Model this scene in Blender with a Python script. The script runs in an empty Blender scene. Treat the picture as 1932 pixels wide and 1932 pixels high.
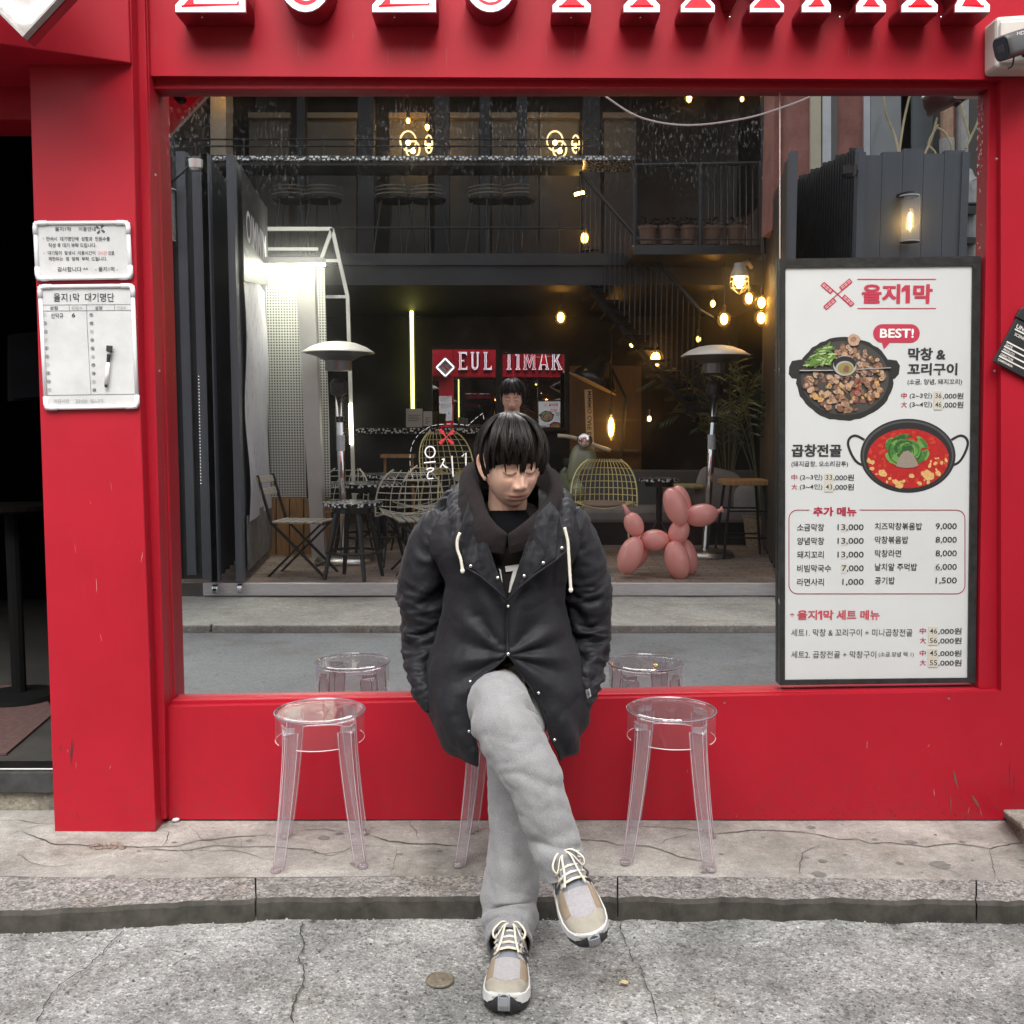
import bpy, bmesh, math, random
import numpy as np
from mathutils import Vector, Matrix, noise
from mathutils.bvhtree import BVHTree
random.seed(7); np.random.seed(7)
SC = bpy.context.scene
COL = SC.collection
PI = math.pi
# ---------------------------------------------------------------- camera
F = 1935.0; CX = 966.0; CY = 966.0; TILT = math.radians(5.0); CAMZ = 1.35
cam_d = bpy.data.cameras.new('camera'); cam = bpy.data.objects.new('camera', cam_d); COL.objects.link(cam)
cam.location = (0, 0, CAMZ); cam.rotation_euler = (PI/2 - TILT, 0, 0)
cam_d.sensor_width = 36; cam_d.lens = 36*F/1932; cam_d.clip_start = .005; cam_d.clip_end = 500
SC.camera = cam
# ---------------------------------------------------------------- light
SUN_EL = math.radians(48); SUN_ROT = math.radians(160)
w = bpy.data.worlds.new('World'); SC.world = w; w.use_nodes = True
nt = w.node_tree; nt.nodes.clear()
sky = nt.nodes.new('ShaderNodeTexSky'); sky.sky_type = 'NISHITA'; sky.sun_disc = False
sky.sun_elevation = SUN_EL; sky.sun_rotation = SUN_ROT; sky.dust_density = 4; sky.air_density = 1; sky.ozone_density = 1
hs = nt.nodes.new('ShaderNodeHueSaturation'); hs.inputs['Saturation'].default_value = .22
bg = nt.nodes.new('ShaderNodeBackground'); bg.inputs['Strength'].default_value = .15
wo = nt.nodes.new('ShaderNodeOutputWorld')
nt.links.new(sky.outputs[0], hs.inputs['Color']); nt.links.new(hs.outputs[0], bg.inputs[0]); nt.links.new(bg.outputs[0], wo.inputs[0])
sd = bpy.data.lights.new('sun', 'SUN'); sun = bpy.data.objects.new('sun', sd); COL.objects.link(sun)
sd.energy = 1.5; sd.angle = math.radians(42); sd.color = (1, .98, .955)
# sun stands over the camera's shoulder, high over the street
sun.rotation_euler = (math.radians(38), 0, math.radians(-12)); sun.location = (0, -4, 9)
vs = SC.view_settings; vs.view_transform = 'Standard'; vs.look = 'None'; vs.exposure = 1.24; vs.gamma = 1
SC.cycles.max_bounces = 14; SC.cycles.transparent_max_bounces = 24; SC.cycles.glossy_bounces = 8; SC.cycles.transmission_bounces = 10
SC.cycles.use_denoising = True
SC.cycles.sample_clamp_indirect = 6
try: SC.cycles.caustics_reflective = False; SC.cycles.caustics_refractive = False
except Exception: pass
# ---------------------------------------------------------------- geometry helpers
CT, ST = math.cos(TILT), math.sin(TILT)
def ray(px, py):
    u = (px-CX)/F; v = (CY-py)/F
    return Vector((u, CT+v*ST, -ST+v*CT))
def P(px, py, Y):                       # a photo pixel (1932 grid) on the upright plane y = Y
    d = ray(px, py); s = Y/d.y
    return Vector((d.x*s, Y, CAMZ+d.z*s))
def G(px, py, z=0.):                    # a photo pixel on the level plane z
    d = ray(px, py); s = (z-CAMZ)/d.z
    return Vector((d.x*s, d.y*s, z))
def proj(p):
    x, y, z = p[0], p[1], p[2]-CAMZ
    dep = y*CT - z*ST; up = y*ST + z*CT
    return (CX+F*x/dep, CY-F*up/dep)
D = 3.45                                # the mirror glass of the shop window
def V(px, py, Yv):                      # what the glass mirrors: stands across the street at 2D - Yv
    p = P(px, py, Yv); return Vector((p.x, 2*D-p.y, p.z))
def VG(px, py, z):
    p = G(px, py, z); return Vector((p.x, 2*D-p.y, p.z))

class MB:
    def __init__(s): s.v = []; s.f = []; s.m = []
    def add(s, vs, fs, mi=0):
        o = len(s.v); s.v += [tuple(v) for v in vs]
        for f in fs: s.f.append(tuple(i+o for i in f)); s.m.append(mi)
        return s
    def box(s, c, d, rot=None, mi=0):
        hx, hy, hz = d[0]/2, d[1]/2, d[2]/2
        pts = [Vector((x, y, z)) for x in (-hx, hx) for y in (-hy, hy) for z in (-hz, hz)]
        if rot is not None: pts = [rot @ p for p in pts]
        c = Vector(c); pts = [p+c for p in pts]
        return s.add(pts, [(0,1,3,2),(4,6,7,5),(0,4,5,1),(2,3,7,6),(0,2,6,4),(1,5,7,3)], mi)
    def bar(s, a, b, wx, wy, up=(0,0,1), mi=0):
        a = Vector(a); b = Vector(b); t = (b-a).normalized(); u = Vector(up)
        if abs(t.dot(u)) > .98: u = Vector((0,1,0))
        x = t.cross(u).normalized(); y = x.cross(t)
        R = Matrix((x, y, t)).transposed()
        return s.box((a+b)/2, (wx, wy, (b-a).length), R, mi)
    def tube(s, pts, r, n=8, cap=True, mi=0, closed=False, flat=1.0):
        pts = [Vector(p) for p in pts]; m = len(pts)
        rs = r if isinstance(r, (list, tuple)) else [r]*m
        t0 = (pts[1]-pts[0]).normalized(); u = Vector((0,0,1)) if abs(t0.z) < .9 else Vector((1,0,0))
        x = t0.cross(u).normalized(); vs = []
        for i in range(m):
            if closed: t = (pts[(i+1) % m]-pts[i-1])
            else: t = pts[min(i+1, m-1)]-pts[max(i-1, 0)]
            if t.length < 1e-9: t = t0.copy()
            t.normalize(); x = (x-t*x.dot(t)); x = x.normalized() if x.length > 1e-6 else t.orthogonal().normalized()
            y = t.cross(x)
            for k in range(n):
                a = 2*PI*k/n; vs.append(pts[i]+x*(math.cos(a)*rs[i])+y*(math.sin(a)*rs[i]*flat))
        fs = []
        for i in range(m if closed else m-1):
            j = (i+1) % m
            for k in range(n):
                l = (k+1) % n; fs.append((i*n+k, i*n+l, j*n+l, j*n+k))
        if cap and not closed:
            fs.append(tuple(range(n-1, -1, -1))); fs.append(tuple((m-1)*n+k for k in range(n)))
        return s.add(vs, fs, mi)
    def lathe(s, prof, c, n=24, mi=0, axis=None):
        c = Vector(c); vs = []; fs = []
        for r, z in prof:
            for k in range(n):
                a = 2*PI*k/n; p = Vector((r*math.cos(a), r*math.sin(a), z))
                vs.append(c+(axis @ p if axis is not None else p))
        for i in range(len(prof)-1):
            for k in range(n):
                l = (k+1) % n; fs.append((i*n+k, i*n+l, (i+1)*n+l, (i+1)*n+k))
        if prof[0][0] > 1e-5: fs.append(tuple(range(n-1, -1, -1)))
        if prof[-1][0] > 1e-5: fs.append(tuple((len(prof)-1)*n+k for k in range(n)))
        return s.add(vs, fs, mi)
    def ell(s, c, r, rot=None, n=20, m=12, mi=0):
        c = Vector(c); vs = []; fs = []
        for i in range(m+1):
            th = PI*i/m
            for k in range(n):
                a = 2*PI*k/n
                p = Vector((r[0]*math.sin(th)*math.cos(a), r[1]*math.sin(th)*math.sin(a), r[2]*math.cos(th)))
                vs.append(c+(rot @ p if rot is not None else p))
        for i in range(m):
            for k in range(n):
                l = (k+1) % n; fs.append((i*n+k, (i+1)*n+k, (i+1)*n+l, i*n+l))
        return s.add(vs, fs, mi)
    def prism(s, poly, off, mi=0):      # poly: 3-D points, off: extrusion vector
        n = len(poly); off = Vector(off); poly = [Vector(p) for p in poly]
        nn = Vector((0,0,0))
        for i in range(n): nn += poly[i].cross(poly[(i+1) % n])
        if nn.dot(off) > 0: poly = poly[::-1]
        vs = poly+[p+off for p in poly]
        fs = [tuple(range(n)), tuple(range(2*n-1, n-1, -1))]+[(i, n+i, n+(i+1) % n, (i+1) % n) for i in range(n)]
        return s.add(vs, fs, mi)
    def pp(s, pix, Y0, Y1, mi=0):       # slab from photo pixels: front at Y0, back at Y1
        return s.prism([P(x, y, Y0) for x, y in pix], (0, Y1-Y0, 0), mi)
    def build(s, name, mat, parent=None, smooth=False, bevel=0, kind=None, subd=0, solid=0):
        me = bpy.data.meshes.new(name); me.from_pydata(s.v, [], s.f)
        mats = mat if isinstance(mat, (list, tuple)) else [mat]
        for k in mats: me.materials.append(k)
        if len(mats) > 1: me.polygons.foreach_set('material_index', s.m)
        if smooth: me.polygons.foreach_set('use_smooth', [True]*len(s.f))
        me.update()
        return link(name, me, parent, bevel, kind, subd, solid)
def link(name, me, parent=None, bevel=0, kind=None, subd=0, solid=0):
    o = bpy.data.objects.new(name, me); COL.objects.link(o)
    if parent is not None:
        o.parent = parent
        if parent.type == 'EMPTY': o.matrix_parent_inverse = Matrix.Translation(-parent.location)
    if kind: o['kind'] = kind
    if solid:
        m = o.modifiers.new('solid', 'SOLIDIFY'); m.thickness = solid; m.offset = 0
    if bevel:
        m = o.modifiers.new('bevel', 'BEVEL'); m.width = bevel; m.segments = 2; m.limit_method = 'ANGLE'; m.angle_limit = .6
    if subd:
        m = o.modifiers.new('sub', 'SUBSURF'); m.levels = subd; m.render_levels = subd
    return o
def tag(o, label, cat, group=None):
    o['label'] = label; o['category'] = cat
    if group: o['group'] = group
    return o
def thing(name, label, cat, loc=(0,0,0), group=None):
    o = bpy.data.objects.new(name, None); COL.objects.link(o); o.location = loc; o.empty_display_size = .05
    return tag(o, label, cat, group)
def dup(root, loc, rz=0, label=None, scale=1):
    r = root.copy(); COL.objects.link(r); r.location = loc; r.rotation_euler = (0, 0, rz); r.scale = (scale,)*3
    if label: r['label'] = label
    for ch in list(root.children):
        c = ch.copy(); COL.objects.link(c); c.parent = r
        for g in list(ch.children):
            d = g.copy(); COL.objects.link(d); d.parent = c
    return r
def fbm(p, sc, oct=3):
    return noise.fractal(Vector((p[0]*sc, p[1]*sc, p[2]*sc)), 1.0, 2.0, oct)
def catmull(pts, n):
    pts = [np.array(p, float) for p in pts]; m = len(pts); out = []
    for i in range(n):
        t = i/(n-1)*(m-1); k = min(int(t), m-2); f = t-k
        p0 = pts[max(k-1, 0)]; p1 = pts[k]; p2 = pts[k+1]; p3 = pts[min(k+2, m-1)]
        out.append(.5*((2*p1)+(-p0+p2)*f+(2*p0-5*p1+4*p2-p3)*f*f+(-p0+3*p1-3*p2+p3)*f**3))
    return out
# ---------------------------------------------------------------- materials
def newmat(name):
    m = bpy.data.materials.new(name); m.use_nodes = True
    nt = m.node_tree; b = nt.nodes['Principled BSDF']
    return m, nt, b
def pm(name, col, rough=.5, metal=0, var=0, scale=6, bump=0, bscale=40, spec=.5, emit=0, ecol=None, coat=0, stretch=None, sheen=0):
    m, nt, b = newmat(name); N = nt.nodes; L = nt.links
    b.inputs['Base Color'].default_value = (*col, 1); b.inputs['Roughness'].default_value = rough
    b.inputs['Metallic'].default_value = metal; b.inputs['Specular IOR Level'].default_value = spec
    if coat: b.inputs['Coat Weight'].default_value = coat
    if sheen: b.inputs['Sheen Weight'].default_value = sheen
    if emit:
        b.inputs['Emission Color'].default_value = (*(ecol or col), 1); b.inputs['Emission Strength'].default_value = emit
    if var or bump:
        tc = N.new('ShaderNodeTexCoord'); mp = N.new('ShaderNodeMapping'); L.new(tc.outputs['Object'], mp.inputs[0])
        if stretch: mp.inputs['Scale'].default_value = stretch
        if var:
            nz = N.new('ShaderNodeTexNoise'); nz.inputs['Scale'].default_value = scale; nz.inputs['Detail'].default_value = 8; nz.inputs['Roughness'].default_value = .65
            L.new(mp.outputs[0], nz.inputs['Vector'])
            cr = N.new('ShaderNodeValToRGB'); cr.color_ramp.elements[0].position = .3; cr.color_ramp.elements[1].position = .7
            cr.color_ramp.elements[0].color = (*[c*(1-var) for c in col], 1); cr.color_ramp.elements[1].color = (*[min(1, c*(1+var)) for c in col], 1)
            L.new(nz.outputs['Fac'], cr.inputs[0]); L.new(cr.outputs[0], b.inputs['Base Color'])
        if bump:
            n2 = N.new('ShaderNodeTexNoise'); n2.inputs['Scale'].default_value = bscale; n2.inputs['Detail'].default_value = 5
            L.new(mp.outputs[0], n2.inputs['Vector'])
            bp = N.new('ShaderNodeBump'); bp.inputs['Strength'].default_value = bump; bp.inputs['Distance'].default_value = .004
            L.new(n2.outputs['Fac'], bp.inputs['Height']); L.new(bp.outputs[0], b.inputs['Normal'])
    return m
def ramp(nt, pts):
    cr = nt.nodes.new('ShaderNodeValToRGB'); e = cr.color_ramp.elements
    while len(e) < len(pts): e.new(.5)
    for i, (p, c) in enumerate(pts): e[i].position = p; e[i].color = (*c, 1) if len(c) == 3 else c
    return cr
def mixc(nt, a, b, fac, mode='MIX'):
    n = nt.nodes.new('ShaderNodeMix'); n.data_type = 'RGBA'; n.blend_type = mode
    for sock, val in ((n.inputs[6], a), (n.inputs[7], b), (n.inputs[0], fac)):
        if hasattr(val, 'links') or hasattr(val, 'is_linked'): nt.links.new(val, sock)
        else: sock.default_value = val if not isinstance(val, tuple) or len(val) == 4 else (*val, 1)
    return n.outputs[2]
def tex(nt, kind, scale, detail=6, vec=None, feat=None, rough=.6):
    n = nt.nodes.new('ShaderNodeTex'+kind); n.inputs['Scale'].default_value = scale
    if kind == 'Noise': n.inputs['Detail'].default_value = detail; n.inputs['Roughness'].default_value = rough
    if feat: n.feature = feat
    if vec is not None: nt.links.new(vec, n.inputs['Vector'])
    return n
def coords(nt, sc=None, kind='Object'):
    tc = nt.nodes.new('ShaderNodeTexCoord')
    if sc is None: return tc.outputs[kind]
    mp = nt.nodes.new('ShaderNodeMapping'); mp.inputs['Scale'].default_value = sc; nt.links.new(tc.outputs[kind], mp.inputs[0])
    return mp.outputs[0]

def ground_mat(name, light, dark, fleck_l, fleck_d, s1=1.2, s2=90, s3=160, bump=.5, contrast=.5, stain=(.75,.7,.62), flk=.08):
    m, nt, b = newmat(name); vec = coords(nt)
    big = tex(nt, 'Noise', s1, 8, vec, rough=.7)
    c = ramp(nt, [(.38, dark), (.62, light)]); nt.links.new(big.outputs['Fac'], c.inputs[0])
    # aggregate: small cells of random tone
    dv = nt.nodes.new('ShaderNodeTexNoise'); dv.inputs['Scale'].default_value = s2*.8; dv.inputs['Detail'].default_value = 3; nt.links.new(vec, dv.inputs['Vector'])
    dm = nt.nodes.new('ShaderNodeMix'); dm.data_type = 'RGBA'; dm.blend_type = 'LINEAR_LIGHT'; dm.inputs[0].default_value = .45/s2; nt.links.new(vec, dm.inputs[6]); nt.links.new(dv.outputs['Color'], dm.inputs[7])
    o1 = c.outputs[0]
    for scl, con in ((s2, contrast), (s2*.42, contrast*.6)):
        vo = tex(nt, 'Voronoi', scl, vec=dm.outputs[2]); rr = ramp(nt, [(0, fleck_d), (flk*.6, fleck_d), (flk*.6+.03, (.43,.43,.43)), (1-flk-.03, (.57,.57,.57)), (1-flk, fleck_l), (1, fleck_l)])
        sp = nt.nodes.new('ShaderNodeSeparateColor'); nt.links.new(vo.outputs['Color'], sp.inputs[0]); nt.links.new(sp.outputs[0], rr.inputs[0])
        o1 = mixc(nt, o1, rr.outputs[0], con, 'OVERLAY')
    fine = tex(nt, 'Noise', s3, 4, vec); fr = ramp(nt, [(.3, (.25,.25,.25)), (.7, (.75,.75,.75))]); nt.links.new(fine.outputs['Fac'], fr.inputs[0])
    o2 = mixc(nt, o1, fr.outputs[0], .55, 'OVERLAY')
    # stains with a shape of their own
    st = tex(nt, 'Noise', 2.3, 6, vec, rough=.75); sr = ramp(nt, [(.52, (1,1,1)), (.72, stain)]); nt.links.new(st.outputs['Fac'], sr.inputs[0])
    o3 = mixc(nt, o2, sr.outputs[0], 1.0, 'MULTIPLY')
    # chewing gum / dark spots
    g = tex(nt, 'Voronoi', 5.5, vec=vec); gr = ramp(nt, [(.055, (.45,.44,.43)), (.075, (1,1,1))]); nt.links.new(g.outputs['Distance'], gr.inputs[0])
    o4 = mixc(nt, o3, gr.outputs[0], .8, 'MULTIPLY')
    nt.links.new(o4, b.inputs['Base Color']); b.inputs['Roughness'].default_value = .9; b.inputs['Specular IOR Level'].default_value = .25
    ad = nt.nodes.new('ShaderNodeMath'); ad.operation = 'ADD'; nt.links.new(fine.outputs['Fac'], ad.inputs[0]); nt.links.new(vo.outputs['Distance'], ad.inputs[1])
    bp = nt.nodes.new('ShaderNodeBump'); bp.inputs['Strength'].default_value = bump; bp.inputs['Distance'].default_value = .006
    nt.links.new(ad.outputs[0], bp.inputs['Height']); nt.links.new(bp.outputs[0], b.inputs['Normal'])
    return m
def red_paint(name, col=(.355,.0092,.021), dirt=.5):
    m, nt, b = newmat(name); vec = coords(nt)
    n1 = tex(nt, 'Noise', 2.0, 6, vec); r1 = ramp(nt, [(.3, tuple(c*.88 for c in col)), (.7, tuple(min(1, c*1.1) for c in col))]); nt.links.new(n1.outputs['Fac'], r1.inputs[0])
    v2 = coords(nt, (14, 14, .9)); n2 = tex(nt, 'Noise', 3, 6, v2, rough=.7); r2 = ramp(nt, [(.6, (0,0,0)), (.82, (1,1,1))]); nt.links.new(n2.outputs['Fac'], r2.inputs[0])
    streak = mixc(nt, r1.outputs[0], (.33,.10,.085), 0.0)
    mx = nt.nodes.new('ShaderNodeMath'); mx.operation = 'MULTIPLY'; mx.inputs[1].default_value = .22*dirt; nt.links.new(r2.outputs[0], mx.inputs[0])
    nt.links.new(mx.outputs[0], streak.node.inputs[0])
    # scuffs and splashes near the pavement
    sx = nt.nodes.new('ShaderNodeSeparateXYZ'); nt.links.new(coords(nt), sx.inputs[0])
    mr = nt.nodes.new('ShaderNodeMapRange'); mr.inputs[1].default_value = .02; mr.inputs[2].default_value = .3; mr.inputs[3].default_value = 1; mr.inputs[4].default_value = 0
    nt.links.new(sx.outputs[2], mr.inputs[0])
    n3 = tex(nt, 'Noise', 26, 6, vec, rough=.75); r3 = ramp(nt, [(.52, (0,0,0)), (.75, (1,1,1))]); nt.links.new(n3.outputs['Fac'], r3.inputs[0])
    m3 = nt.nodes.new('ShaderNodeMath'); m3.operation = 'MULTIPLY'; nt.links.new(mr.outputs[0], m3.inputs[0]); nt.links.new(r3.outputs[0], m3.inputs[1])
    m4 = nt.nodes.new('ShaderNodeMath'); m4.operation = 'MULTIPLY'; m4.inputs[1].default_value = .55; nt.links.new(m3.outputs[0], m4.inputs[0])
    out = mixc(nt, streak, (.12,.045,.04), m4.outputs[0])
    nt.links.new(out, b.inputs['Base Color'])
    b.inputs['Roughness'].default_value = .40; b.inputs['Specular IOR Level'].default_value = .28
    n4 = tex(nt, 'Noise', 1.7, 2, vec); n5 = tex(nt, 'Noise', 220, 2, vec)
    ad = nt.nodes.new('ShaderNodeMath'); ad.operation = 'MULTIPLY_ADD'; ad.inputs[1].default_value = .02; nt.links.new(n5.outputs['Fac'], ad.inputs[0]); nt.links.new(n4.outputs['Fac'], ad.inputs[2])
    bp = nt.nodes.new('ShaderNodeBump'); bp.inputs['Strength'].default_value = .25; bp.inputs['Distance'].default_value = .01
    nt.links.new(ad.outputs[0], bp.inputs['Height']); nt.links.new(bp.outputs[0], b.inputs['Normal'])
    return m
M = {}
M['red'] = red_paint('red paint')
M['redframe'] = red_paint('red frame paint', (.345,.009,.021), .3)
M['pave'] = ground_mat('pavement concrete', (.40,.385,.350), (.215,.207,.188), (.66,.66,.64), (.36,.35,.33), 1.9, 90, 230, .4, .35, (.62,.58,.52))
M['granite'] = ground_mat('kerb granite', (.255,.243,.232), (.185,.178,.170), (.90,.88,.85), (.10,.10,.10), 2.2, 150, 190, .5, .55, flk=.26)
M['kerbface'] = pm('dark kerb face', (.052,.048,.040), .95, 0, .5, 18, .6, 60)  # front face of the kerb, darker and browner than its top
M['gutter'] = ground_mat('gutter concrete', (.40,.40,.385), (.20,.20,.19), (.88,.88,.86), (.10,.10,.10), 2.4, 190, 260, .8, .62, (.66,.64,.58), flk=.12)
M['asphalt'] = ground_mat('street asphalt', (.20,.205,.205), (.15,.152,.152), (.7,.7,.7), (.25,.25,.25), .8, 130, 220, .5, .35)
M['crack'] = pm('crack dirt', (.055,.05,.042), 1, 0, .4, 30)
M['black'] = pm('black paint', (.02,.021,.023), .45, 0, .2, 8)
M['blackmetal'] = pm('black metal', (.018,.018,.019), .35, .3, .2, 8)
M['white'] = pm('white plastic', (.72,.71,.72), .35, 0, .05, 10)
M['steel'] = pm('brushed steel', (.62,.60,.56), .28, 1, .12, 20, stretch=(1,1,.1))
M['chrome'] = pm('chrome', (.8,.8,.8), .12, 1)
M['rubber'] = pm('dark rubber', (.03,.03,.03), .8)
def text(body, x0, x1, yb, h, Y, mat, parent, name='lettering', bold=0, thick=.0008, back=False, shear=0, rot=0):
    """one line of lettering fitted to photo pixels x0..x1 with its foot at yb and height h, standing on plane Y"""
    me, (bx0, bx1, by0, by1) = glyphs(body, bold)
    a = P(x0, yb, Y); b = P(x1, yb, Y); t = P(x0, yb-h, Y)
    sx = (b.x-a.x)/max(bx1-bx0, 1e-5); sz = (t.z-a.z)/max(by1-by0, 1e-5)
    dz = (b.z-a.z)
    for v in me.vertices:
        x, y = v.co.x-bx0, v.co.y-by0
        v.co = (a.x+x*sx+shear*y*sz, Y, a.z+y*sz)
    return solid_text(me, name, mat, parent, (0, thick, 0))
def glyphs(body, bold=0):
    cu = bpy.data.curves.new('t', 'FONT'); cu.body = body; cu.size = 1; cu.fill_mode = 'FRONT'; cu.offset = bold; cu.resolution_u = 3
    ob = bpy.data.objects.new('t', cu); COL.objects.link(ob)
    dg = bpy.context.evaluated_depsgraph_get(); me = bpy.data.meshes.new_from_object(ob.evaluated_get(dg))
    bpy.data.objects.remove(ob); bpy.data.curves.remove(cu)
    xs = [v.co.x for v in me.vertices] or [0, 1]; ys = [v.co.y for v in me.vertices] or [0, 1]
    return me, (min(xs), max(xs), min(ys), max(ys))
def solid_text(me, name, mat, parent, off):
    me.materials.clear(); me.materials.append(mat); me.name = name
    return link(name, me, parent)
def text3(body, M4, hgt, mat, parent, name='lettering', bold=0, width=None):
    """lettering placed by a matrix: x along the line, y up, centred"""
    me, (x0, x1, y0, y1) = glyphs(body, bold); s = hgt/(y1-y0); sx = width/(x1-x0) if width else s
    for v in me.vertices: v.co = M4 @ Vector(((v.co.x-(x0+x1)/2)*sx, (v.co.y-(y0+y1)/2)*s, 0))
    return solid_text(me, name, mat, parent, None)
# ================================================================ street
WALL = 3.38                              # face of the red front wall
def grid_sheet(name, x0, x1, y0, y1, z, nx, ny, mat, jit=0, kind='structure', keep=None):
    b = MB(); vs = []
    for j in range(ny+1):
        for i in range(nx+1):
            x = x0+(x1-x0)*i/nx; y = y0+(y1-y0)*j/ny
            vs.append((x, y, z+jit*fbm((x, y, 0), 1.5)))
    fs = [(j*(nx+1)+i, j*(nx+1)+i+1, (j+1)*(nx+1)+i+1, (j+1)*(nx+1)+i) for j in range(ny) for i in range(nx)]
    b.add(vs, fs); return b.build(name, mat, smooth=True, kind=kind)
RZ = -.062
grid_sheet('road', -14, 14, -.02, 3.2, RZ-.012, 90, 26, M['asphalt'], .004)
# kerb line from the photo: top edge and the joint behind it
KF = [(-900,1745),(0,1721),(160,1715),(330,1704),(475,1697),(640,1694),(900,1693),(1166,1695),(1500,1697),(1845,1701),(1932,1702),(2900,1712)]
KB = [(-900,1660),(0,1654),(160,1656),(330,1657),(490,1656),(640,1655),(900,1651),(1160,1652),(1500,1656),(1832,1660),(1932,1661),(2900,1668)]
def along(tab, px): return float(np.interp(px, [t[0] for t in tab], [t[1] for t in tab]))
pvx = [G(px, along(KB, px)) for px in range(-900, 2901, 60)]
b = MB()
back = [Vector((p.x*1.25, 3.62, 0)) for p in pvx]
vs = []; n = len(pvx)
for j in range(9):
    for i in range(n):
        p = pvx[i].lerp(back[i], j/8); vs.append((p.x, p.y, .003*fbm(p, 2.2)))
b.add(vs, [(j*n+i, j*n+i+1, (j+1)*n+i+1, (j+1)*n+i) for j in range(8) for i in range(n-1)])
b.build('pavement', M['pave'], smooth=True, kind='structure')
joints = [-900, 482, 1165, 1842, 2900]
for q in range(4):
    a0, a1 = joints[q]+(1.5 if q else 0), joints[q+1]-1.5
    m = int((a1-a0)/14); b = MB(); rows = []
    for i in range(m+1):
        px = a0+(a1-a0)*i/m
        k0 = G(px+(490-482)*0, along(KB, px), .001); f0 = G(px, along(KF, px), 0)
        wob = .012*noise.noise(Vector((f0.x*7, 1, 2)))+.010*noise.noise(Vector((f0.x*31, 5, 2)))-.022*max(0, noise.noise(Vector((f0.x*15, 8, 2)))-.35)*-1
        f0.y += wob
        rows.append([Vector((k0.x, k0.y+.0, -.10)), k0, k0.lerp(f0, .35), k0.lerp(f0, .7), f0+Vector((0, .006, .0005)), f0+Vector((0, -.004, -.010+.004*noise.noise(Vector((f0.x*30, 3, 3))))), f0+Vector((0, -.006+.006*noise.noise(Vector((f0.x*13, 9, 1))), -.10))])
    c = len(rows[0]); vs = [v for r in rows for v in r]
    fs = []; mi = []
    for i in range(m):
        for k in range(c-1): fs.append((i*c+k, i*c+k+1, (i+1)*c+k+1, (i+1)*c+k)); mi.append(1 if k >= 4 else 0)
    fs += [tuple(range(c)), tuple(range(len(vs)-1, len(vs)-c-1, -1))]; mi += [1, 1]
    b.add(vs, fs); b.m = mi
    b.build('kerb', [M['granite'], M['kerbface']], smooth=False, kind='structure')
# spots, gum and drips trodden into the pavement
b = MB(); rnd = random.Random(31)
def spot(px, py, r, z=.0016):
    c = G(px, py); n_ = 14; pts = [(c.x+r*(.75+.5*rnd.random())*math.cos(2*PI*k/n_)*1.15, c.y+r*(.75+.5*rnd.random())*math.sin(2*PI*k/n_), 0) for k in range(n_)]; pts = [(x, y, z+.003*fbm((x, y, 0), 2.2)) for x, y, q_ in pts]
    b.add(pts, [tuple(range(n_))])
for px, py, r in ((1546,1650,.021),(1773,1632,.026),(1719,1590,.016),(1554,1625,.013),(1520,1618,.011),(1530,1562,.013),(612,1581,.018),(640,1573,.012),(470,1586,.009),(1360,1612,.007),(210,1655,.012),(755,1612,.008),(1440,1580,.008)): spot(px, py, r)
for k in range(26): spot(rnd.uniform(0, 1930), rnd.uniform(1560, 1648), rnd.uniform(.003, .008))
b.build('pavement_stain', pm('trodden gum', (.165,.16,.148), .9, 0, .3, 40), kind='structure')
# rough concrete gutter between kerb and asphalt
b = MB(); vs = []; nx, ny = 120, 26
for j in range(ny+1):
    for i in range(nx+1):
        px = -900+3800*i/nx; f0 = G(px, along(KF, px), 0); y1 = f0.y+.02; y0 = 2.27+.03*noise.noise(Vector((f0.x*3, 0, 7)))
        y = y0+(y1-y0)*j/ny
        z = RZ+.004*fbm((f0.x, y, 0), 3)+.002*fbm((f0.x, y, 4), 14)-(.010 if j == 0 else 0)
        vs.append((f0.x, y, z))
b.add(vs, [(j*(nx+1)+i, j*(nx+1)+i+1, (j+1)*(nx+1)+i+1, (j+1)*(nx+1)+i) for j in range(ny) for i in range(nx)])
b.build('gutter', M['gutter'], smooth=True, kind='structure')
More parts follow.
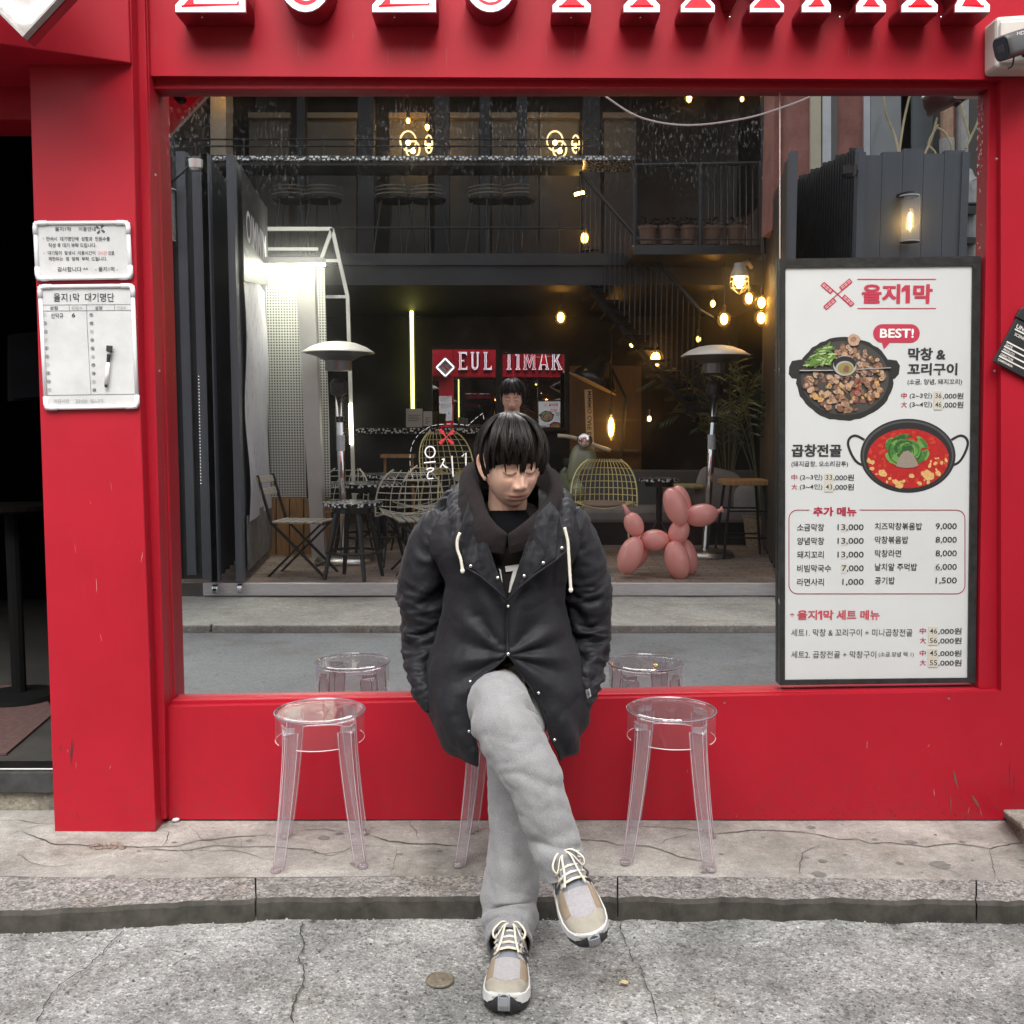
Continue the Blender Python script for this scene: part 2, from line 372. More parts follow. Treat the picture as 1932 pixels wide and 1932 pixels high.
# cracks: narrow dirt-filled gaps
def Z7(pts): return [(x*.3367, 1366+y*.3367) for x, y in pts]
def Z5(pts): return [(455.3+x*.2526, 1203.4+y*.2526) for x, y in pts]
def Z6(pts): return [(1105.8+x*.2526, 1203.4+y*.2526) for x, y in pts]
def Z8(pts): return [(1281.5+x*.3367, 1366+y*.3367) for x, y in pts]
cr = [(Z7([(0,545),(100,540),(200,560),(300,562)]),1),(Z7([(0,640),(110,605),(190,575),(300,562)]),.8),
 (Z7([(110,605),(200,640),(300,680),(420,680),(520,688),(650,684),(780,695),(920,690),(1000,690),(1100,655),(1200,650),(1350,630),(1520,625)]),1.7),
 (Z7([(880,598),(945,605),(940,650),(915,690)]),1),(Z7([(720,710),(850,705),(950,712),(1050,715),(1200,685),(1350,690),(1500,690),(1650,700),(1750,710),(1850,740),(1932,715)]),1.3),
 (Z7([(1050,700),(1180,720),(1300,710),(1400,730),(1480,760),(1550,765)]),.8),(Z7([(1070,580),(1100,610),(1130,650),(1200,660),(1250,700)]),.6),
 (Z7([(870,690),(890,715),(950,720)]),.8),(Z7([(1000,690),(1030,725),(1100,705)]),.8),(Z7([(1350,630),(1350,690),(1400,720)]),.5),(Z7([(150,700),(100,740),(180,790),(300,805),(420,795)]),.7),
 (Z5([(380,1450),(480,1435),(600,1432),(730,1445),(850,1462)]),1.2),(Z5([(945,1475),(1100,1520),(1250,1540),(1450,1545),(1674,1565)]),2.0),(Z5([(1240,1350),(1260,1400),(1310,1450),(1320,1520)]),.7),
 (Z5([(1150,1540),(1160,1620),(1130,1720),(1120,1790)]),.5),(Z5([(455,1635),(520,1615),(640,1610),(760,1600),(850,1555),(960,1560),(1150,1565)]),.8),
 (Z6([(-260,1500),(0,1515),(150,1525),(240,1555),(460,1560),(560,1590),(700,1640),(870,1670),(940,1710)]),1.5),(Z6([(460,1560),(570,1540),(600,1510),(800,1470)]),.8),
 (Z6([(300,1420),(560,1420),(800,1440),(900,1465),(1000,1470),(1280,1440),(1674,1450)]),.9),
 (Z8([(210,620),(400,600),(650,605),(750,620),(900,650),(1000,650),(1070,670),(1200,670),(1380,692),(1540,670),(1740,700),(1860,675),(1990,662)]),1.4),
 (Z8([(800,670),(700,720),(670,790),(680,840),(620,862)]),.9),(Z8([(1740,700),(1760,790),(1770,870)]),.7),(Z8([(1480,800),(1600,868)]),.6)]
b = MB(); rnd = random.Random(3)
for pts, wd in cr:
    g = [G(x, y) for x, y in pts]; L = []
    for i in range(len(g)-1):
        m = max(2, int((g[i+1]-g[i]).length/.012))
        for k in range(m): L.append(g[i].lerp(g[i+1], k/m))
    L.append(g[-1]); vs = []
    for i, p in enumerate(L):
        t = (L[min(i+1, len(L)-1)]-L[max(i-1, 0)]).normalized(); s = Vector((-t.y, t.x, 0))
        p = p+s*(.006*noise.noise(p*22)+.003*noise.noise(p*70))
        ww = .0016*wd*(.6+.8*abs(noise.noise(p*35)))*(min(i, len(L)-1-i, 6)/6*.8+.2)
        z = .0028+.003*fbm(p, 2.2)
        vs += [(p.x+s.x*ww, p.y+s.y*ww, z), (p.x-s.x*ww, p.y-s.y*ww, z)]
    b.add(vs, [(2*i, 2*i+1, 2*i+3, 2*i+2) for i in range(len(L)-1)])
o = b.build('pavement_crack', M['crack'], kind='structure')
b = MB()
for pts, wd in [([(1165,1738),(1182,1790),(1214,1850),(1232,1895),(1243,1960)],1.5),(Z7([(1690,1130),(1700,1230),(1680,1330),(1705,1400),(1690,1480),(1660,1560),(1640,1700)]),2.2),(Z7([(690,1170),(630,1240),(560,1310),(470,1390),(330,1480),(250,1600),(200,1700)]),1.8)]:
    g = [G(x, y, RZ) for x, y in pts]; L = []
    for i in range(len(g)-1):
        m = max(2, int((g[i+1]-g[i]).length/.008))
        for k in range(m): L.append(g[i].lerp(g[i+1], k/m))
    vs = []
    for i, p in enumerate(L):
        t = (L[min(i+1, len(L)-1)]-L[max(i-1, 0)]).normalized(); s = Vector((-t.y, t.x, 0))
        p = p+s*(.010*noise.noise(p*18)+.005*noise.noise(p*60)); ww = .0014*wd*(.3+1.2*abs(noise.noise(p*45)))
        z = RZ+.0075+.004*fbm(p, 3)
        vs += [(p.x+s.x*ww, p.y+s.y*ww, z), (p.x-s.x*ww, p.y-s.y*ww, z)]
    b.add(vs, [(2*i, 2*i+1, 2*i+3, 2*i+2) for i in range(len(L)-1)])
b.build('gutter_crack', M['crack'], kind='structure')
# broken patch of the pavement, grit
b = MB(); rnd = random.Random(5)
for i in range(34):
    q = G(170+62*rnd.random(), 1594+9*rnd.random()); r = rnd.uniform(.003, .011)
    b.ell(q+Vector((0,0,.003)), (r, r*.8, r*.6), Matrix.Rotation(rnd.random()*3, 3, 'Z'), 6, 4)
tag(b.build('rubble', pm('rubble', (.22,.16,.13), .95, 0, .5, 60)), 'crumbled brown rubble in a broken pavement crack beside the pillar', 'rubble'); 
b = MB()
for i in range(420):
    px = rnd.uniform(-60, 2000); q = G(px, 0.5*(along(KF, px))+rnd.uniform(0, 14)+.5*along(KF, px)+34, RZ) if rnd.random() < .5 else G(px, rnd.uniform(1740, 1960), RZ)
    r = rnd.uniform(.0015, .0045); b.ell((q.x, q.y, RZ+.002), (r, r*.8, r*.6), Matrix.Rotation(rnd.random()*3, 3, 'Z'), 6, 4, rnd.choice([0, 0, 1]))
o = b.build('grit', [pm('pale grit', (.42,.41,.38), .9), pm('dark grit', (.08,.075,.07), .9)], kind='stuff'); o['label'] = 'loose grit scattered along the gutter'
b = MB(); c = G(830, 1853, RZ); b.lathe([(.036,0),(.036,.004),(.032,.007),(.030,.005),(.012,.005),(.010,.008),(.0,.0085)], c+Vector((0,0,.004)), 28)
tag(b.build('survey_marker', pm('worn brass', (.17,.145,.105), .6, .2, .5, 60), smooth=False), 'small round worn brass cap set in the grey gutter', 'marker')
b = MB(); c = G(1176, 1863, RZ)
b.add([c+Vector(v) for v in [(-.012,0,.011),(-.004,.008,.014),(.006,.006,.016),(.013,.001,.012),(.004,-.007,.013),(-.005,-.006,.016)]], [(0,1,2,3,4,5)])
tag(b.build('leaf', pm('dry leaf', (.62,.50,.26), .8), solid=.0008), 'small curled yellow dry leaf lying on the gutter', 'leaf')
b = MB(); c = G(332, 1551); b.ell(c+Vector((0,0,.008)), (.013,.007,.007), Matrix.Rotation(.4,3,'Z'), 10, 6)
tag(b.build('litter', M['white'], smooth=True), 'small white scrap of litter at the foot of the red wall', 'litter')
b = MB(); c = G(1921, 1551); b.prism([c+Vector(v) for v in [(-.02,-.006,.004),(.004,-.012,.004),(.014,.008,.02),(-.012,.012,.018)]], (0,.002,.003))
tag(b.build('cardboard_scrap', pm('card', (.55,.40,.30), .9)), 'pinkish cardboard scrap wedged beside the broken concrete block', 'scrap')
b = MB(); z = .085
tp = [(1888,1527),(2200,1520),(2200,1640),(1975,1592)]
top = [G(x, y, z) for x, y in tp]; bot = [G(1893,1540,0), Vector((top[1].x, top[1].y, 0)), G(2200,1700,0), G(1958,1635,0)]
b.add(top+bot, [(0,3,2,1),(0,1,5,4),(1,2,6,5),(2,3,7,6),(3,0,4,7)])
tag(b.build('concrete_block', ground_mat('old block', (.36,.34,.29), (.2,.19,.16), (.8,.8,.8), (.1,.1,.1), 5, 80, 120, 1.2, .5), bevel=.012), 'broken concrete step block against the right end of the red wall', 'block')

# ================================================================ the red shopfront
shop = thing('red_shopfront', 'red painted shopfront with a wide mirror window and dark doorway', 'shop', (0, WALL, 0))
b = MB()
b.pp([(262,-420),(2400,-440),(2400,152),(1888,150),(268,143)], WALL, 3.7)
b.build('fascia', M['red'], shop)
b = MB(); b.pp([(310,1334),(1889,1304),(2400,1296),(2400,1547),(311,1546)], WALL, 3.7)
b.build('bulkhead', M['red'], shop)
b = MB(); b.pp([(1888.0,150),(2400,152),(2400,1296),(1889,1304)], WALL, 3.7)
b.build('wall', M['red'], shop)
b = MB(); b.pp([(238,-420),(261,-420),(310.5,1333),(313,1546),(292,1546)], 3.345, 3.7); b.pp([(264,-420),(267,-420),(300,900),(309,1333),(306,1333)], 3.36, 3.5)
b.build('corner_trim', M['redframe'], shop, bevel=.002)
b = MB(); b.pp([(44,-200),(243,-200),(262,700),(294,1569),(103,1573),(76,800)], 3.29, 3.7)
b.build('pillar', M['red'], shop, bevel=.003)
# scuffs, drips and chips in the red paint
b = MB(); rnd = random.Random(12)
def scuff(px, py, dx, dy, wd, Y, mi):
    a = P(px, py, Y-.0008); e = P(px+dx, py+dy, Y-.0008); L = []; n_ = 12
    for k in range(n_+1):
        p = a.lerp(e, k/n_); w_ = wd*math.sin(PI*(k+.3)/(n_+.6))*(.6+.8*rnd.random()); o_ = .002*noise.noise(p*30); L += [(p.x-w_+o_, p.y, p.z), (p.x+w_+o_, p.y, p.z)]
    b.add(L, [(2*k, 2*k+1, 2*k+3, 2*k+2) for k in range(n_)], mi)
scuff(136,1392,-2,52,.0035,3.29,0); scuff(139,1400,-3,30,.002,3.29,0); scuff(181,1090,2,30,.0012,3.29,1); scuff(222,1025,3,-2,.001,3.29,1); scuff(1808,1490,-10,-38,.004,WALL,2); scuff(1794,1500,0,36,.002,WALL,2); scuff(1848,1525,-14,-26,.005,WALL,2); scuff(1905,1500,0,-80,.0012,WALL,0); scuff(1912,1510,2,-60,.001,WALL,0); scuff(1751,1410,3,-6,.0016,WALL,1); scuff(1888,1408,2,-8,.0014,WALL,1)
for k in range(16): scuff(rnd.uniform(330,1880), rnd.uniform(1350,1540), rnd.uniform(-5,5), rnd.uniform(3,18), rnd.uniform(.0005,.0014), WALL, rnd.choice([0,1,1,2]))
for k in range(12): scuff(rnd.uniform(110,285), rnd.uniform(800,1560), rnd.uniform(-4,4), rnd.uniform(3,22), rnd.uniform(.0005,.0012), 3.29, rnd.choice([0,1,1]))
for k in range(22): scuff(rnd.uniform(290,1880), rnd.uniform(50,85), rnd.uniform(-1,1), rnd.uniform(12,52), rnd.uniform(.0006,.0016), WALL, 3)
for k in range(90):
    px = rnd.uniform(1760,1890)*.6+rnd.uniform(330,1890)*.4; scuff(px, 1545-abs(rnd.gauss(0,14)), rnd.uniform(-1,1), rnd.uniform(-2,-4), rnd.uniform(.0008,.0022), WALL, 0)
b.build('paint_wear', [pm('dark scuff', (.10,.012,.018), .8), pm('pale chip', (.42,.16,.15), .6), pm('brown drip', (.17,.060,.052), .7), pm('rain streak', (.33,.032,.040), .5)], shop, kind='stuff')
for px, py in ((1367,1326),(620,1336),(1790,1318),(300,700),(1876,700),(293,330),(1880,300)):
    q = MB(); q.lathe([(.0042,0),(.004,.0015),(0,.002)], P(px, py, WALL-.0005), 10, axis=Matrix.Rotation(PI/2,3,'X')); q.build('screw', M['steel'], shop)
# window: stepped red frame, mirror pane in two leaves
fr = MB()
fr.pp([(268,144),(1887,151),(1866,167),(290,168)], 3.41, 3.6)
fr.pp([(268,144),(290,168),(324,1321),(309,1334)], 3.41, 3.6)
fr.pp([(1887,151),(1889,1304),(1846,1299),(1866,167)], 3.41, 3.6)
fr.pp([(309,1334),(324,1321),(1846,1299),(1889,1304)], 3.41, 3.6)
window = fr.build('window_frame', M['redframe'], shop, bevel=.0025)
fr = MB()
fr.pp([(284,158),(1872,158),(1862,171),(292,171)], 3.432, 3.6); fr.pp([(284,158),(296,172),(330,1316),(316,1330)], 3.432, 3.6)
fr.pp([(1872,158),(1850,1304),(1840,1296),(1861,171)], 3.432, 3.6); fr.pp([(316,1330),(330,1317),(1840,1296),(1850,1304)], 3.432, 3.6)
fr.build('glazing_bead', M['redframe'], window, bevel=.002)
def mirror_glass():
    m, nt, b = newmat('mirror glass'); N = nt.nodes; L = nt.links
    b.inputs['Metallic'].default_value = 1; b.inputs['Roughness'].default_value = 0; b.inputs['Base Color'].default_value = (.90,.92,.92,1)
    df = N.new('ShaderNodeBsdfDiffuse'); df.inputs[0].default_value = (.42,.42,.41,1)
    vec = coords(nt); 
    # dust: fine vertical specks, thick near the head of the pane, plus a faint overall film
    n1 = tex(nt, 'Noise', 1, 5, coords(nt, (120, 120, 45)), rough=.8); r1 = ramp(nt, [(.53, (0,0,0)), (.74, (1,1,1))]); L.new(n1.outputs['Fac'], r1.inputs[0])
    n2 = tex(nt, 'Noise', 1, 4, coords(nt, (3.0, 1, 1.6))); r2 = ramp(nt, [(.38, (0,0,0)), (.62, (1,1,1))]); L.new(n2.outputs['Fac'], r2.inputs[0])
    sx = N.new('ShaderNodeSeparateXYZ'); L.new(vec, sx.inputs[0])
    mr = N.new('ShaderNodeMapRange'); mr.inputs[1].default_value = 2.02; mr.inputs[2].default_value = 2.30; L.new(sx.outputs[2], mr.inputs[0])
    mx = N.new('ShaderNodeMapRange'); mx.inputs[1].default_value = .75; mx.inputs[2].default_value = .95; mx.inputs[3].default_value = 1; mx.inputs[4].default_value = 0; L.new(sx.outputs[0], mx.inputs[0])
    def mul(a, bb):
        q = N.new('ShaderNodeMath'); q.operation = 'MULTIPLY'
        for i, s in enumerate((a, bb)):
            if isinstance(s, float): q.inputs[i].default_value = s
            else: L.new(s, q.inputs[i])
        return q.outputs[0]
    a = mul(mul(mul(r1.outputs[0], r2.outputs[0]), mr.outputs[0]), mx.outputs[0])
    v1 = tex(nt, 'Voronoi', 24, vec=vec); rv = ramp(nt, [(.02, (1,1,1)), (.05, (0,0,0))]); L.new(v1.outputs['Distance'], rv.inputs[0])
    s1 = tex(nt, 'Noise', 7, 4, vec, rough=.8); r3 = ramp(nt, [(.5, (0,0,0)), (.8, (1,1,1))]); L.new(s1.outputs['Fac'], r3.inputs[0])
    bsp = mul(mul(rv.outputs[0], r3.outputs[0]), .5)
    ad = N.new('ShaderNodeMath'); ad.operation = 'MULTIPLY_ADD'; L.new(a, ad.inputs[0]); ad.inputs[1].default_value = .75; L.new(bsp, ad.inputs[2])
    film = N.new('ShaderNodeMath'); film.operation = 'MULTIPLY_ADD'; L.new(r3.outputs[0], film.inputs[0]); film.inputs[1].default_value = .010; film.inputs[2].default_value = .004
    a2 = N.new('ShaderNodeMath'); a2.operation = 'ADD'; a2.use_clamp = True; L.new(ad.outputs[0], a2.inputs[0]); L.new(film.outputs[0], a2.inputs[1])
    gh = N.new('ShaderNodeBsdfGlossy'); gh.inputs['Roughness'].default_value = .11; gh.inputs[0].default_value = (.84,.86,.86,1); mh = N.new('ShaderNodeMixShader'); mh.inputs[0].default_value = .035; L.new(b.outputs[0], mh.inputs[1]); L.new(gh.outputs[0], mh.inputs[2])
    mxs = N.new('ShaderNodeMixShader'); L.new(a2.outputs[0], mxs.inputs[0]); L.new(mh.outputs[0], mxs.inputs[1]); L.new(df.outputs[0], mxs.inputs[2])
    L.new(mxs.outputs[0], N['Material Output'].inputs[0])
    return m
M['mirror'] = mirror_glass()
b = MB(); b.add([P(280,150,D), P(1470.6,150,D), P(1470.6,1330,D), P(310,1330,D)], [(0,1,2,3)]); b.build('pane', M['mirror'], window)
b = MB(); b.add([P(1472.2,150,D), P(1880,150,D), P(1870,1320,D), P(1472.2,1320,D)], [(0,1,2,3)]); b.build('pane', M['mirror'], window)
b = MB(); b.pp([(1470.7,165),(1472.1,165),(1472.1,488),(1470.7,488)], D-.003, D+.02); b.build('joint_strip', pm('pale seal', (.5,.4,.34), .5), window)
# putty smears along the right edge of the glass
b = MB(); rnd = random.Random(11)
for i in range(60):
    px = 1858+rnd.uniform(-14, 1); py = rnd.uniform(172, 330) if rnd.random() < .75 else rnd.uniform(170, 470)
    a = P(px, py, D-.002); b.tube([a, a+Vector((rnd.uniform(-.004,.004), 0, rnd.uniform(-.012,.012)))], .0009, 4)
for i in range(46):
    px = rnd.uniform(1420, 1470)*0+1476+rnd.uniform(-4, 3); py = rnd.uniform(500, 1285); a = P(px, py, 3.4245)
    b.tube([a, a+Vector((rnd.uniform(-.006,.006), -.001, rnd.uniform(-.015,.015))), a+Vector((rnd.uniform(-.006,.006), 0, rnd.uniform(-.02,.02)))], .0008, 4)
b.build('sealant', pm('dry sealant', (.55,.56,.55), .5), window, kind='stuff')
# canopy wedge over the door and the doorway
a = P(242,0,3.275); x1 = a.x; cz = 2.455
def plan(x): return 3.275+(x-x1)*.50
b = MB(); pl = [(x1, 3.275), (x1-1.6, plan(x1-1.6)), (x1-1.6, 3.7), (x1, 3.7)]
b.prism([Vector((x, y, cz)) for x, y in pl], (0,0,1.2)); b.build('canopy', M['red'], shop, bevel=.003)
pe = P(46,300,3.29).x
rm = MB(); X0 = -4.2; X1 = -1.18
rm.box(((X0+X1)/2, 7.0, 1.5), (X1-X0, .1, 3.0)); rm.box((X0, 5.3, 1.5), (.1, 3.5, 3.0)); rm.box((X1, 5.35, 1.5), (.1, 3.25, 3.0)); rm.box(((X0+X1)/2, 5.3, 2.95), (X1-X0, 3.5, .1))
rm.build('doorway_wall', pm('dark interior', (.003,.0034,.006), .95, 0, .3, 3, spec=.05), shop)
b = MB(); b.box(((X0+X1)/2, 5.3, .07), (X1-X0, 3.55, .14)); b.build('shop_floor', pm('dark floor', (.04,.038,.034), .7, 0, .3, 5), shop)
b = MB(); b.box(((X0+pe)/2, 3.60, 2.80), (pe-X0, .2, .9)); b.build('door_head', M['red'], shop)
b = MB(); b.box(((X0-1.3)/2, 3.505, .105), (-1.3-X0, .09, .075), mi=0); b.box(((X0-1.3)/2, 3.512, .148), (-1.3-X0, .08, .010), mi=1)
b.build('threshold', [pm('threshold black', (.03,.03,.03), .7, 0, .6, 14), M['steel']], shop, bevel=.004)
b = MB(); b.box(((X0-1.3)/2, 3.53, .032), (-1.3-X0, .10, .075)); b.build('door_step', ground_mat('step', (.25,.23,.18), (.13,.12,.10), (.7,.7,.7), (.2,.2,.2), 6, 60, 120, .8, .4), shop, bevel=.006)
b = MB(); q = [G(-200,1300,.15), G(74,1290,.15), G(101,1345,.15), G(12,1421,.15), G(-200,1424,.15)]; b.prism(q, (0,0,-.008))
tag(b.build('doormat', pm('red brown mat', (.085,.045,.04), .95, 0, .4, 40)), 'dark red brown mat on the floor inside the doorway', 'mat')
# things just made out in the dark doorway
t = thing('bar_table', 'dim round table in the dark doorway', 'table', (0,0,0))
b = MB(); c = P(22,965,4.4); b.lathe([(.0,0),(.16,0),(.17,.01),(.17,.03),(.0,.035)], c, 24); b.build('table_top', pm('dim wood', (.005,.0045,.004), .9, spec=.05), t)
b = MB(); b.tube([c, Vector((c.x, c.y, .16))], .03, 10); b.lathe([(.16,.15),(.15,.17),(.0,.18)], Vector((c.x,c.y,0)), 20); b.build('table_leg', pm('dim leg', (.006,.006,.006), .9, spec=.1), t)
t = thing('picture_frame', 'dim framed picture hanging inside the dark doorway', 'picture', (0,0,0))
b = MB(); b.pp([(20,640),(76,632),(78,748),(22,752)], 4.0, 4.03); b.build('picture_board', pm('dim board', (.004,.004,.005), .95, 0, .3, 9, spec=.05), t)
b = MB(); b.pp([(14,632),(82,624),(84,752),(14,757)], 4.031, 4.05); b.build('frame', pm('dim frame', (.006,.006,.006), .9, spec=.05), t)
# strip of bulbs on the bladed diamond sign above the door
def diamond_bar(b, c, r, wd, y0, y1, mi=0):
    o = [Vector((c.x+dx*r, y0, c.z+dz*r)) for dx, dz in ((0,-1),(1,0),(0,1),(-1,0))]; i_ = [Vector((c.x+dx*(r-wd*1.41), y0, c.z+dz*(r-wd*1.41))) for dx, dz in ((0,-1),(1,0),(0,1),(-1,0))]
    for k in range(4): b.prism([o[k], o[(k+1) % 4], i_[(k+1) % 4], i_[k]], (0, y1-y0, 0), mi)
t = thing('bulb_sign', 'diamond shaped sign edged with white bulbs above the doorway', 'sign', (0,0,0))
SY = 2.91; bt = P(90,74,SY); r = .25; cc = Vector((bt.x-.06, SY, bt.z+r))
b = MB(); diamond_bar(b, cc, r, .075, SY, SY+.01); diamond_bar(b, cc, r, .006, SY-.018, SY)
b.build('bulb_channel', pm('grey channel', (.33,.31,.29), .45, .4, .2, 30), t)
b = MB(); diamond_bar(b, cc, r+.004, .085, SY+.0115, SY+.05); b.bar(cc+Vector((-.12,.04,.12)), cc+Vector((.11,.04,-.11)), .03, .02, (0,1,0)); b.build('sign_frame', M['redframe'], t)
b = MB(); e = [Vector((cc.x+dx*(r-.11), SY+.035, cc.z+dz*(r-.11))) for dx, dz in ((0,-1),(1,0),(0,1),(-1,0))]; b.prism(e, (0,.012,0)); b.build('sign_back', pm('grey planking', (.16,.16,.15), .7, 0, .3, 6), t)
M['led'] = pm('white bulb', (1,1,1), .3, emit=3.0, ecol=(.95,.97,1))
crn = [Vector((cc.x+dx*(r-.042), SY-.012, cc.z+dz*(r-.042))) for dx, dz in ((0,-1),(1,0),(0,1),(-1,0))]
for k in range(4):
    for i in range(9):
        p = crn[k].lerp(crn[(k+1) % 4], (i+.7)/9.4)
        q = MB(); q.ell(p, (.0135,.012,.0135), n=10, m=6); q.build('bulb', M['led'], t, smooth=True)
b = MB(); b.tube([cc+Vector((.1,.04,.2)), Vector((cc.x+.1, 3.5, cc.z+.2))], .02, 8); b.tube([cc+Vector((-.1,.04,.2)), Vector((cc.x-.1, 3.5, cc.z+.2))], .02, 8); b.build('bracket', M['redframe'], t)

# ---- channel letters E U L J I 1 M A K
def letter_outline(ch):
    f = .26                                                   # slab foot flare height
    def stem(x0, x1, lo=True, hi=True, e=.055, y0=0, y1=1):      # vertical stem with splayed feet
        p = [(x0-e, y0), (x1+e, y0), (x1+e, y0+.055), (x1, y0+.115)] if lo else [(x0, y0), (x1, y0)]
        m_ = (y0+y1)/2
        p += [(x1, m_-.05), (x1+.025, m_), (x1, m_+.05)]
        p += [(x1, y1-.115), (x1+e, y1-.055), (x1+e, y1), (x0-e, y1), (x0-e, y1-.055), (x0, y1-.115)] if hi else [(x1, y1), (x0, y1)]
        p += [(x0, m_+.05), (x0-.025, m_), (x0, m_-.05)]
        if lo: p += [(x0, y0+.115), (x0-e, y0+.055)]
        return p
    if ch == 'E': return [[(0,0),(.54,0),(.54,.25),(.44,.11),(.20,.11),(.20,.45),(.32,.45),(.36,.40),(.36,.60),(.32,.55),(.20,.55),(.20,.89),(.42,.89),(.52,.76),(.52,1),(0,1),(0,.945),(.06,.885),(.06,.55),(.03,.5),(.06,.45),(.06,.115),(0,.055)]]
    if ch == 'L': return [[(0,0),(.50,0),(.50,.30),(.40,.11),(.20,.11),(.20,.45),(.235,.5),(.20,.55),(.20,.885),(.26,.945),(.26,1),(0,1),(0,.945),(.06,.885),(.06,.55),(.03,.5),(.06,.45),(.06,.115),(0,.055)]]
    if ch == 'U':
        o = [(.06,.34)]
        for k in range(13): a = PI+PI*k/12; o.append((.29+.23*math.cos(a), .24+.24*math.sin(a)))
        o += [(.52,.885),(.58,.945),(.58,1),(.36,1),(.36,.945),(.41,.885)]
        for k in range(11): a = -PI*k/10; o.append((.30+.11*math.cos(a), .26+.13*math.sin(a)))
        o += [(.19,.885),(.25,.945),(.25,1),(0,1),(0,.945),(.06,.885)]
        return [o]
    if ch == 'J':
        o = []
        for k in range(14): a = PI*1.12+PI*.88*k/13; o.append((.26+.25*math.cos(a), .25+.25*math.sin(a)))
        o += [(.51,.885),(.57,.945),(.57,1),(.30,1),(.30,.945),(.36,.885)]
        for k in range(11): a = -PI*.86*k/10; o.append((.26+.10*math.cos(a), .26+.14*math.sin(a)))
        return [o]
    if ch == 'I': return [stem(.07,.21)]
    if ch == '1': return [[(.02,0),(.30,0),(.30,.055),(.24,.115),(.24,1),(.14,1),(0,.88),(0,.76),(.08,.80),(.08,.115),(.02,.055)]]
    if ch == 'M': return [[(0,0),(.26,0),(.26,.055),(.20,.115),(.20,.62),(.36,.10),(.42,.10),(.57,.62),(.57,.115),(.51,.055),(.51,0),(.77,0),(.77,.055),(.71,.115),(.71,.885),(.77,.945),(.77,1),(.55,1),(.385,.46),(.22,1),(0,1),(0,.945),(.06,.885),(.06,.115),(0,.055)]]
    if ch == 'A': return [[(0,0),(.22,0),(.22,.055),(.18,.115),(.205,.26),(.41,.26),(.435,.115),(.395,.055),(.395,0),(.62,0),(.62,.055),(.57,.115),(.40,1),(.22,1),(.05,.115),(0,.055)], [(.225,.36),(.31,.82),(.39,.36)]]
    if ch == 'K': return [[(0,0),(.26,0),(.26,.055),(.20,.115),(.20,.38),(.26,.46),(.40,.115),(.37,.055),(.37,0),(.62,0),(.62,.055),(.56,.115),(.36,.58),(.50,.885),(.57,.945),(.57,1),(.35,1),(.35,.945),(.38,.885),(.20,.54),(.20,.885),(.26,.945),(.26,1),(0,1),(0,.945),(.06,.885),(.06,.115),(0,.055)]]
def curve_mesh(polys, ext, off, res=1):
    cu = bpy.data.curves.new('c', 'CURVE'); cu.dimensions = '2D'; cu.fill_mode = 'BOTH'; cu.extrude = ext; cu.offset = off
    for p in polys:
        sp = cu.splines.new('POLY'); sp.points.add(len(p)-1); sp.use_cyclic_u = True
        for k, (x, y) in enumerate(p): sp.points[k].co = (x, y, 0, 1)
    ob = bpy.data.objects.new('c', cu); COL.objects.link(ob)
    me = bpy.data.meshes.new_from_object(ob.evaluated_get(bpy.context.evaluated_depsgraph_get()))
    bpy.data.objects.remove(ob); bpy.data.curves.remove(cu); return me
sign = thing('shop_sign', 'row of big lit red and white slab letters on the red fascia', 'sign', (0, WALL, 2.6))
M['letterwhite'] = pm('lit white acrylic', (.85,.84,.88), .35, emit=.36, ecol=(.93,.90,1.0))
M['letterred'] = pm('lit red acrylic', (.60,.006,.018), .35, emit=.20, ecol=(1,.012,.035))
M['letterside'] = pm('letter return', (.20,.009,.016), .4)
LY = WALL-.105; zb = P(966, 24.5, LY).z; LH = .43
for ch, x0, x1 in [('E',330,465),('U',511,642),('L',701,824),('J',870,986),('I',1041,1116),('1',1170,1246),('M',1283,1480),('A',1511,1672),('K',1699,1868)]:
    polys = letter_outline(ch); xs = [p[0] for q in polys for p in q]; ax = P(x0, 25, LY).x; bx = P(x1, 25, LY).x
    sx = (bx-ax)/(max(xs)-min(xs)); pl = [[(x*sx, y*LH) for x, y in q] for q in polys]
    if ch == 'I': pl = [[(x-(.015*sx), y) for x, y in q] for q in pl]
    def place(me, y):
        for v in me.vertices: v.co = (ax+v.co.x, y-v.co.z, zb+v.co.y)
        me.update(); return me
    me = place(curve_mesh(pl, .05, 0), WALL-.053); me.materials.append(M['letterside']); L0 = link('letter', me, sign)
    me = place(curve_mesh(pl, .002, -.003), LY-.001); me.materials.append(M['letterwhite']); link('letter_face', me, L0)
    me = place(curve_mesh(pl, .0015, -.0215 if ch != 'M' else -.0135), LY-.0035); me.materials.append(M['letterred']); link('letter_inlay', me, L0)
    s = MB(); fx = [x for q in pl for x, y in q if y < .03] or [0]; s.ell((ax+sum(fx)/len(fx), WALL-.07, zb+.001 if ch not in 'UJ' else zb+.003), (.0035,.0035,.003), n=8, m=6); s.build('screw', M['chrome'], L0)

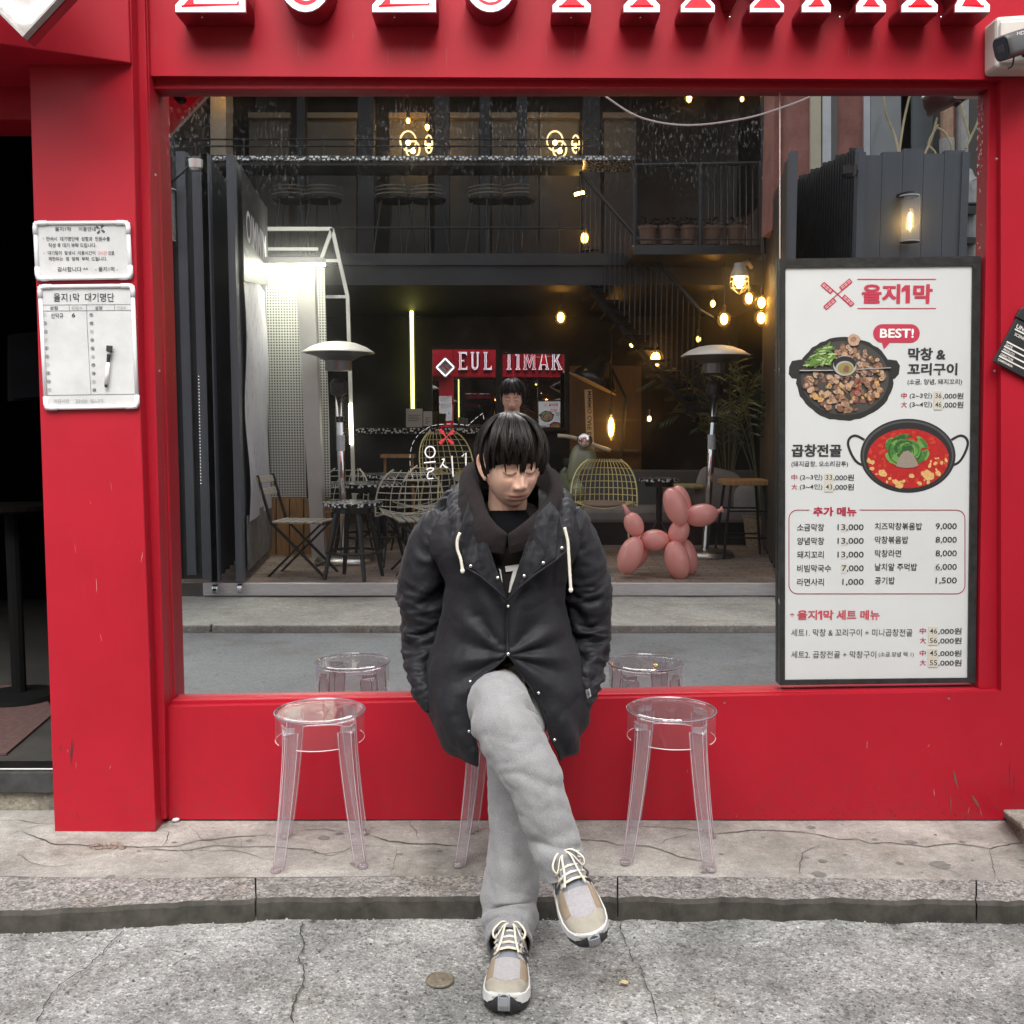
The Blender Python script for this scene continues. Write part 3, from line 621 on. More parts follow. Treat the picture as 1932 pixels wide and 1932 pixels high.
# ---- security camera
t = thing('security_camera', 'grey bullet security camera angled off its cream wall box', 'camera', (0, WALL, 0))
b = MB(); b.pp([(1880,30),(2000,22),(2000,128),(1880,128)], WALL-.09, WALL); b.build('junction_box', pm('cream box', (.55,.51,.46), .45), t, bevel=.012)
b = MB(); b.pp([(1888,38),(2000,32),(2000,118),(1888,118)], WALL-.105, WALL-.089); b.build('box_lid', pm('cream lid', (.58,.54,.49), .45), t, bevel=.008)
a = P(1889,92,3.165); e = P(2010,52,3.27); tdir = (e-a).normalized(); xx = tdir.cross(Vector((0,0,1))).normalized(); yy = xx.cross(tdir); R = Matrix((xx, yy, tdir)).transposed()
def rring(c, rx, ry, n=20, p=.55):
    return [c+R @ Vector((rx*math.copysign(abs(math.cos(2*PI*k/n))**p, math.cos(2*PI*k/n)), ry*math.copysign(abs(math.sin(2*PI*k/n))**p, math.sin(2*PI*k/n)), 0)) for k in range(n)]
b = MB(); rings = [rring(a+tdir*d, .030*s, .036*s) for d, s in ((0,.90),(.004,.98),(.02,1),(.3,1.02))]
b.add([v for r_ in rings for v in r_], [(i*20+k, i*20+(k+1) % 20, (i+1)*20+(k+1) % 20, (i+1)*20+k) for i in range(3) for k in range(20)]+[tuple(range(19,-1,-1)), tuple(range(60,80))]); b.build('camera_body', pm('grey camera', (.058,.058,.056), .42), t, smooth=True)
b = MB(); r0 = rring(a-tdir*.0006, .0268, .032); r1 = rring(a-tdir*.0016, .025, .030); b.add(r0+r1, [(k, (k+1) % 20, 20+(k+1) % 20, 20+k) for k in range(20)]+[tuple(range(20,40))]); b.build('front_glass', pm('dark blue glass', (.008,.008,.02), .1), t)
b = MB(); b.box(a-tdir*.002, (.026,.022,.002), R); b.build('lens', pm('lens block', (.04,.035,.04), .2), t, bevel=.002)
b = MB(); b.tube(catmull([P(1918,93,3.20), P(1913,108,3.24), P(1910,124,3.27), P(1902,129,3.29)], 12), .0025, 6); b.tube([P(1935,100,3.2), P(1952,78,3.29)], .014, 8); b.build('camera_cable', M['rubber'], t)
text3('HD', Matrix.Translation(P(1926,62,3.125)) @ Matrix.Rotation(-.35, 4, 'Z') @ Matrix.Rotation(PI/2, 4, 'X'), .010, M['white'], t)

# ---- clapperboard
t = thing('clapperboard', 'black film clapperboard with white lettering hung askew on red wall', 'clapperboard', (0, WALL, 0))
TL = P(1918,600,WALL-.014); BL = P(1874,682,WALL-.014)
dn = (BL-TL).normalized(); rt = Vector((-dn.z, 0, dn.x)); 
if rt.x < 0: rt = -rt
def cb(u, v, y=0): return BL+rt*u-dn*v+Vector((0, y, 0))      # u to the right along the board, v upward
Hh = (BL-TL).length
b = MB(); b.prism([cb(0,0), cb(.30,0), cb(.30,Hh), cb(0,Hh)], (0,.012,0)); b.build('slate', M['black'], t, bevel=.0015)
b = MB(); b.prism([cb(-.004,Hh+.002,-.004), cb(.30,Hh+.002,-.004), cb(.30,Hh+.05,-.004), cb(.012,Hh+.05,-.004), cb(-.004,Hh+.03,-.004)], (0,.016,0)); st = b.build('clapstick', M['black'], t, bevel=.0015)
b = MB(); b.lathe([(.005,0),(.004,.002),(0,.0025)], cb(.026,Hh+.012,-.005), 12, axis=Matrix.Rotation(PI/2,3,'X')); b.build('rivet', M['white'], st)
M['paintwhite'] = pm('white lettering', (.75,.73,.68), .6)
b = MB()
for v, u0, u1 in ((Hh*.772,.012,.28),(Hh*.47,.008,.28),(Hh*.365,.008,.28),(Hh*.255,.008,.28),(Hh*.142,.008,.28)):
    b.prism([cb(u0,v,-.0008), cb(u1,v,-.0008), cb(u1,v+.0042,-.0008), cb(u0,v+.0042,-.0008)], (0,.0007,0))
b.prism([cb(.085,Hh*.47,-.0009), cb(.0885,Hh*.47,-.0009), cb(.0885,Hh*.64,-.0009), cb(.085,Hh*.64,-.0009)], (0,.0008,0))
b.build('ruled_line', M['paintwhite'], t)
Rm = Matrix((rt, -dn, Vector((0,-1,0)))).transposed().to_4x4()
def ct(s, u, v, h, wd): text3(s, Matrix.Translation(cb(u+wd/2, v+h/2, -.0012)) @ Rm, h, M['paintwhite'], t, 'lettering', .012, wd)
ct('UNIVERSAL', .012, Hh*.815, .0135, .098); ct('SCENE', .019, Hh*.665, .0095, .036); ct('DATE', .010, Hh*.40, .0075, .024); ct('PROD.CO.', .010, Hh*.292, .0075, .042); ct('DIRECTOR', .010, Hh*.178, .0075, .046); ct('CAMERAMAN', .010, Hh*.06, .0075, .053)

# ---- two whiteboards on the pillar
PIL = 3.29
M['ink'] = pm('marker ink', (.03,.03,.04), .6); M['inkfade'] = pm('faded ink', (.30,.30,.30), .6); M['inkred'] = pm('red ink', (.62,.20,.17), .6)
def wboard_mat():
    m, nt, b = newmat('whiteboard'); vec = coords(nt); n1 = tex(nt, 'Noise', 7, 6, vec, rough=.7)
    r1 = ramp(nt, [(.35, (.46,.46,.455)), (.6, (.54,.54,.535))]); nt.links.new(n1.outputs['Fac'], r1.inputs[0]); nt.links.new(r1.outputs[0], b.inputs['Base Color']); b.inputs['Roughness'].default_value = .3
    return m
M['wb'] = wboard_mat()
def whiteboard(label, c, inner):
    t = thing('whiteboard', label, 'whiteboard', (0, PIL, 0), 'whiteboards on the red pillar')
    b = MB(); b.pp(c, PIL-.008, PIL-.001); b.build('writing_surface', M['wb'], t)
    pts = [P(x, y, PIL-.010) for x, y in c]; ctr = sum(pts, Vector())/4
    b = MB()
    for k in range(4): b.tube([pts[k], pts[(k+1) % 4]], .0064, 10)
    b.build('frame', M['white'], t, smooth=True)
    for k in range(4):
        p = pts[k]; q = MB(); d1 = (pts[(k+1) % 4]-p).normalized(); d0 = (pts[k-1]-p).normalized()
        q.tube([p+d0*.036, p+d0*.012, p+d0*.003+d1*.003, p+d1*.012, p+d1*.036], .0079, 10); q.build('frame_corner', pm('cap plastic', (.74,.73,.76), .35), t, smooth=True)
    return t
YB = PIL-.0092
t = whiteboard('smaller whiteboard of handwritten notes, mounted above the waiting list board', [(66,421),(241,420),(247,523),(71,526)], None)
def wt(s, x0, x1, yb, h, ink='ink', tt=None): text(s, x0, x1, yb, h, YB, M[ink], tt or t, 'handwriting', .010, .0006)
z4 = lambda x, y: (x*.2357, 390.3+y*.2357)
def w4(s, x0, x1, yt, yb, ink='ink'):
    a = z4(x0, yb); c_ = z4(x1, yt); wt(s, a[0], c_[0], a[1], a[1]-c_[1], ink)
w4('을지1막', 440,570,160,195); w4('이용안내', 630,765,160,195); w4('만석시  대기명단에  성함과  인원수를', 372,880,238,275); w4('작성 후 대기 부탁 드립니다.', 388,770,290,325)
w4('대기팀이  발생시  이용시간이', 383,763,352,385); w4('2시간', 785,857,352,385,'inkred'); w4('으로', 866,915,355,385); w4('제한되는  점  양해  부탁  드립니다.', 388,858,400,433)
w4('감사합니다 ^^', 460,705,480,520); w4('- 을지1막 -', 762,945,480,517); w4('o', 342,350,246,255); w4('o', 347,357,367,376)
b = MB(); c0 = P(*z4(803,180), YB)
for k in range(4):
    d = Vector((math.cos(PI/4+k*PI/2), 0, math.sin(PI/4+k*PI/2))); n_ = Vector((-d.z,0,d.x))
    b.prism([c0+d*.002+n_*.0008, c0+d*.016+n_*.0008, c0+d*.016-n_*.0008, c0+d*.002-n_*.0008], (0,.0005,0))
    for s_ in (0,.0035,.007): b.prism([c0+d*(.006+s_)+n_*.0008, c0+d*(.0085+s_)+n_*.0008, c0+d*(.0085+s_)+n_*.0055, c0+d*(.006+s_)+n_*.0055], (0,.0005,0))
b.build('windmill_drawing', M['ink'], t)
t = whiteboard('larger whiteboard ruled as a waiting list with a marker stuck on it', [(75,541),(250,539),(259,767),(87,770)], None)
w4('을지1막  대기명단', 430,915,690,760); w4('성함', 400,465,795,825); w4('인원수', 575,660,795,825,'inkfade'); w4('성함', 760,822,795,825); w4('인원수', 938,1010,795,822,'inkfade')
w4('신익규', 408,507,850,893); w4('6', 574,603,850,884)
w4('마감시간', 432,555,1538,1570,'inkfade'); w4('23:00', 603,700,1540,1570,'inkfade'); w4('입니다.', 722,835,1538,1570,'inkfade')
b = MB()
def line4(x0, y0, x1, y1, wd=.0006):
    a = P(*z4(x0,y0), YB); c_ = P(*z4(x1,y1), YB); b.bar(a, c_, .0010, .0005, (0,1,0))
for l in ((336,785,1050,780),(340,833,1052,826),(552,787,556,830),(692,786,700,1000),(700,1000,728,1500),(914,784,918,826),(372,1508,1082,1497)): line4(*l)
b.build('ruled_line', pm('thin ink', (.12,.12,.14), .6), t)
for i in range(10):
    for side in (0, 1):
        cx_, cy_ = ((358+i*4.2), 866+i*66.5) if side == 0 else ((731+i*2.7), 866+i*66.8)
        w4('①②③④⑤⑥⑦⑧⑨⑩'[i] if side == 0 else '⑪⑫⑬⑭⑮⑯⑰⑱⑲⑳'[i], cx_-15, cx_+15, cy_-15, cy_+15, 'ink' if (i+side) % 3 else 'inkfade')
t = thing('marker_pen', 'white marker pen with black eraser cap stuck on whiteboard', 'pen', (0, PIL, 0))
a = P(*z4(878,1110), 3.27); e = P(*z4(848,1445), 3.272)
d = (e-a).normalized(); Lp = (e-a).length
b = MB(); b.tube([a+d*Lp*.40, e-d*.008], .0058, 14); b.build('barrel', M['white'], t, smooth=True)
b = MB(); b.tube([a+d*Lp*.2, a+d*Lp*.42], [.0062,.005], 12); b.box(a+d*.010, (.017,.012,.020), Matrix.Rotation(.09,3,'Y')); b.build('cap', M['black'], t, bevel=.002)
b = MB(); b.tube([e-d*.010, e], [.006,.004], 12); b.build('tip', M['black'], t)

# ---- menu board on the glass
MY = 3.428
menu = thing('menu_board', 'tall white menu board with red headings and food pictures in black frame', 'menu', (0, MY, 0))
b = MB(); o_ = [(1471,488),(1851,483),(1840,1288),(1471,1293)]; i_ = [(1482,505),(1835,501),(1826,1279),(1481,1283)]
for k in range(4): b.pp([o_[k], o_[(k+1) % 4], i_[(k+1) % 4], i_[k]], MY-.006, D-.002)
b.build('frame', pm('black tape frame', (.022,.023,.022), .35, 0, .4, 30, bump=.6, bscale=50), menu)
b = MB(); b.pp(i_, MY, D-.003); b.build('poster', pm('menu paper', (.54,.555,.545), .25, 0, .035, 3, spec=.6), menu)
M['mink'] = pm('menu black', (.028,.028,.03), .5); M['mred'] = pm('menu red', (.42,.030,.062), .5); M['mdred'] = pm('menu deep red', (.34,.014,.04), .5); M['mpink'] = pm('menu coral', (.46,.065,.085), .5); M['sticker'] = pm('price sticker', (.49,.465,.39), .6); M['mgrey'] = pm('menu grey', (.06,.06,.062), .5)
TY = MY-.0012
def mt(s, x0, x1, yt, yb, mat='mink', bold=.012, heavy=0):
    o = text(s, x0+heavy, x1-heavy, yb-heavy*.6, yb-yt-heavy*1.2, TY, M[mat], menu, 'lettering', bold, .0006)
    if heavy:                                 # heavy face: the strokes are widened by overlaid copies joined into one print
        bm = bmesh.new(); k = 3.43/1935*heavy
        for i, (dx, dz) in enumerate(((0,0),(-1,0),(1,0),(0,.6),(0,-.6),(-.7,.45),(.7,.45),(.7,-.45),(-.7,-.45))):
            me2 = o.data.copy(); me2.transform(Matrix.Translation((dx*k, -.00004*i, dz*k))); bm.from_mesh(me2); bpy.data.meshes.remove(me2)
        bm.to_mesh(o.data); bm.free()
    return o
def one(x0, x1, yt, yb, mat):
    w_ = (x1-x0)*.52; q = MB(); q.pp([(x1-w_,yb),(x1,yb),(x1,yt),(x1-w_*1.1,yt),(x0,yt+(yb-yt)*.20),(x0,yt+(yb-yt)*.40),(x1-w_,yt+(yb-yt)*.30)], TY, MY-.0001); q.build('lettering', M[mat], menu)
b = MB()
for y in (526, 581): b.pp([(1618,y),(1766,y),(1766,y+1.6),(1618,y+1.6)], TY, MY-.0001)
c0 = P(1580.5,555,TY); k_ = 3.43/1935
for ang in (40, 140, 222, 318):
    a = math.radians(ang); d = Vector((math.cos(a),0,math.sin(a))); n_ = Vector((-d.z,0,d.x))*(1 if ang in (40,222) else -1)
    n_ = Vector((-d.z,0,d.x))
    b.prism([c0+n_*k_*1, c0+d*k_*34+n_*k_*1, c0+d*k_*34-n_*k_*1, c0-n_*k_*1], (0,.0006,0))
    b.prism([c0+d*k_*10+n_*k_*.8, c0+d*k_*35+n_*k_*.8, c0+d*k_*35+n_*k_*8.6, c0+d*k_*10+n_*k_*8.6], (0,.0007,0))
b.build('windmill_logo', M['mred'], menu)
b = MB()
for ang in (40, 140, 222, 318):
    a = math.radians(ang); d = Vector((math.cos(a),0,math.sin(a))); n_ = Vector((-d.z,0,d.x)); f_ = Vector((0,-.0004,0))
    for q in range(3):
        for r_ in range(2):
            s0 = 12.5+q*7.4; t0 = 2+r_*3.1
            b.prism([c0+f_+d*k_*s0+n_*k_*t0, c0+f_+d*k_*(s0+5.6)+n_*k_*t0, c0+f_+d*k_*(s0+5.6)+n_*k_*(t0+1.3), c0+f_+d*k_*s0+n_*k_*(t0+1.3)], (0,.0003,0))
b.build('windmill_slot', pm('menu paper slot', (.55,.50,.49), .5), menu)
mt('을지', 1625.5,1698,536,573,'mred',.014,1.2); one(1701,1717,538,572,'mred'); mt('막', 1722,1759,536,573,'mred',.014,1.2)
b = MB(); bx = [(1664+16*math.cos(a)-(0 if abs(a) < 0 else 0), 0) for a in (0,)]
pts = []
for k in range(13): a = PI/2+PI*k/12; pts.append((1665+17.5*math.cos(a), 629-17.5*math.sin(a)))
pts += [(1664,646.5),(1668,659),(1679,646.5)]
for k in range(13): a = -PI/2+PI*k/12; pts.append((1718+17.5*math.cos(a), 629-17.5*math.sin(a)))
b.pp(pts, TY, MY-.0001); b.build('speech_bubble', M['mred'], menu)
text('BEST!', 1660,1724, 637.5, 17.5, TY-.0008, pm('bubble white', (.75,.74,.72), .5), menu, 'lettering', .025, .0006)
mt('막창 &', 1713,1784,656,680,'mink',.008,.8); mt('꼬리구이', 1712,1806,685,708,'mink',.006,.8); mt('(소금, 양념, 돼지꼬리)', 1712,1815,715,727,'mink',.01)
def price(x, yt, yb, size, ppl, dig, tail, xs):
    mt(size, xs[0], xs[1], yt, yb, 'mdred', .012)
    if ppl: mt(ppl, xs[2], xs[3], yt, yb+1, 'mink', .008)
    text(dig, xs[4], xs[5], yb-.5, yb-yt-1.5, TY-.0012, M['mink'], menu, 'lettering', .004, .0005)
    mt(tail, xs[6], xs[7], yt, yb+1.5, 'mink', .012)
xs = (1700,1711,1716,1758.5,1764.5,1776,1778.7,1817.5); price(0,741,752,'中','(2~3인)','36',',000원',xs); price(0,757.5,769,'大','(3~4인)','46',',000원',xs)
xs = (1493,1504,1509,1551.6,1557.8,1570,1572.4,1611); price(0,895,906,'中','(2~3인)','33',',000원',xs); price(0,913,924,'大','(3~4인)','43',',000원',xs)
xs = (1735,1747,0,0,1754,1768,1770.3,1814); price(0,1184.8,1196,'中','','46',',000원',xs); price(0,1202.8,1214,'大','','56',',000원',xs); price(0,1226.7,1237.6,'中','','45',',000원',xs); price(0,1244.6,1255.8,'大','','55',',000원',xs)
mt('곱창전골', 1493,1588,838,862,'mink',.006,.9); mt('(돼지곱창, 오소리감투)', 1493,1600,870,882,'mink',.01)
mt('추가 메뉴', 1534,1616,956.5,974,'mdred',.006,.75)
for i, (nm, xe, pr, px0) in enumerate([('소금막창',1555,'13,000',1580),('양념막창',1555,'13,000',1580),('돼지꼬리',1554,'13,000',1580),('비빔막국수',1568,'7,000',1588),('라면사리',1554.5,'1,000',1589)]):
    y = 995+i*25.8; mt(nm, 1504,xe,y-7,y+7,'mink',.012); mt(pr, px0,1629.3,y-6,y+7,'mink',.012)
for i, (nm, xe, pr) in enumerate([('치즈막창볶음밥',1739.7,'9,000'),('막창볶음밥',1713.6,'8,000'),('막창라면',1700,'8,000'),('날치알 주먹밥',1730,'6,000'),('공기밥',1688,'1,500')]):
    y = 993+i*25.6; mt(nm, 1650.5,xe,y-7,y+7,'mink',.012); mt(pr, 1765,1805,y-6,y+7,'mink',.01)
text('*', 1490,1498.5, 1166, 9.5, TY, M['mpink'], menu, 'lettering', .03, .0006); mt('을지', 1504,1541.5,1151,1169.5,'mpink',.010,.45); one(1543.5,1551.5,1152,1169,'mpink'); mt('막', 1553,1572.7,1151,1169.5,'mpink',.010,.45); mt('세트 메뉴', 1578,1659.4,1151,1169.5,'mpink',.010,.45)
mt('세트1. 막창 & 꼬리구이 + 미니곱창전골', 1492.5,1721.5,1186.5,1200.5,'mgrey',.006); mt('세트2. 곱창전골 + 막창구이', 1492.5,1653,1228,1242,'mgrey',.006); mt('(소금,양념 택 1)', 1657.5,1724,1230,1240.5,'mgrey',.006)
for x0, x1, y0, y1 in ((1762.5,1777.5,738,773),(1556,1572,892.5,928),(1752,1769.5,1182,1217.5),(1751,1769.5,1224,1259)):
    b = MB(); b.pp([(x0,y0),(x1,y0),(x1,y1),(x0,y1)], MY-.0022, MY-.0001); b.build('price_sticker', M['sticker'], menu)
M['digst'] = pm('digit sticker', (.50,.485,.44), .6)
for x0, x1, y0, y1 in ((1587,1598,988,1003),(1587,1598,1013.8,1028.8),(1587,1598,1039.6,1054.6),(1586.5,1598.5,1064,1082),(1763,1775,1062,1076)):
    b = MB(); b.pp([(x0,y0),(x1,y0),(x1,y1),(x0,y1)], MY-.0009, MY-.0001); b.build('digit_sticker', M['digst'], menu)
# red rounded box round the extra dishes
def rbox(x0, x1, y0, y1, r):
    o = []
    for cx_, cy_, a0 in ((x0+r,y0+r,PI),(x1-r,y0+r,1.5*PI),(x1-r,y1-r,0),(x0+r,y1-r,.5*PI)):
        for k in range(7): a = a0+PI/2*k/6; o.append((cx_+r*math.cos(a), cy_+r*math.sin(a)))
    return o
o_ = rbox(1488,1821.5,961.5,1121,17); i_ = rbox(1489.4,1820.1,962.9,1119.6,15.6); b = MB(); n = len(o_)
for k in range(n):
    k2 = (k+1) % n
    if k == 6:
        b.pp([o_[k], (1527,961.5), (1527,962.9), i_[k]], TY, MY-.0001); b.pp([(1622,961.5), o_[k2], i_[k2], (1622,962.9)], TY, MY-.0001)
    else: b.pp([o_[k], o_[k2], i_[k2], i_[k]], TY, MY-.0001)
b.build('ruled_box', M['mdred'], menu)
# printed food pictures: flat print, many small flat shapes
def disc(b, cx_, cy_, rx, ry, y, n=28, rot=0, wob=0, mi=0, rnd=random):
    pts = []
    for k in range(n):
        a = 2*PI*k/n; q = 1+wob*(rnd.random()-.5); x = rx*math.cos(a)*q; z = ry*math.sin(a)*q
        pts.append(P(cx_+x*math.cos(rot)-z*math.sin(rot), cy_+x*math.sin(rot)+z*math.cos(rot), y))
    b.add(pts, [tuple(range(n-1,-1,-1))], mi)
rnd = random.Random(21)
FM = [pm('print black', (.018,.018,.018), .5), pm('print char', (.05,.047,.042), .5), pm('print meat a', (.27,.15,.09), .5, 0, .3, 200), pm('print meat b', (.40,.27,.19), .5, 0, .3, 200), pm('print meat c', (.17,.085,.055), .5, 0, .3, 200), pm('print meat d', (.46,.27,.10), .5, 0, .3, 200), pm('print green', (.09,.19,.035), .5), pm('print leek', (.36,.45,.19), .5), pm('print steel', (.33,.33,.32), .5), pm('print sauce', (.24,.20,.06), .5), pm('print red meat', (.28,.05,.035), .5)]
b = MB(); ly = [MY-.0003]
def nx(): ly[0] -= .000012; return ly[0]
cx_, cy_ = 1594, 715
b.pp([(1489,692),(1494,681),(1512,678),(1512,716),(1494,714),(1488,706)], nx(), MY-.0001, 0); b.pp([(1676,678),(1692,680),(1698,690),(1696,706),(1688,715),(1676,716)], nx(), MY-.0001, 0)
disc(b, cx_, cy_, 90, 78, nx(), 48, 0, 0, 0); disc(b, cx_, cy_, 92, 79, nx(), 60, 0, .03, 0, rnd); disc(b, cx_, cy_-2, 83, 70, nx(), 48, 0, 0, 1)
for i in range(330):
    a = rnd.random()*2*PI; q = math.sqrt(rnd.random())*.93; x = cx_+80*q*math.cos(a); y = cy_-1+67*q*math.sin(a)
    gl = x < cx_-12 and y < cy_-8 and y > cy_-62
    if gl and rnd.random() < .9: continue
    kind = rnd.choice([2,3,4,5,4,2,3]) if y > cy_ else rnd.choice([3,2,4,3,2,1])
    if x > cx_+18 and y > cy_: kind = rnd.choice([2,4,10,5,4,10])
    s_ = rnd.uniform(3.2, 7.5); disc(b, x, y, s_, s_*rnd.uniform(.55,.95), nx(), 11, rnd.random()*3, .35, kind, rnd)
    if rnd.random() < .55: disc(b, x+rnd.uniform(-1,1), y+rnd.uniform(-1,1), s_*.62, s_*.45, nx(), 9, rnd.random()*3, .3, rnd.choice([3,5,2,4]), rnd)
    if rnd.random() < .35: disc(b, x, y, s_*.28, s_*.22, nx(), 7, rnd.random()*3, .3, 4, rnd)
for i in range(130):
    x = rnd.uniform(1517, 1570); y = rnd.uniform(650, 690); 
    if (x-1594)**2/82**2+(y-713)**2/69**2 > .95: continue
    disc(b, x, y, rnd.uniform(5,11), rnd.uniform(.8,1.9), nx(), 8, rnd.uniform(-1.2,.4), .2, rnd.choice([6,6,6,7]), rnd)
disc(b, 1611,641,12,11, nx(), 16, 0, .2, 3, rnd); disc(b, 1610,640,6,5, nx(), 12, 0, .3, 2, rnd)
disc(b, 1594,690,22,19, nx(), 26, 0, 0, 8); disc(b, 1594,686,21,14, nx(), 26, 0, 0, 0); disc(b, 1594,694,17,13, nx(), 26, 0, 0, 8); disc(b, 1595,695,15,11, nx(), 24, 0, 0, 9); disc(b, 1597,696,6,7, nx(), 10, .4, .4, 4, rnd)
b.pp([(1509,698),(1572,698),(1572,699.5),(1509,700)], nx(), MY-.0001, 8); b.pp([(1617,696),(1681,693),(1681,694.5),(1617,697.5)], nx(), MY-.0001, 8)
b.build('grill_pan_picture', FM, menu)
b = MB(); F2 = [FM[0], pm('print rim', (.07,.07,.07), .4), pm('print broth', (.36,.012,.012), .5, 0, .25, 120), pm('print leaf', (.045,.15,.03), .5, 0, .4, 120), pm('print leaf dark', (.02,.075,.016), .5), pm('print leaf light', (.13,.26,.06), .5), pm('print seeds', (.23,.19,.15), .6, 0, .5, 900), pm('print tofu', (.55,.33,.12), .5, 0, .3, 150), pm('print broth light', (.45,.04,.02), .5)]
ly = [MY-.0003]; cx_, cy_ = 1713, 860
for sgn in (-1, 1):
    c_ = [P(cx_+sgn*x, cy_+y, MY-.0009) for x, y in ((82,-30),(98,-38),(109,-34),(113,-22),(106,-2),(96,12),(84,18))]
    b.tube(catmull(c_, 24), .0042, 8, mi=0)
    b.v = [(v[0], max(min(v[1], MY-.0001), MY-.0011), v[2]) for v in b.v]
disc(b, cx_, cy_, 90, 70, nx(), 56, 0, 0, 0); disc(b, cx_, cy_-1, 86, 65.5, nx(), 56, 0, 0, 1); disc(b, cx_, cy_+1, 83, 64, nx(), 56, 0, 0, 0); disc(b, cx_, cy_+5, 77, 56, nx(), 48, 0, 0, 2)
for i in range(70):
    a = rnd.random()*2*PI; q = .55+.42*rnd.random(); x = cx_+76*q*math.cos(a); y = cy_+5+55*q*math.sin(a)
    disc(b, x, y, rnd.uniform(2,6), rnd.uniform(1.5,3.5), nx(), 9, rnd.random()*3, .4, rnd.choice([7,8,7,8]) if y > cy_ else 8, rnd)
for x, y, s_ in ((1665,893,9),(1640,870,6),(1690,910,7),(1751,897,13),(1770,893,6),(1720,898,6),(1697,916,8),(1735,912,5),(1645,884,5)): disc(b, x, y, s_, s_*.7, nx(), 12, rnd.random(), .35, 7, rnd)
for i in range(70):
    a = rnd.random()*2*PI; q = 1-i/72; x = cx_-2+47*q*math.cos(a); y = cy_-9+28*q*math.sin(a)
    disc(b, x, y, rnd.uniform(8,15), rnd.uniform(3,7), nx(), 12, a+PI/2, .15, rnd.choice([3,3,4,5]), rnd)
pts = [(1690,880),(1697,862),(1704,852),(1714,850),(1722,856),(1728,866),(1733,878),(1724,882),(1708,883)]
b.add([P(x, y, nx()) for x, y in pts], [tuple(range(8,-1,-1))], 6)
b.build('stew_pan_picture', F2, menu)

# ---- window decal: dashed outline, words and small red windmill stuck on the glass
t = thing('window_decal', 'white dashed outline decal with lettering on the window behind the head', 'decal', (0, D, 0))
M['decal'] = pm('white vinyl', (.75,.75,.74), .5); M['decalred'] = pm('red vinyl', (.55,.03,.045), .5)
z6 = lambda x, y: (747.9+x*.202, 585.5+y*.202)
pth = [z6(*q) for q in [(155,1562),(138,1520),(128,1440),(130,1340),(150,1250),(200,1170),(270,1110),(350,1075),(440,1064),(540,1062),(640,1072),(670,1074)]]
pth2 = [z6(670,1074), z6(740,1010), z6(808,960), z6(818,1025)]
dp = [P(x, y, D-.002) for x, y in [tuple(q) for q in catmull(pth, 90)]]+[P(x, y, D-.002) for x, y in [tuple(np.array(pth2[0])+(np.array(pth2[1])-np.array(pth2[0]))*k/12) for k in range(13)]+[tuple(np.array(pth2[1])+(np.array(pth2[2])-np.array(pth2[1]))*k/12) for k in range(13)]+[tuple(np.array(pth2[2])+(np.array(pth2[3])-np.array(pth2[2]))*k/8) for k in range(9)]]
b = MB(); acc = 0; on = True; seg = [dp[0]]
for i in range(1, len(dp)):
    acc += (dp[i]-dp[i-1]).length
    if on: seg.append(dp[i])
    if acc > (.0125 if on else .0055):
        if on and len(seg) > 1: b.tube(seg, .0019, 6, flat=.4)
        on = not on; acc = 0; seg = [dp[i]]
b.build('dashed_outline', M['decal'], t)
b = MB(); ci = P(*z6(315,1325), D-.002); b.tube([ci+Vector((math.cos(a)*.0165,0,math.sin(a)*.0185)) for a in np.linspace(0, 2*PI, 25)[:-1]], .0026, 6, closed=True)
def strk(pp_): b.tube([P(*z6(x, y), D-.002) for x, y in pp_], .0024, 6)
strk([(258,1425),(365,1415)]); strk(catmull([(280,1490),(310,1475),(345,1480),(335,1500),(300,1515),(290,1550),(300,1575),(345,1570)], 20)); strk([(518,1360),(530,1555)]); strk([(612,1365),(650,1330),(650,1545)]); strk([(612,1546),(668,1546)]); strk(catmull([(425,1395),(445,1390),(440,1415),(410,1470)], 12)); strk(catmull([(432,1435),(450,1460),(478,1472)], 8))
b.build('lettering', M['decal'], t)
b = MB(); c0 = P(*z6(467,1180), D-.0022)
for ang in (38, 132, 225, 312):
    a = math.radians(ang); d = Vector((math.cos(a),0,math.sin(a))); n_ = Vector((-d.z,0,d.x)); b.bar(c0, c0+d*.033, .003, .0008, (0,1,0))
    for s_ in (.014,.021,.028): b.prism([c0+d*s_-n_*.0065, c0+d*(s_+.0048)-n_*.0065, c0+d*(s_+.0048)+n_*.0065, c0+d*s_+n_*.0065], (0,.0008,0))
    b.prism([c0+d*.014+n_*.005, c0+d*.033+n_*.005, c0+d*.033+n_*.0065, c0+d*.014+n_*.0065], (0,.0009,0)); b.prism([c0+d*.014-n_*.005, c0+d*.033-n_*.005, c0+d*.033-n_*.0065, c0+d*.014-n_*.0065], (0,.0009,0))
b.build('windmill_mark', M['decalred'], t)

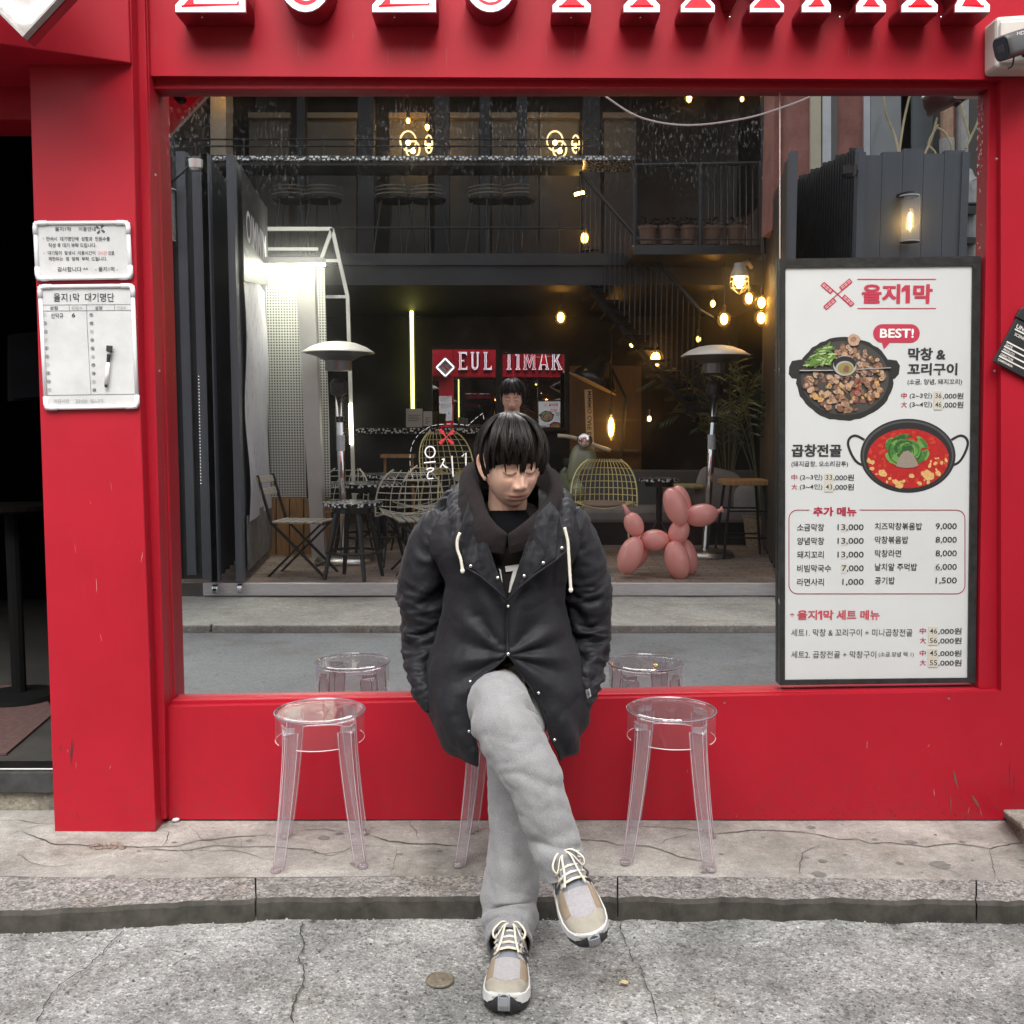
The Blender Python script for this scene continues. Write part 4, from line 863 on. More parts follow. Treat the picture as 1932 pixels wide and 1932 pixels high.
# ---- clear stools
def schlick(nt, f0=.04):
    lw = nt.nodes.new('ShaderNodeLayerWeight'); lw.inputs[0].default_value = .5
    p5 = nt.nodes.new('ShaderNodeMath'); p5.operation = 'POWER'; p5.inputs[1].default_value = 5; nt.links.new(lw.outputs['Facing'], p5.inputs[0])
    ma = nt.nodes.new('ShaderNodeMath'); ma.operation = 'MULTIPLY_ADD'; ma.inputs[1].default_value = 1-f0; ma.inputs[2].default_value = f0; nt.links.new(p5.outputs[0], ma.inputs[0]); return ma
def clear_mat(k0=.05, k1=.35):
    m, nt, b_ = newmat('clear polycarbonate'); N = nt.nodes; L = nt.links; N.remove(b_)
    tr = N.new('ShaderNodeBsdfTransparent'); tr.inputs[0].default_value = (.93,.91,.925,1)
    gl = N.new('ShaderNodeBsdfGlossy'); gl.inputs['Roughness'].default_value = .03; gl.inputs[0].default_value = (1,1,1,1)
    df = N.new('ShaderNodeBsdfDiffuse'); df.inputs[0].default_value = (.62,.58,.60,1)
    fr_ = schlick(nt)
    lw = N.new('ShaderNodeLayerWeight'); lw.inputs[0].default_value = .35
    rr = ramp(nt, [(0, (k0,)*3), (.6, (k0*1.3,)*3), (1, (k1,)*3)]); L.new(lw.outputs['Facing'], rr.inputs[0])
    m1 = N.new('ShaderNodeMixShader'); L.new(rr.outputs[0], m1.inputs[0]); L.new(tr.outputs[0], m1.inputs[1]); L.new(df.outputs[0], m1.inputs[2])
    m2 = N.new('ShaderNodeMixShader'); L.new(fr_.outputs[0], m2.inputs[0]); L.new(m1.outputs[0], m2.inputs[1]); L.new(gl.outputs[0], m2.inputs[2])
    L.new(m2.outputs[0], N['Material Output'].inputs[0]); return m
M['clear'] = clear_mat()
M['clearleg'] = clear_mat(.095, .42); M['clearglint'] = clear_mat(.30, .6)
def make_stool():
    t = thing('clear_stool', 'x', 'stool', (0,0,0), 'clear plastic stools in front of the red shopfront')
    H = .462; R0 = .139
    b = MB(); b.lathe([(0,H-.0075),(.010,H-.0075),(.011,H-.0055),(.0135,H-.0055),(.0145,H-.0065),(R0-.012,H-.0050),(R0-.008,H),(R0-.002,H-.002),(R0,H-.008),(R0-.001,H-.014),(R0-.006,H-.016),(R0-.012,H-.013),(0,H-.0135)], (0,0,0), 96); b.build('seat', M['clear'], t, smooth=False)
    # skirt under the seat, cut away between the legs, with the rolled lower edge
    n = 96; rp = .1365
    def skirt(rad, z0, z1):
        vs = []; fs = []
        for k in range(n): a = 2*PI*k/n; vs += [(rad*math.cos(a), rad*math.sin(a), z0), (rad*math.cos(a), rad*math.sin(a), z1)]
        for k in range(n): l = (k+1) % n; fs.append((2*k, 2*l, 2*l+1, 2*k+1))
        return vs, fs
    b = MB(); vs, fs = skirt(rp, H-.092, H-.012); b.add(vs, fs); b.build('apron', M['clear'], t, smooth=True)
    M['edgehighlight'] = pm('edge highlight', (.66,.56,.57), .15, spec=.8); M['linehighlight'] = pm('edge highlight line', (.52,.42,.45), .2, spec=.8)  # opaque pale tints stand in for light caught along the clear edges
    for q in range(4):
        b = MB(); b.tube([(rp*math.cos(a), rp*math.sin(a), H-.092) for a in np.linspace(PI/4+q*PI/2+.30, PI/4+(q+1)*PI/2-.30, 18)], .0017, 5); b.build('apron_edge', M['edgehighlight'], t, smooth=True)
    b = MB(); b.tube([(R0*math.cos(a), R0*math.sin(a), H-.006) for a in np.linspace(0, 2*PI, 65)[:-1]], .0022, 6, closed=True); b.build('seat_rim', pm('dark rim line', (.20,.17,.21), .08, spec=1), t, smooth=True)  # dark line drawn round the rim of the clear seat
    for q in range(4):
        a = PI/4+q*PI/2; rd = Vector((math.cos(a), math.sin(a), 0)); tg = Vector((-rd.y, rd.x, 0)); b = MB()
        prof = []
        for i in range(15):
            f_ = i/14; z = (H-.045)*(1-f_)+.012*f_; r_ = .128+.055*f_**1.35; wd = .036*(1-f_)+.024*f_
            c_ = rd*r_+Vector((0,0,z)); th = .006
            # V-shaped section: two flanges meeting at an outer ridge
            prof.append([c_+rd*.010, c_+tg*wd*.95-rd*(.010), c_+tg*wd*.95-rd*(.010+th), c_+rd*(.010-th*1.3), c_-tg*wd*.95-rd*(.010+th), c_-tg*wd*.95-rd*.010])
        vs = [p for r_ in prof for p in r_]; m = 6
        fs = [(i*m+k, i*m+(k+1) % m, (i+1)*m+(k+1) % m, (i+1)*m+k) for i in range(14) for k in range(m)]+[tuple(range(m-1,-1,-1)), tuple(range(14*m, 15*m))]
        b.add(vs, fs); lg = b.build('leg', M['clearleg'], t, bevel=.0012)
        b = MB()
        for kk in (0, 1, 5): b.tube([r_[kk] for r_ in prof], .0013, 5)
        b.build('leg_highlight', M['linehighlight'], lg, smooth=True)  # added pale lines that paint the bright ridges of the clear leg
        b = MB(); c_ = rd*.131+Vector((0,0,H-.040)); b.prism([c_+rd*.014+Vector((0,0,-.012)), c_+tg*.028-rd*.004+Vector((0,0,-.004)), c_+tg*.030-rd*.002+Vector((0,0,.014)), c_+rd*.006+Vector((0,0,.010)), c_-tg*.030-rd*.002+Vector((0,0,.014)), c_-tg*.028-rd*.004+Vector((0,0,-.004))], -rd*.005); b.build('leg_shoulder', M['clearglint'], lg, bevel=.001)
        b = MB(); c_ = rd*.183; b.lathe([(.012,0),(.0165,.002),(.018,.008),(.015,.013),(.010,.014)], c_, 14); b.build('foot', M['clear'], lg, smooth=True)
        b = MB(); b.lathe([(.0115,-.0),(.012,.003)], c_, 14); b.build('foot_pad', pm('foot pad', (.30,.28,.28), .4), lg)
    return t
st = make_stool()
SZ = 0.001
def stool_at(px, py): return G(px, py, 0)
cL = G(608,1609,0); cR = G(1263,1605,0); cM = G(953,1606,0)
st.location = (cL.x, cL.y, SZ); st.rotation_euler = (0,0,math.radians(7)); st['label'] = 'clear stool left of the seated man, nearest the red pillar'
dup(st, (cR.x, cR.y, SZ), math.radians(-11), 'clear stool right of the seated man, below the menu board')
dup(st, (cM.x, cM.y, SZ), math.radians(-6), 'clear stool under the seated man, mostly hidden by his coat')
# ================================================================ across the street (seen in the mirror glass)
def mpp(Yv): return Yv/F
def R3(p): return Vector((p[0], 2*D-p[1], p[2]))
def vprism(b, pix, Y0, Y1, mi=0):        # slab whose street face is at virtual depth Y0 and back at Y1
    b.prism([V(x, y, Y0) for x, y in pix], (0, -(Y1-Y0), 0), mi)
def vrect(b, x0, x1, y0, y1, Y0, Y1, mi=0): vprism(b, [(x0,y0),(x1,y0),(x1,y1),(x0,y1)], Y0, Y1, mi)
M['apron'] = ground_mat('street edge concrete', (.40,.385,.34), (.28,.27,.24), (.8,.8,.78), (.25,.25,.23), 1.0, 70, 160, .5, .35)
M['terr'] = None
def brick_floor():
    m, nt, b = newmat('terrace brick floor'); vec = coords(nt)
    br = nt.nodes.new('ShaderNodeTexBrick'); br.inputs['Scale'].default_value = 1; br.inputs['Brick Width'].default_value = .24; br.inputs['Row Height'].default_value = .09; br.inputs['Mortar Size'].default_value = .006
    br.inputs['Color1'].default_value = (.24,.165,.13,1); br.inputs['Color2'].default_value = (.33,.27,.22,1); br.inputs['Mortar'].default_value = (.11,.10,.09,1)
    nt.links.new(vec, br.inputs['Vector']); n1 = tex(nt, 'Noise', 2.5, 6, vec); r1 = ramp(nt, [(.3,(.6,.6,.6)),(.7,(1.2,1.15,1.1))]); nt.links.new(n1.outputs['Fac'], r1.inputs[0])
    nt.links.new(mixc(nt, br.outputs['Color'], r1.outputs[0], 1.0, 'MULTIPLY'), b.inputs['Base Color']); b.inputs['Roughness'].default_value = .7
    return m
M['terr'] = brick_floor()
def terrazzo():
    m, nt, b = newmat('black and white terrazzo'); v = tex(nt, 'Voronoi', 34, vec=coords(nt))
    r = ramp(nt, [(0,(.66,.66,.64)),(.40,(.60,.60,.59)),(.47,(.015,.015,.016))]); nt.links.new(v.outputs['Distance'], r.inputs[0])
    nt.links.new(r.outputs[0], b.inputs['Base Color']); b.inputs['Roughness'].default_value = .2; return m
M['terrazzo'] = terrazzo()
M['cafeblack'] = pm('charcoal cladding', (.010,.011,.0135), .6, 0, .35, 3)
M['cafedark'] = pm('dark interior wall', (.010,.0095,.0095), .7, 0, .4, 3)
M['siding'] = pm('slate grey siding', (.080,.090,.102), .5, 0, .2, 5, stretch=(1,1,.15))
M['brownslat'] = pm('dark brown slats', (.035,.027,.022), .6, 0, .3, 6, stretch=(1,1,.2))
M['slat'] = pm('black slats', (.012,.013,.016), .55, 0, .2, 5)
M['warmwall'] = pm('brown boarded wall', (.10,.055,.026), .7, 0, .4, 4, stretch=(1,1,.2))
M['matte'] = pm('matte black', (.006,.006,.007), .85, spec=.12)
M['cream'] = pm('cream metal', (.58,.58,.54), .45, 0, .08, 4)
M['gold'] = pm('pale gold wire', (.72,.64,.28), .35, .4)
M['whitewire'] = pm('cream wire', (.66,.63,.50), .4)
M['wood'] = pm('weathered wood', (.30,.27,.22), .7, 0, .35, 12, stretch=(1,6,6))
M['honey'] = pm('honey wood', (.42,.24,.09), .6, 0, .35, 9, stretch=(4,4,.4))
M['bulbglow'] = pm('warm filament', (1,.6,.2), .3, emit=30, ecol=(1,.60,.20))
M['bulbglow2'] = pm('warm bulb', (1,.55,.15), .3, emit=16, ecol=(1,.58,.15))
M['neon'] = pm('yellow neon', (1,.9,.3), .3, emit=2.2, ecol=(1,.93,.25))
M['ledwhite'] = pm('warm white strip', (1,1,.9), .3, emit=150, ecol=(1,.96,.80))
def glassy(name, tint=(.9,.92,.92), frost=.06):
    m, nt, b_ = newmat(name); N = nt.nodes; L = nt.links; N.remove(b_)
    tr = N.new('ShaderNodeBsdfTransparent'); tr.inputs[0].default_value = (*tint, 1); gl = N.new('ShaderNodeBsdfGlossy'); gl.inputs['Roughness'].default_value = .03
    df = N.new('ShaderNodeBsdfDiffuse'); df.inputs[0].default_value = (.7,.7,.68,1); fr_ = schlick(nt)
    m1 = N.new('ShaderNodeMixShader'); m1.inputs[0].default_value = frost; L.new(tr.outputs[0], m1.inputs[1]); L.new(df.outputs[0], m1.inputs[2])
    m2 = N.new('ShaderNodeMixShader'); L.new(fr_.outputs[0], m2.inputs[0]); L.new(m1.outputs[0], m2.inputs[1]); L.new(gl.outputs[0], m2.inputs[2]); L.new(m2.outputs[0], N['Material Output'].inputs[0]); return m
M['glass'] = glassy('clear glass'); M['frost'] = glassy('lamp glass', (.92,.92,.9), .14)
# --- ground
grid_sheet('far_pavement', -14, 14, -1.17, -.02, 0.012-.04, 60, 8, M['apron'], .012)
b = MB()
for i in range(7): b.box((-12.05+4.0*i, -.02, -.06), (3.98,.10,.075))
b.build('far_kerb', [M['apron']], kind='structure', bevel=.012)
TZ = .075; YT = -1.17
b = MB(); b.box((0, YT-3.35, TZ-.08), (6.4, 6.7, .16)); b.build('terrace_floor', M['terr'], kind='structure')
b = MB(); b.box((0, YT+.012, TZ-.045), (4.9, .03, .10)); b.build('terrace_edge', pm('worn aluminium edge', (.62,.62,.61), .4, .3, .15, 30, stretch=(.3,3,3)), kind='structure', bevel=.004)
# --- cafe building
cafe = thing('cafe_building', 'dark two storey cafe reflected in the shop window', 'cafe', (0,-5,0))
GB = -7.40                                # ground floor back wall
b = MB(); b.box((0, GB-.12, 1.5), (6.6, .2, 2.9)); b.build('wall', M['cafedark'], cafe)
b = MB(); b.box((-3.15, -4.6, 1.5), (.12, 5.4, 2.9)); b.box((3.15, -4.6, 1.5), (.12, 5.4, 2.9)); b.build('side_wall', M['cafeblack'], cafe)
FZ = 3.02; YB2 = -4.15
b = MB(); b.box((0, (YB2+GB)/2, FZ-.09), (6.6, abs(GB-YB2), .26)); b.build('upper_floor', M['cafeblack'], cafe)
b = MB(); b.box((0, GB-.6, 4.7), (9, .2, 3.5)); b.build('upper_wall', pm('upper wall', (.055,.052,.044), .7, 0, .3, 2), cafe)
b = MB(); b.box((0, (YB2+GB)/2-.3, 6.5), (9, abs(GB-YB2)+.6, .3)); b.build('roof', M['cafeblack'], cafe)
b = MB(); b.box((-3.6, -5.9, 4.7), (.14, 3.6, 3.5)); b.box((3.2, -5.9, 5.3), (.14, 3.6, 2.2)); b.build('upper_side_wall', M['cafeblack'], cafe)
# upper facade: posts, pale window bays, warm interior
b = MB()
for x0, x1, y0, y1 in ((560,575,168,490),(675,705,180,480),(820,848,180,480),(905,925,180,500),(975,995,180,480),(1100,1132,170,470)): vrect(b, x0, x1, y0, y1, 12.6, 12.75)
b.build('upper_post', M['cafeblack'], cafe)
vb = [(470,545),(580,672),(735,808),(828,903),(928,1016),(1018,1092),(1140,1200)]
for i, (x0, x1) in enumerate(vb):
    q = MB(); vrect(q, x0, x1, 215, 300, 13.6, 13.66); wn = q.build('window', pm('window bay', (.14,.13,.10), .6, 0, .3, 2), cafe)
    q = MB(); vrect(q, x0-2, x1+2, 212, 222, 13.5, 13.6); q.build('lintel', pm('lintel', (.25,.20,.12), .6), wn)
    q = MB(); vrect(q, x0, x1, 312, 480, 13.6, 13.66); q.build('window', pm('lower bay', (.045,.042,.036), .6, 0, .3, 2), cafe)
b = MB(); vrect(b, 397, 426, 165, 292, 12.2, 12.5); b.build('column', pm('beige column', (.46,.41,.30), .6, 0, .1, 3), cafe)
b = MB(); vrect(b, 309, 1198, 294, 302, 11.0, 11.5); vrect(b, 309, 1100, 303, 312, 11.05, 11.5, 1)
b.build('upper_counter', [M['terrazzo'], M['cafeblack']], cafe)
b = MB()
for y in (263, 276): b.tube([V(312,y,11.3), V(1110,y,11.3)], .010, 6)
for x in (320,460,610,760,910,1090): b.tube([V(x,262,11.3), V(x,295,11.3)], .010, 6)
for y in (430,): b.tube([V(480,y,11.1), V(1100,y,11.1)], .014, 6)
b.build('railing', M['blackmetal'], cafe)
b = MB(); vrect(b, 309, 1200, 478, 500, 11.0, 11.2); b.build('floor_edge', M['cafeblack'], cafe)
# cafe windows that mirror the red shopfront
YAWP = -.012                             # the old panes hang a little out of true
M['cafeglass'] = pm('dark cafe window', (.36,.36,.38), .005, 1)
for x0, x1, y0, y1 in ((815,935,658,900),(948,1066,667,806)):
    q = MB(); pc = [V(x0,y0,14.24), V(x1,y0,14.24), V(x1,y1,14.24), V(x0,y1,14.24)]; xm = (pc[0].x+pc[1].x)/2; q.add([Vector((v.x, v.y+(v.x-xm)*YAWP, v.z)) for v in pc], [(0,1,2,3)]); pn = q.build('window_pane', M['cafeglass'], cafe)
    q = MB()
    for a in ((x0-7,x1+7,y0-7,y0),(x0-7,x1+7,y1,y1+7),(x0-7,x0,y0,y1),(x1,x1+7,y0,y1)): vrect(q, *a, 14.16, 14.24)
    q.build('window_frame', M['cafeblack'], pn)
# warm room at the right
b = MB(); vrect(b, 1075, 1210, 690, 960, 13.2, 13.3); b.build('boarded_wall', M['warmwall'], cafe)
b = MB()
for y in (790, 848): vrect(b, 1118, 1205, y, y+5, 13.0, 13.2)
b.build('shelf', pm('shelf', (.12,.08,.045), .6), cafe)
# --- upper balcony box with flower pots, staircase
t = thing('balcony', 'black steel balcony with a rail of potted plants above the stairs', 'balcony', (0,-4,3))
b = MB(); vrect(b, 1195, 1440, 462, 480, 10.2, 11.4); b.build('balcony_floor', M['blackmetal'], t)
b = MB()
for x in (1198,1322,1436): b.tube([V(x,310,10.25), V(x,465,10.25)], .022, 6)
b.tube([V(1196,312,10.25), V(1438,308,10.25)], .02, 6); b.tube([V(1196,452,10.25), V(1438,452,10.25)], .008, 6)
for x in range(1335, 1436, 12): b.tube([V(x,312,11.2), V(x,462,11.2)], .010, 5)
b.tube([V(1440,168,10.2), V(1440,480,10.2)], .028, 6); b.build('balcony_rail', pm('dark steel', (.018,.018,.021), .5, .3), t)
pots = thing('flower_pot', 'terracotta flower pot with a dark low plant on the balcony ledge', 'flower pot', (0,0,0), 'flower pots on the balcony ledge')
b = MB(); b.lathe([(.0,0),(.07,0),(.092,.15),(.10,.15),(.10,.18),(.085,.18),(.08,.15),(0,.15)], (0,0,0), 16); b.build('pot', pm('terracotta', (.13,.075,.05), .8), pots, smooth=False)
b = MB(); rnd = random.Random(2)
for i in range(46):
    a = rnd.random()*6.28; r = .11*math.sqrt(rnd.random()); p = Vector((r*math.cos(a), r*math.sin(a), .17+.08*rnd.random())); d = Vector((math.cos(a), math.sin(a), .4)).normalized()*.05; s_ = Vector((-math.sin(a), math.cos(a), 0))*.014
    b.add([p, p+d*.5+s_, p+d, p+d*.5-s_], [(0,1,2,3)])
b.build('foliage', pm('dark leaf', (.022,.04,.022), .6), pots)
for i, x in enumerate((1222,1259,1299,1345,1388)):
    p = V(x, 462, 10.5)
    if i == 0: pots.location = p
    else: dup(pots, p, i*.7)
t = thing('staircase', 'black steel staircase with thin balusters rising to the balcony', 'staircase', (0,-4,0))
b = MB(); s0 = V(1095,325,11.2); s1 = V(1320,585,10.4)
b.tube([s0, s1], .022, 6); b.tube([s1, V(1345,600,10.4)], .02, 6); b.build('handrail', pm('handrail', (.03,.027,.024), .45, .4), t)
b = MB()
for i in range(24):
    p = s0.lerp(s1, i/23); b.tube([p, p+Vector((0,0,-.95))], .008, 5)
b.build('baluster', M['blackmetal'], t)
b = MB()
for i in range(13):
    p = s0.lerp(s1, i/12); b.box(p+Vector((0,-.35,-1.0)), (.26,.75,.035))
b.build('stair_tread', M['matte'], t)
b = MB(); b.bar(s0+Vector((0,0,-1.1)), s1+Vector((0,0,-1.1)), .04, .14, (0,1,0)); b.build('stringer', M['matte'], t)
# --- folding black slat fences left and right of the terrace
fence_g = 'folding slat fence panels at the terrace edge'
def fence_panel(label, A, B, z0, z1, nslat, mat='siding', depth=.03, gap=.30, wheels=True):
    A = Vector((*A, 0)); B = Vector((*B, 0)); t = thing('fence_panel', label, 'fence', (A.x, A.y, 0), fence_g); u = (B-A).normalized(); nrm = Vector((-u.y, u.x, 0)); Lg = (B-A).length
    b = MB(); b.bar(A+Vector((0,0,(z0+z1)/2))-u*0, B+Vector((0,0,(z0+z1)/2)), .012, z1-z0, (0,0,1)); b.build('backing', M['slat'], t)
    b = MB()
    for i in range(nslat):
        f_ = (i+.5)/nslat; p = A+u*(Lg*f_); wd = Lg/nslat*(1-gap)
        R = Matrix((u, nrm, Vector((0,0,1)))).transposed()
        for sd_ in (-1, 1): b.box(p+nrm*sd_*(.006+depth/2)+Vector((0,0,(z0+z1)/2+.012*((i*7) % 5))), (wd, depth, z1-z0), R)
    b.build('slats', M[mat], t)
    b = MB()
    for p in (A, B): b.box(p+Vector((0,0,(z0+z1)/2)), (.055,.085,z1-z0+.04))
    b.build('post', M['siding'], t)
    if wheels:
        for p in (A, B):
            q = MB(); q.lathe([(.012,-.018),(.038,-.018),(.038,.018),(.012,.018)], p+Vector((0,.02,TZ-.02 if p.y < YT else .02))+Vector((0,0,.02)), 14, axis=Matrix.Rotation(PI/2,3,'Y')); q.build('caster', M['chrome'], t)
    return t
def xv(px, Yv): return (px-CX)/F*Yv*1.0     # lateral position of a pixel column at a virtual depth (near the horizon)
def vxy(px, Yv, py=900): p = V(px, py, Yv); return (p.x, p.y)
Ztop = 3.36
fence_panel('flat grey fence panel at the left edge of the reflected terrace, with a lamp', vxy(230,8.0), vxy(402,8.02), .12, Ztop, 6, 'siding', .03, .42)
fence_panel('folded black fence panel left of the reflected terrace, seen almost edge on', vxy(404,8.02), vxy(446,9.35), .12, Ztop, 26, 'slat', .022, .5)
fence_panel('fence panel carrying the cafe banner, left of the reflected terrace', vxy(450,8.05), vxy(507,9.9), .12, Ztop, 10, 'siding', .01, .05)
fence_panel('flat grey boarded fence panel behind the menu board in the reflection', vxy(1606,7.9), vxy(1796,7.9), .12, Ztop-.02, 5, 'siding', .02, .02)
fence_panel('folded black fence panel of vertical slats right of the reflected terrace', vxy(1492,9.0), vxy(1602,7.95), .12, Ztop+.02, 24, 'slat', .03, .4)
fence_panel('dark brown fence panel standing edge on at the right of the reflected terrace', vxy(1482,7.95), vxy(1440,10.6), .12, Ztop, 14, 'brownslat', .02, .1)
# banner on the left panel
t = thing('cafe_banner', 'tall white cafe banner with a black lettered head on the fence panel', 'banner', (0,0,0))
A = Vector((*vxy(452,8.05), 0)); B = Vector((*vxy(507,9.9), 0)); u = (B-A).normalized(); nrm = Vector((u.y, -u.x, 0))
if nrm.x < 0: nrm = -nrm
def bn(f_, z, o=.035): return A+u*((B-A).length*f_)+nrm*o+Vector((0,0,z))
def banner_mat():
    m, nt, b_ = newmat('banner print'); vec = coords(nt, (9, 9, 2.2)); n1 = tex(nt, 'Noise', 3, 6, vec, rough=.7); r1 = ramp(nt, [(.36,(.10,.10,.13)),(.43,(.52,.52,.58)),(.8,(.56,.56,.60))]); nt.links.new(n1.outputs['Fac'], r1.inputs[0]); nt.links.new(r1.outputs[0], b_.inputs['Base Color']); b_.inputs['Roughness'].default_value = .35; return m
b = MB(); rows = []
for i in range(25):
    z = .55+(2.55-.55)*i/24; l = .10+.02*math.sin(i*.5); r = .86; rows.append([bn(l+(r-l)*k/6, z, .042+.012*math.sin(k*1.3+i*.4)) for k in range(7)])
b.add([p for r_ in rows for p in r_], [(i*7+k, i*7+k+1, (i+1)*7+k+1, (i+1)*7+k) for i in range(24) for k in range(6)]); b.build('banner_sheet', banner_mat(), t, smooth=True)
b = MB(); b.prism([bn(.06,2.45,.05), bn(.90,2.62,.05), bn(.90,3.32,.05), bn(.06,3.32,.05)], nrm*.004); b.build('banner_head', M['black'], t)
MM = Matrix((-u, Vector((0,0,1)), nrm)).transposed().to_4x4()
text3('MIMMIO', Matrix.Translation(bn(.48,2.92,.0585)) @ MM, .26, M['white'], t, 'lettering', .01, 1.25); text3('CAFE', Matrix.Translation(bn(.16,2.70,.0585)) @ MM, .05, M['white'], t, 'lettering', 0, .2)
b = MB(); b.prism([bn(.06,.16,.03), bn(.95,.16,.03), bn(.95,.6,.03), bn(.06,.6,.03)], nrm*.004); b.build('banner_foot', pm('worn grey', (.14,.13,.12), .7, 0, .5, 8), t)
# wall lamps: glass cylinder with filament
def wall_lamp(label, px, py0, py1, Yv, lit):
    t = thing('wall_lamp', label, 'lamp', (0,0,0), 'glass cylinder wall lamps on the fence')
    c0 = V(px, py1, Yv); c1 = V(px, py0, Yv); s = mpp(Yv)
    b = MB(); vrect(b, px-26, px+8, py0-14, py1+14, Yv+.10, Yv+.13); b.build('back_plate', pm('lamp plate', (.035,.04,.046), .5), t)
    b = MB(); b.bar(c1+Vector((-.04,-.1,.02)), c1+Vector((0,0,.02)), .05, .025); b.lathe([(.0,0),(.035,0),(.035,-.05),(.0,-.05)], c1+Vector((0,0,.03)), 14); b.build('lamp_holder', M['blackmetal'], t)
    b = MB(); r = 18*s; b.lathe([(r,0),(r,(c1-c0).z)], c0, 24); b.f = b.f[:24]; b.m = b.m[:24]; b.build('glass_shade', M['frost'], t, smooth=True)
    b = MB(); b.lathe([(r,-.004),(r,.004),(r-.006,.004),(r-.006,-.004),(r,-.004)], c0, 24); b.lathe([(r,-.004),(r,.004),(r-.006,.004),(r-.006,-.004),(r,-.004)], c1, 24); b.build('shade_rim', pm('rim glass', (.6,.6,.6), .2), t)
    if lit:
        b = MB(); h = (c1-c0).z
        for f_ in (.34,.47,.58): b.ell(c0+Vector((0,0,h*f_)), (.011,.011,.022), n=8, m=6)
        b.build('filament', M['bulbglow'], t)
        b = MB(); b.lathe([(0,0),(.028,.02),(.03,h*.3),(.018,h*.45),(.018,h*.5)], c0+Vector((0,0,h*.22)), 12); b.build('bulb', M['frost'], t, smooth=True)
wall_lamp('lit glass cylinder lamp on the right fence above the menu board', 1716, 370, 456, 7.78, True)
wall_lamp('unlit glass cylinder lamp on the left fence at the window edge', 313, 358, 454, 7.85, False)
t = thing('floodlight', 'small round black floodlight arm on top of left fence', 'lamp', (0,0,0)); p = V(369,312,7.75)
b = MB(); b.lathe([(0,.03),(.055,.03),(.05,-.03),(.035,-.05),(0,-.05)], p+Vector((0,0,.01)), 16); b.build('lamp_head', M['steel'], t)
b = MB(); b.tube(catmull([p+Vector((-.03,0,.02)), V(345,325,7.8), V(322,345,7.88), V(316,358,7.92)], 12), .009, 6); b.build('arm', M['blackmetal'], t)
t = thing('floodlight', 'small round black floodlight on top of right fence corner', 'lamp', (0,0,0)); p = V(1602,322,7.75)
b = MB(); b.lathe([(0,.03),(.06,.03),(.055,-.03),(.035,-.05),(0,-.05)], p, 16); b.build('lamp_head', M['blackmetal'], t)
b = MB(); b.tube([p+Vector((.02,0,0)), V(1618,322,7.88), V(1618,340,7.9)], .012, 6); b.build('arm', M['blackmetal'], t)
# --- white perforated screens, white column, wood skirting, house-shaped frame
def perf():
    m, nt, b = newmat('perforated white sheet'); sx = nt.nodes.new('ShaderNodeSeparateXYZ'); nt.links.new(coords(nt), sx.inputs[0]); cx = nt.nodes.new('ShaderNodeCombineXYZ'); nt.links.new(sx.outputs[0], cx.inputs[0]); nt.links.new(sx.outputs[2], cx.inputs[1])
    v = nt.nodes.new('ShaderNodeTexVoronoi'); v.voronoi_dimensions = '2D'; v.inputs['Scale'].default_value = 1/.026; v.inputs['Randomness'].default_value = 0; nt.links.new(cx.outputs[0], v.inputs['Vector'])
    r = ramp(nt, [(.27,(.05,.055,.05)),(.34,(.66,.67,.61))]); nt.links.new(v.outputs['Distance'], r.inputs[0]); nt.links.new(r.outputs[0], b.inputs['Base Color']); b.inputs['Roughness'].default_value = .5; return m
M['perf'] = perf(); pg = 'white perforated screens beside the heater'
for lb, x0, x1 in (('wider white perforated metal screen left of the cream column', 496,566),('narrower white perforated metal screen right of the cream column', 592,612)):
    b = MB(); vprism(b, [(x0,500),(x1,500),(x1+12,938),(x0+16,938)], 9.85, 9.87); tag(b.build('perforated_screen', M['perf']), lb, 'screen', pg)
b = MB(); vprism(b, [(557,492),(592,492),(613,1056),(588,1056)], 9.6, 9.72); tag(b.build('white_column', M['cream'], bevel=.006), 'square white column between the perforated screens', 'column')
b = MB(); vprism(b, [(500,940),(622,940),(628,1050),(500,1056)], 9.84, 9.88); tag(b.build('wood_skirting', M['honey']), 'honey coloured wood boards under the perforated screens', 'boards')
b = MB()
for x in (520,545,572): vrect(b, x, x+2, 941, 1052, 9.835, 9.845)
tag(b.build('board_gap', M['black']), 'dark gaps between the honey coloured boards', 'gaps')
t = thing('screen_light', 'bright white strip light washing the perforated screens', 'light', (0,0,0))
b = MB(); b.bar(V(500,492,9.5), V(612,492,9.5), .10, .05); b.build('housing', M['cream'], t)
b = MB(); b.bar(V(502,499,9.66), V(612,499,9.50), .03, .02); b.build('diffuser', M['ledwhite'], t)
t = thing('house_frame', 'white house shaped tube frame standing behind the column', 'frame', (0,0,0))
b = MB(); pts = [(668,930),(656,560),(628,432),(490,432)]
pts = [(668,945),(656,560)]; b.bar(V(668,945,10.4), V(656,560,10.4), .035, .035); b.bar(V(656,560,10.4), V(627,432,10.4), .035, .035); b.bar(V(627,432,10.4), V(592,530,10.4), .035, .035); b.bar(V(627,432,10.4), V(480,432,10.4), .035, .035); b.bar(V(656,560,10.4), V(600,560,10.4), .03, .03); b.bar(V(600,470,10.4), V(480,470,10.4), .03, .03); b.bar(V(640,492,10.4), V(600,492,10.4), .03, .03)
b.build('tube_frame', M['cream'], t)
b = MB(); b.bar(V(661,762,10.36), V(663,838,10.36), .035, .02); b.build('light_strip', pm('strip', (1,1,.85), .3, emit=4, ecol=(1,.95,.7)), t)
t = thing('neon_tube', 'upright yellow neon tube on the cafe wall', 'neon light', (0,0,0))
b = MB(); b.tube([V(776.5,586,13.6), V(779,790,13.6)], .022, 8); b.build('tube', M['neon'], t)
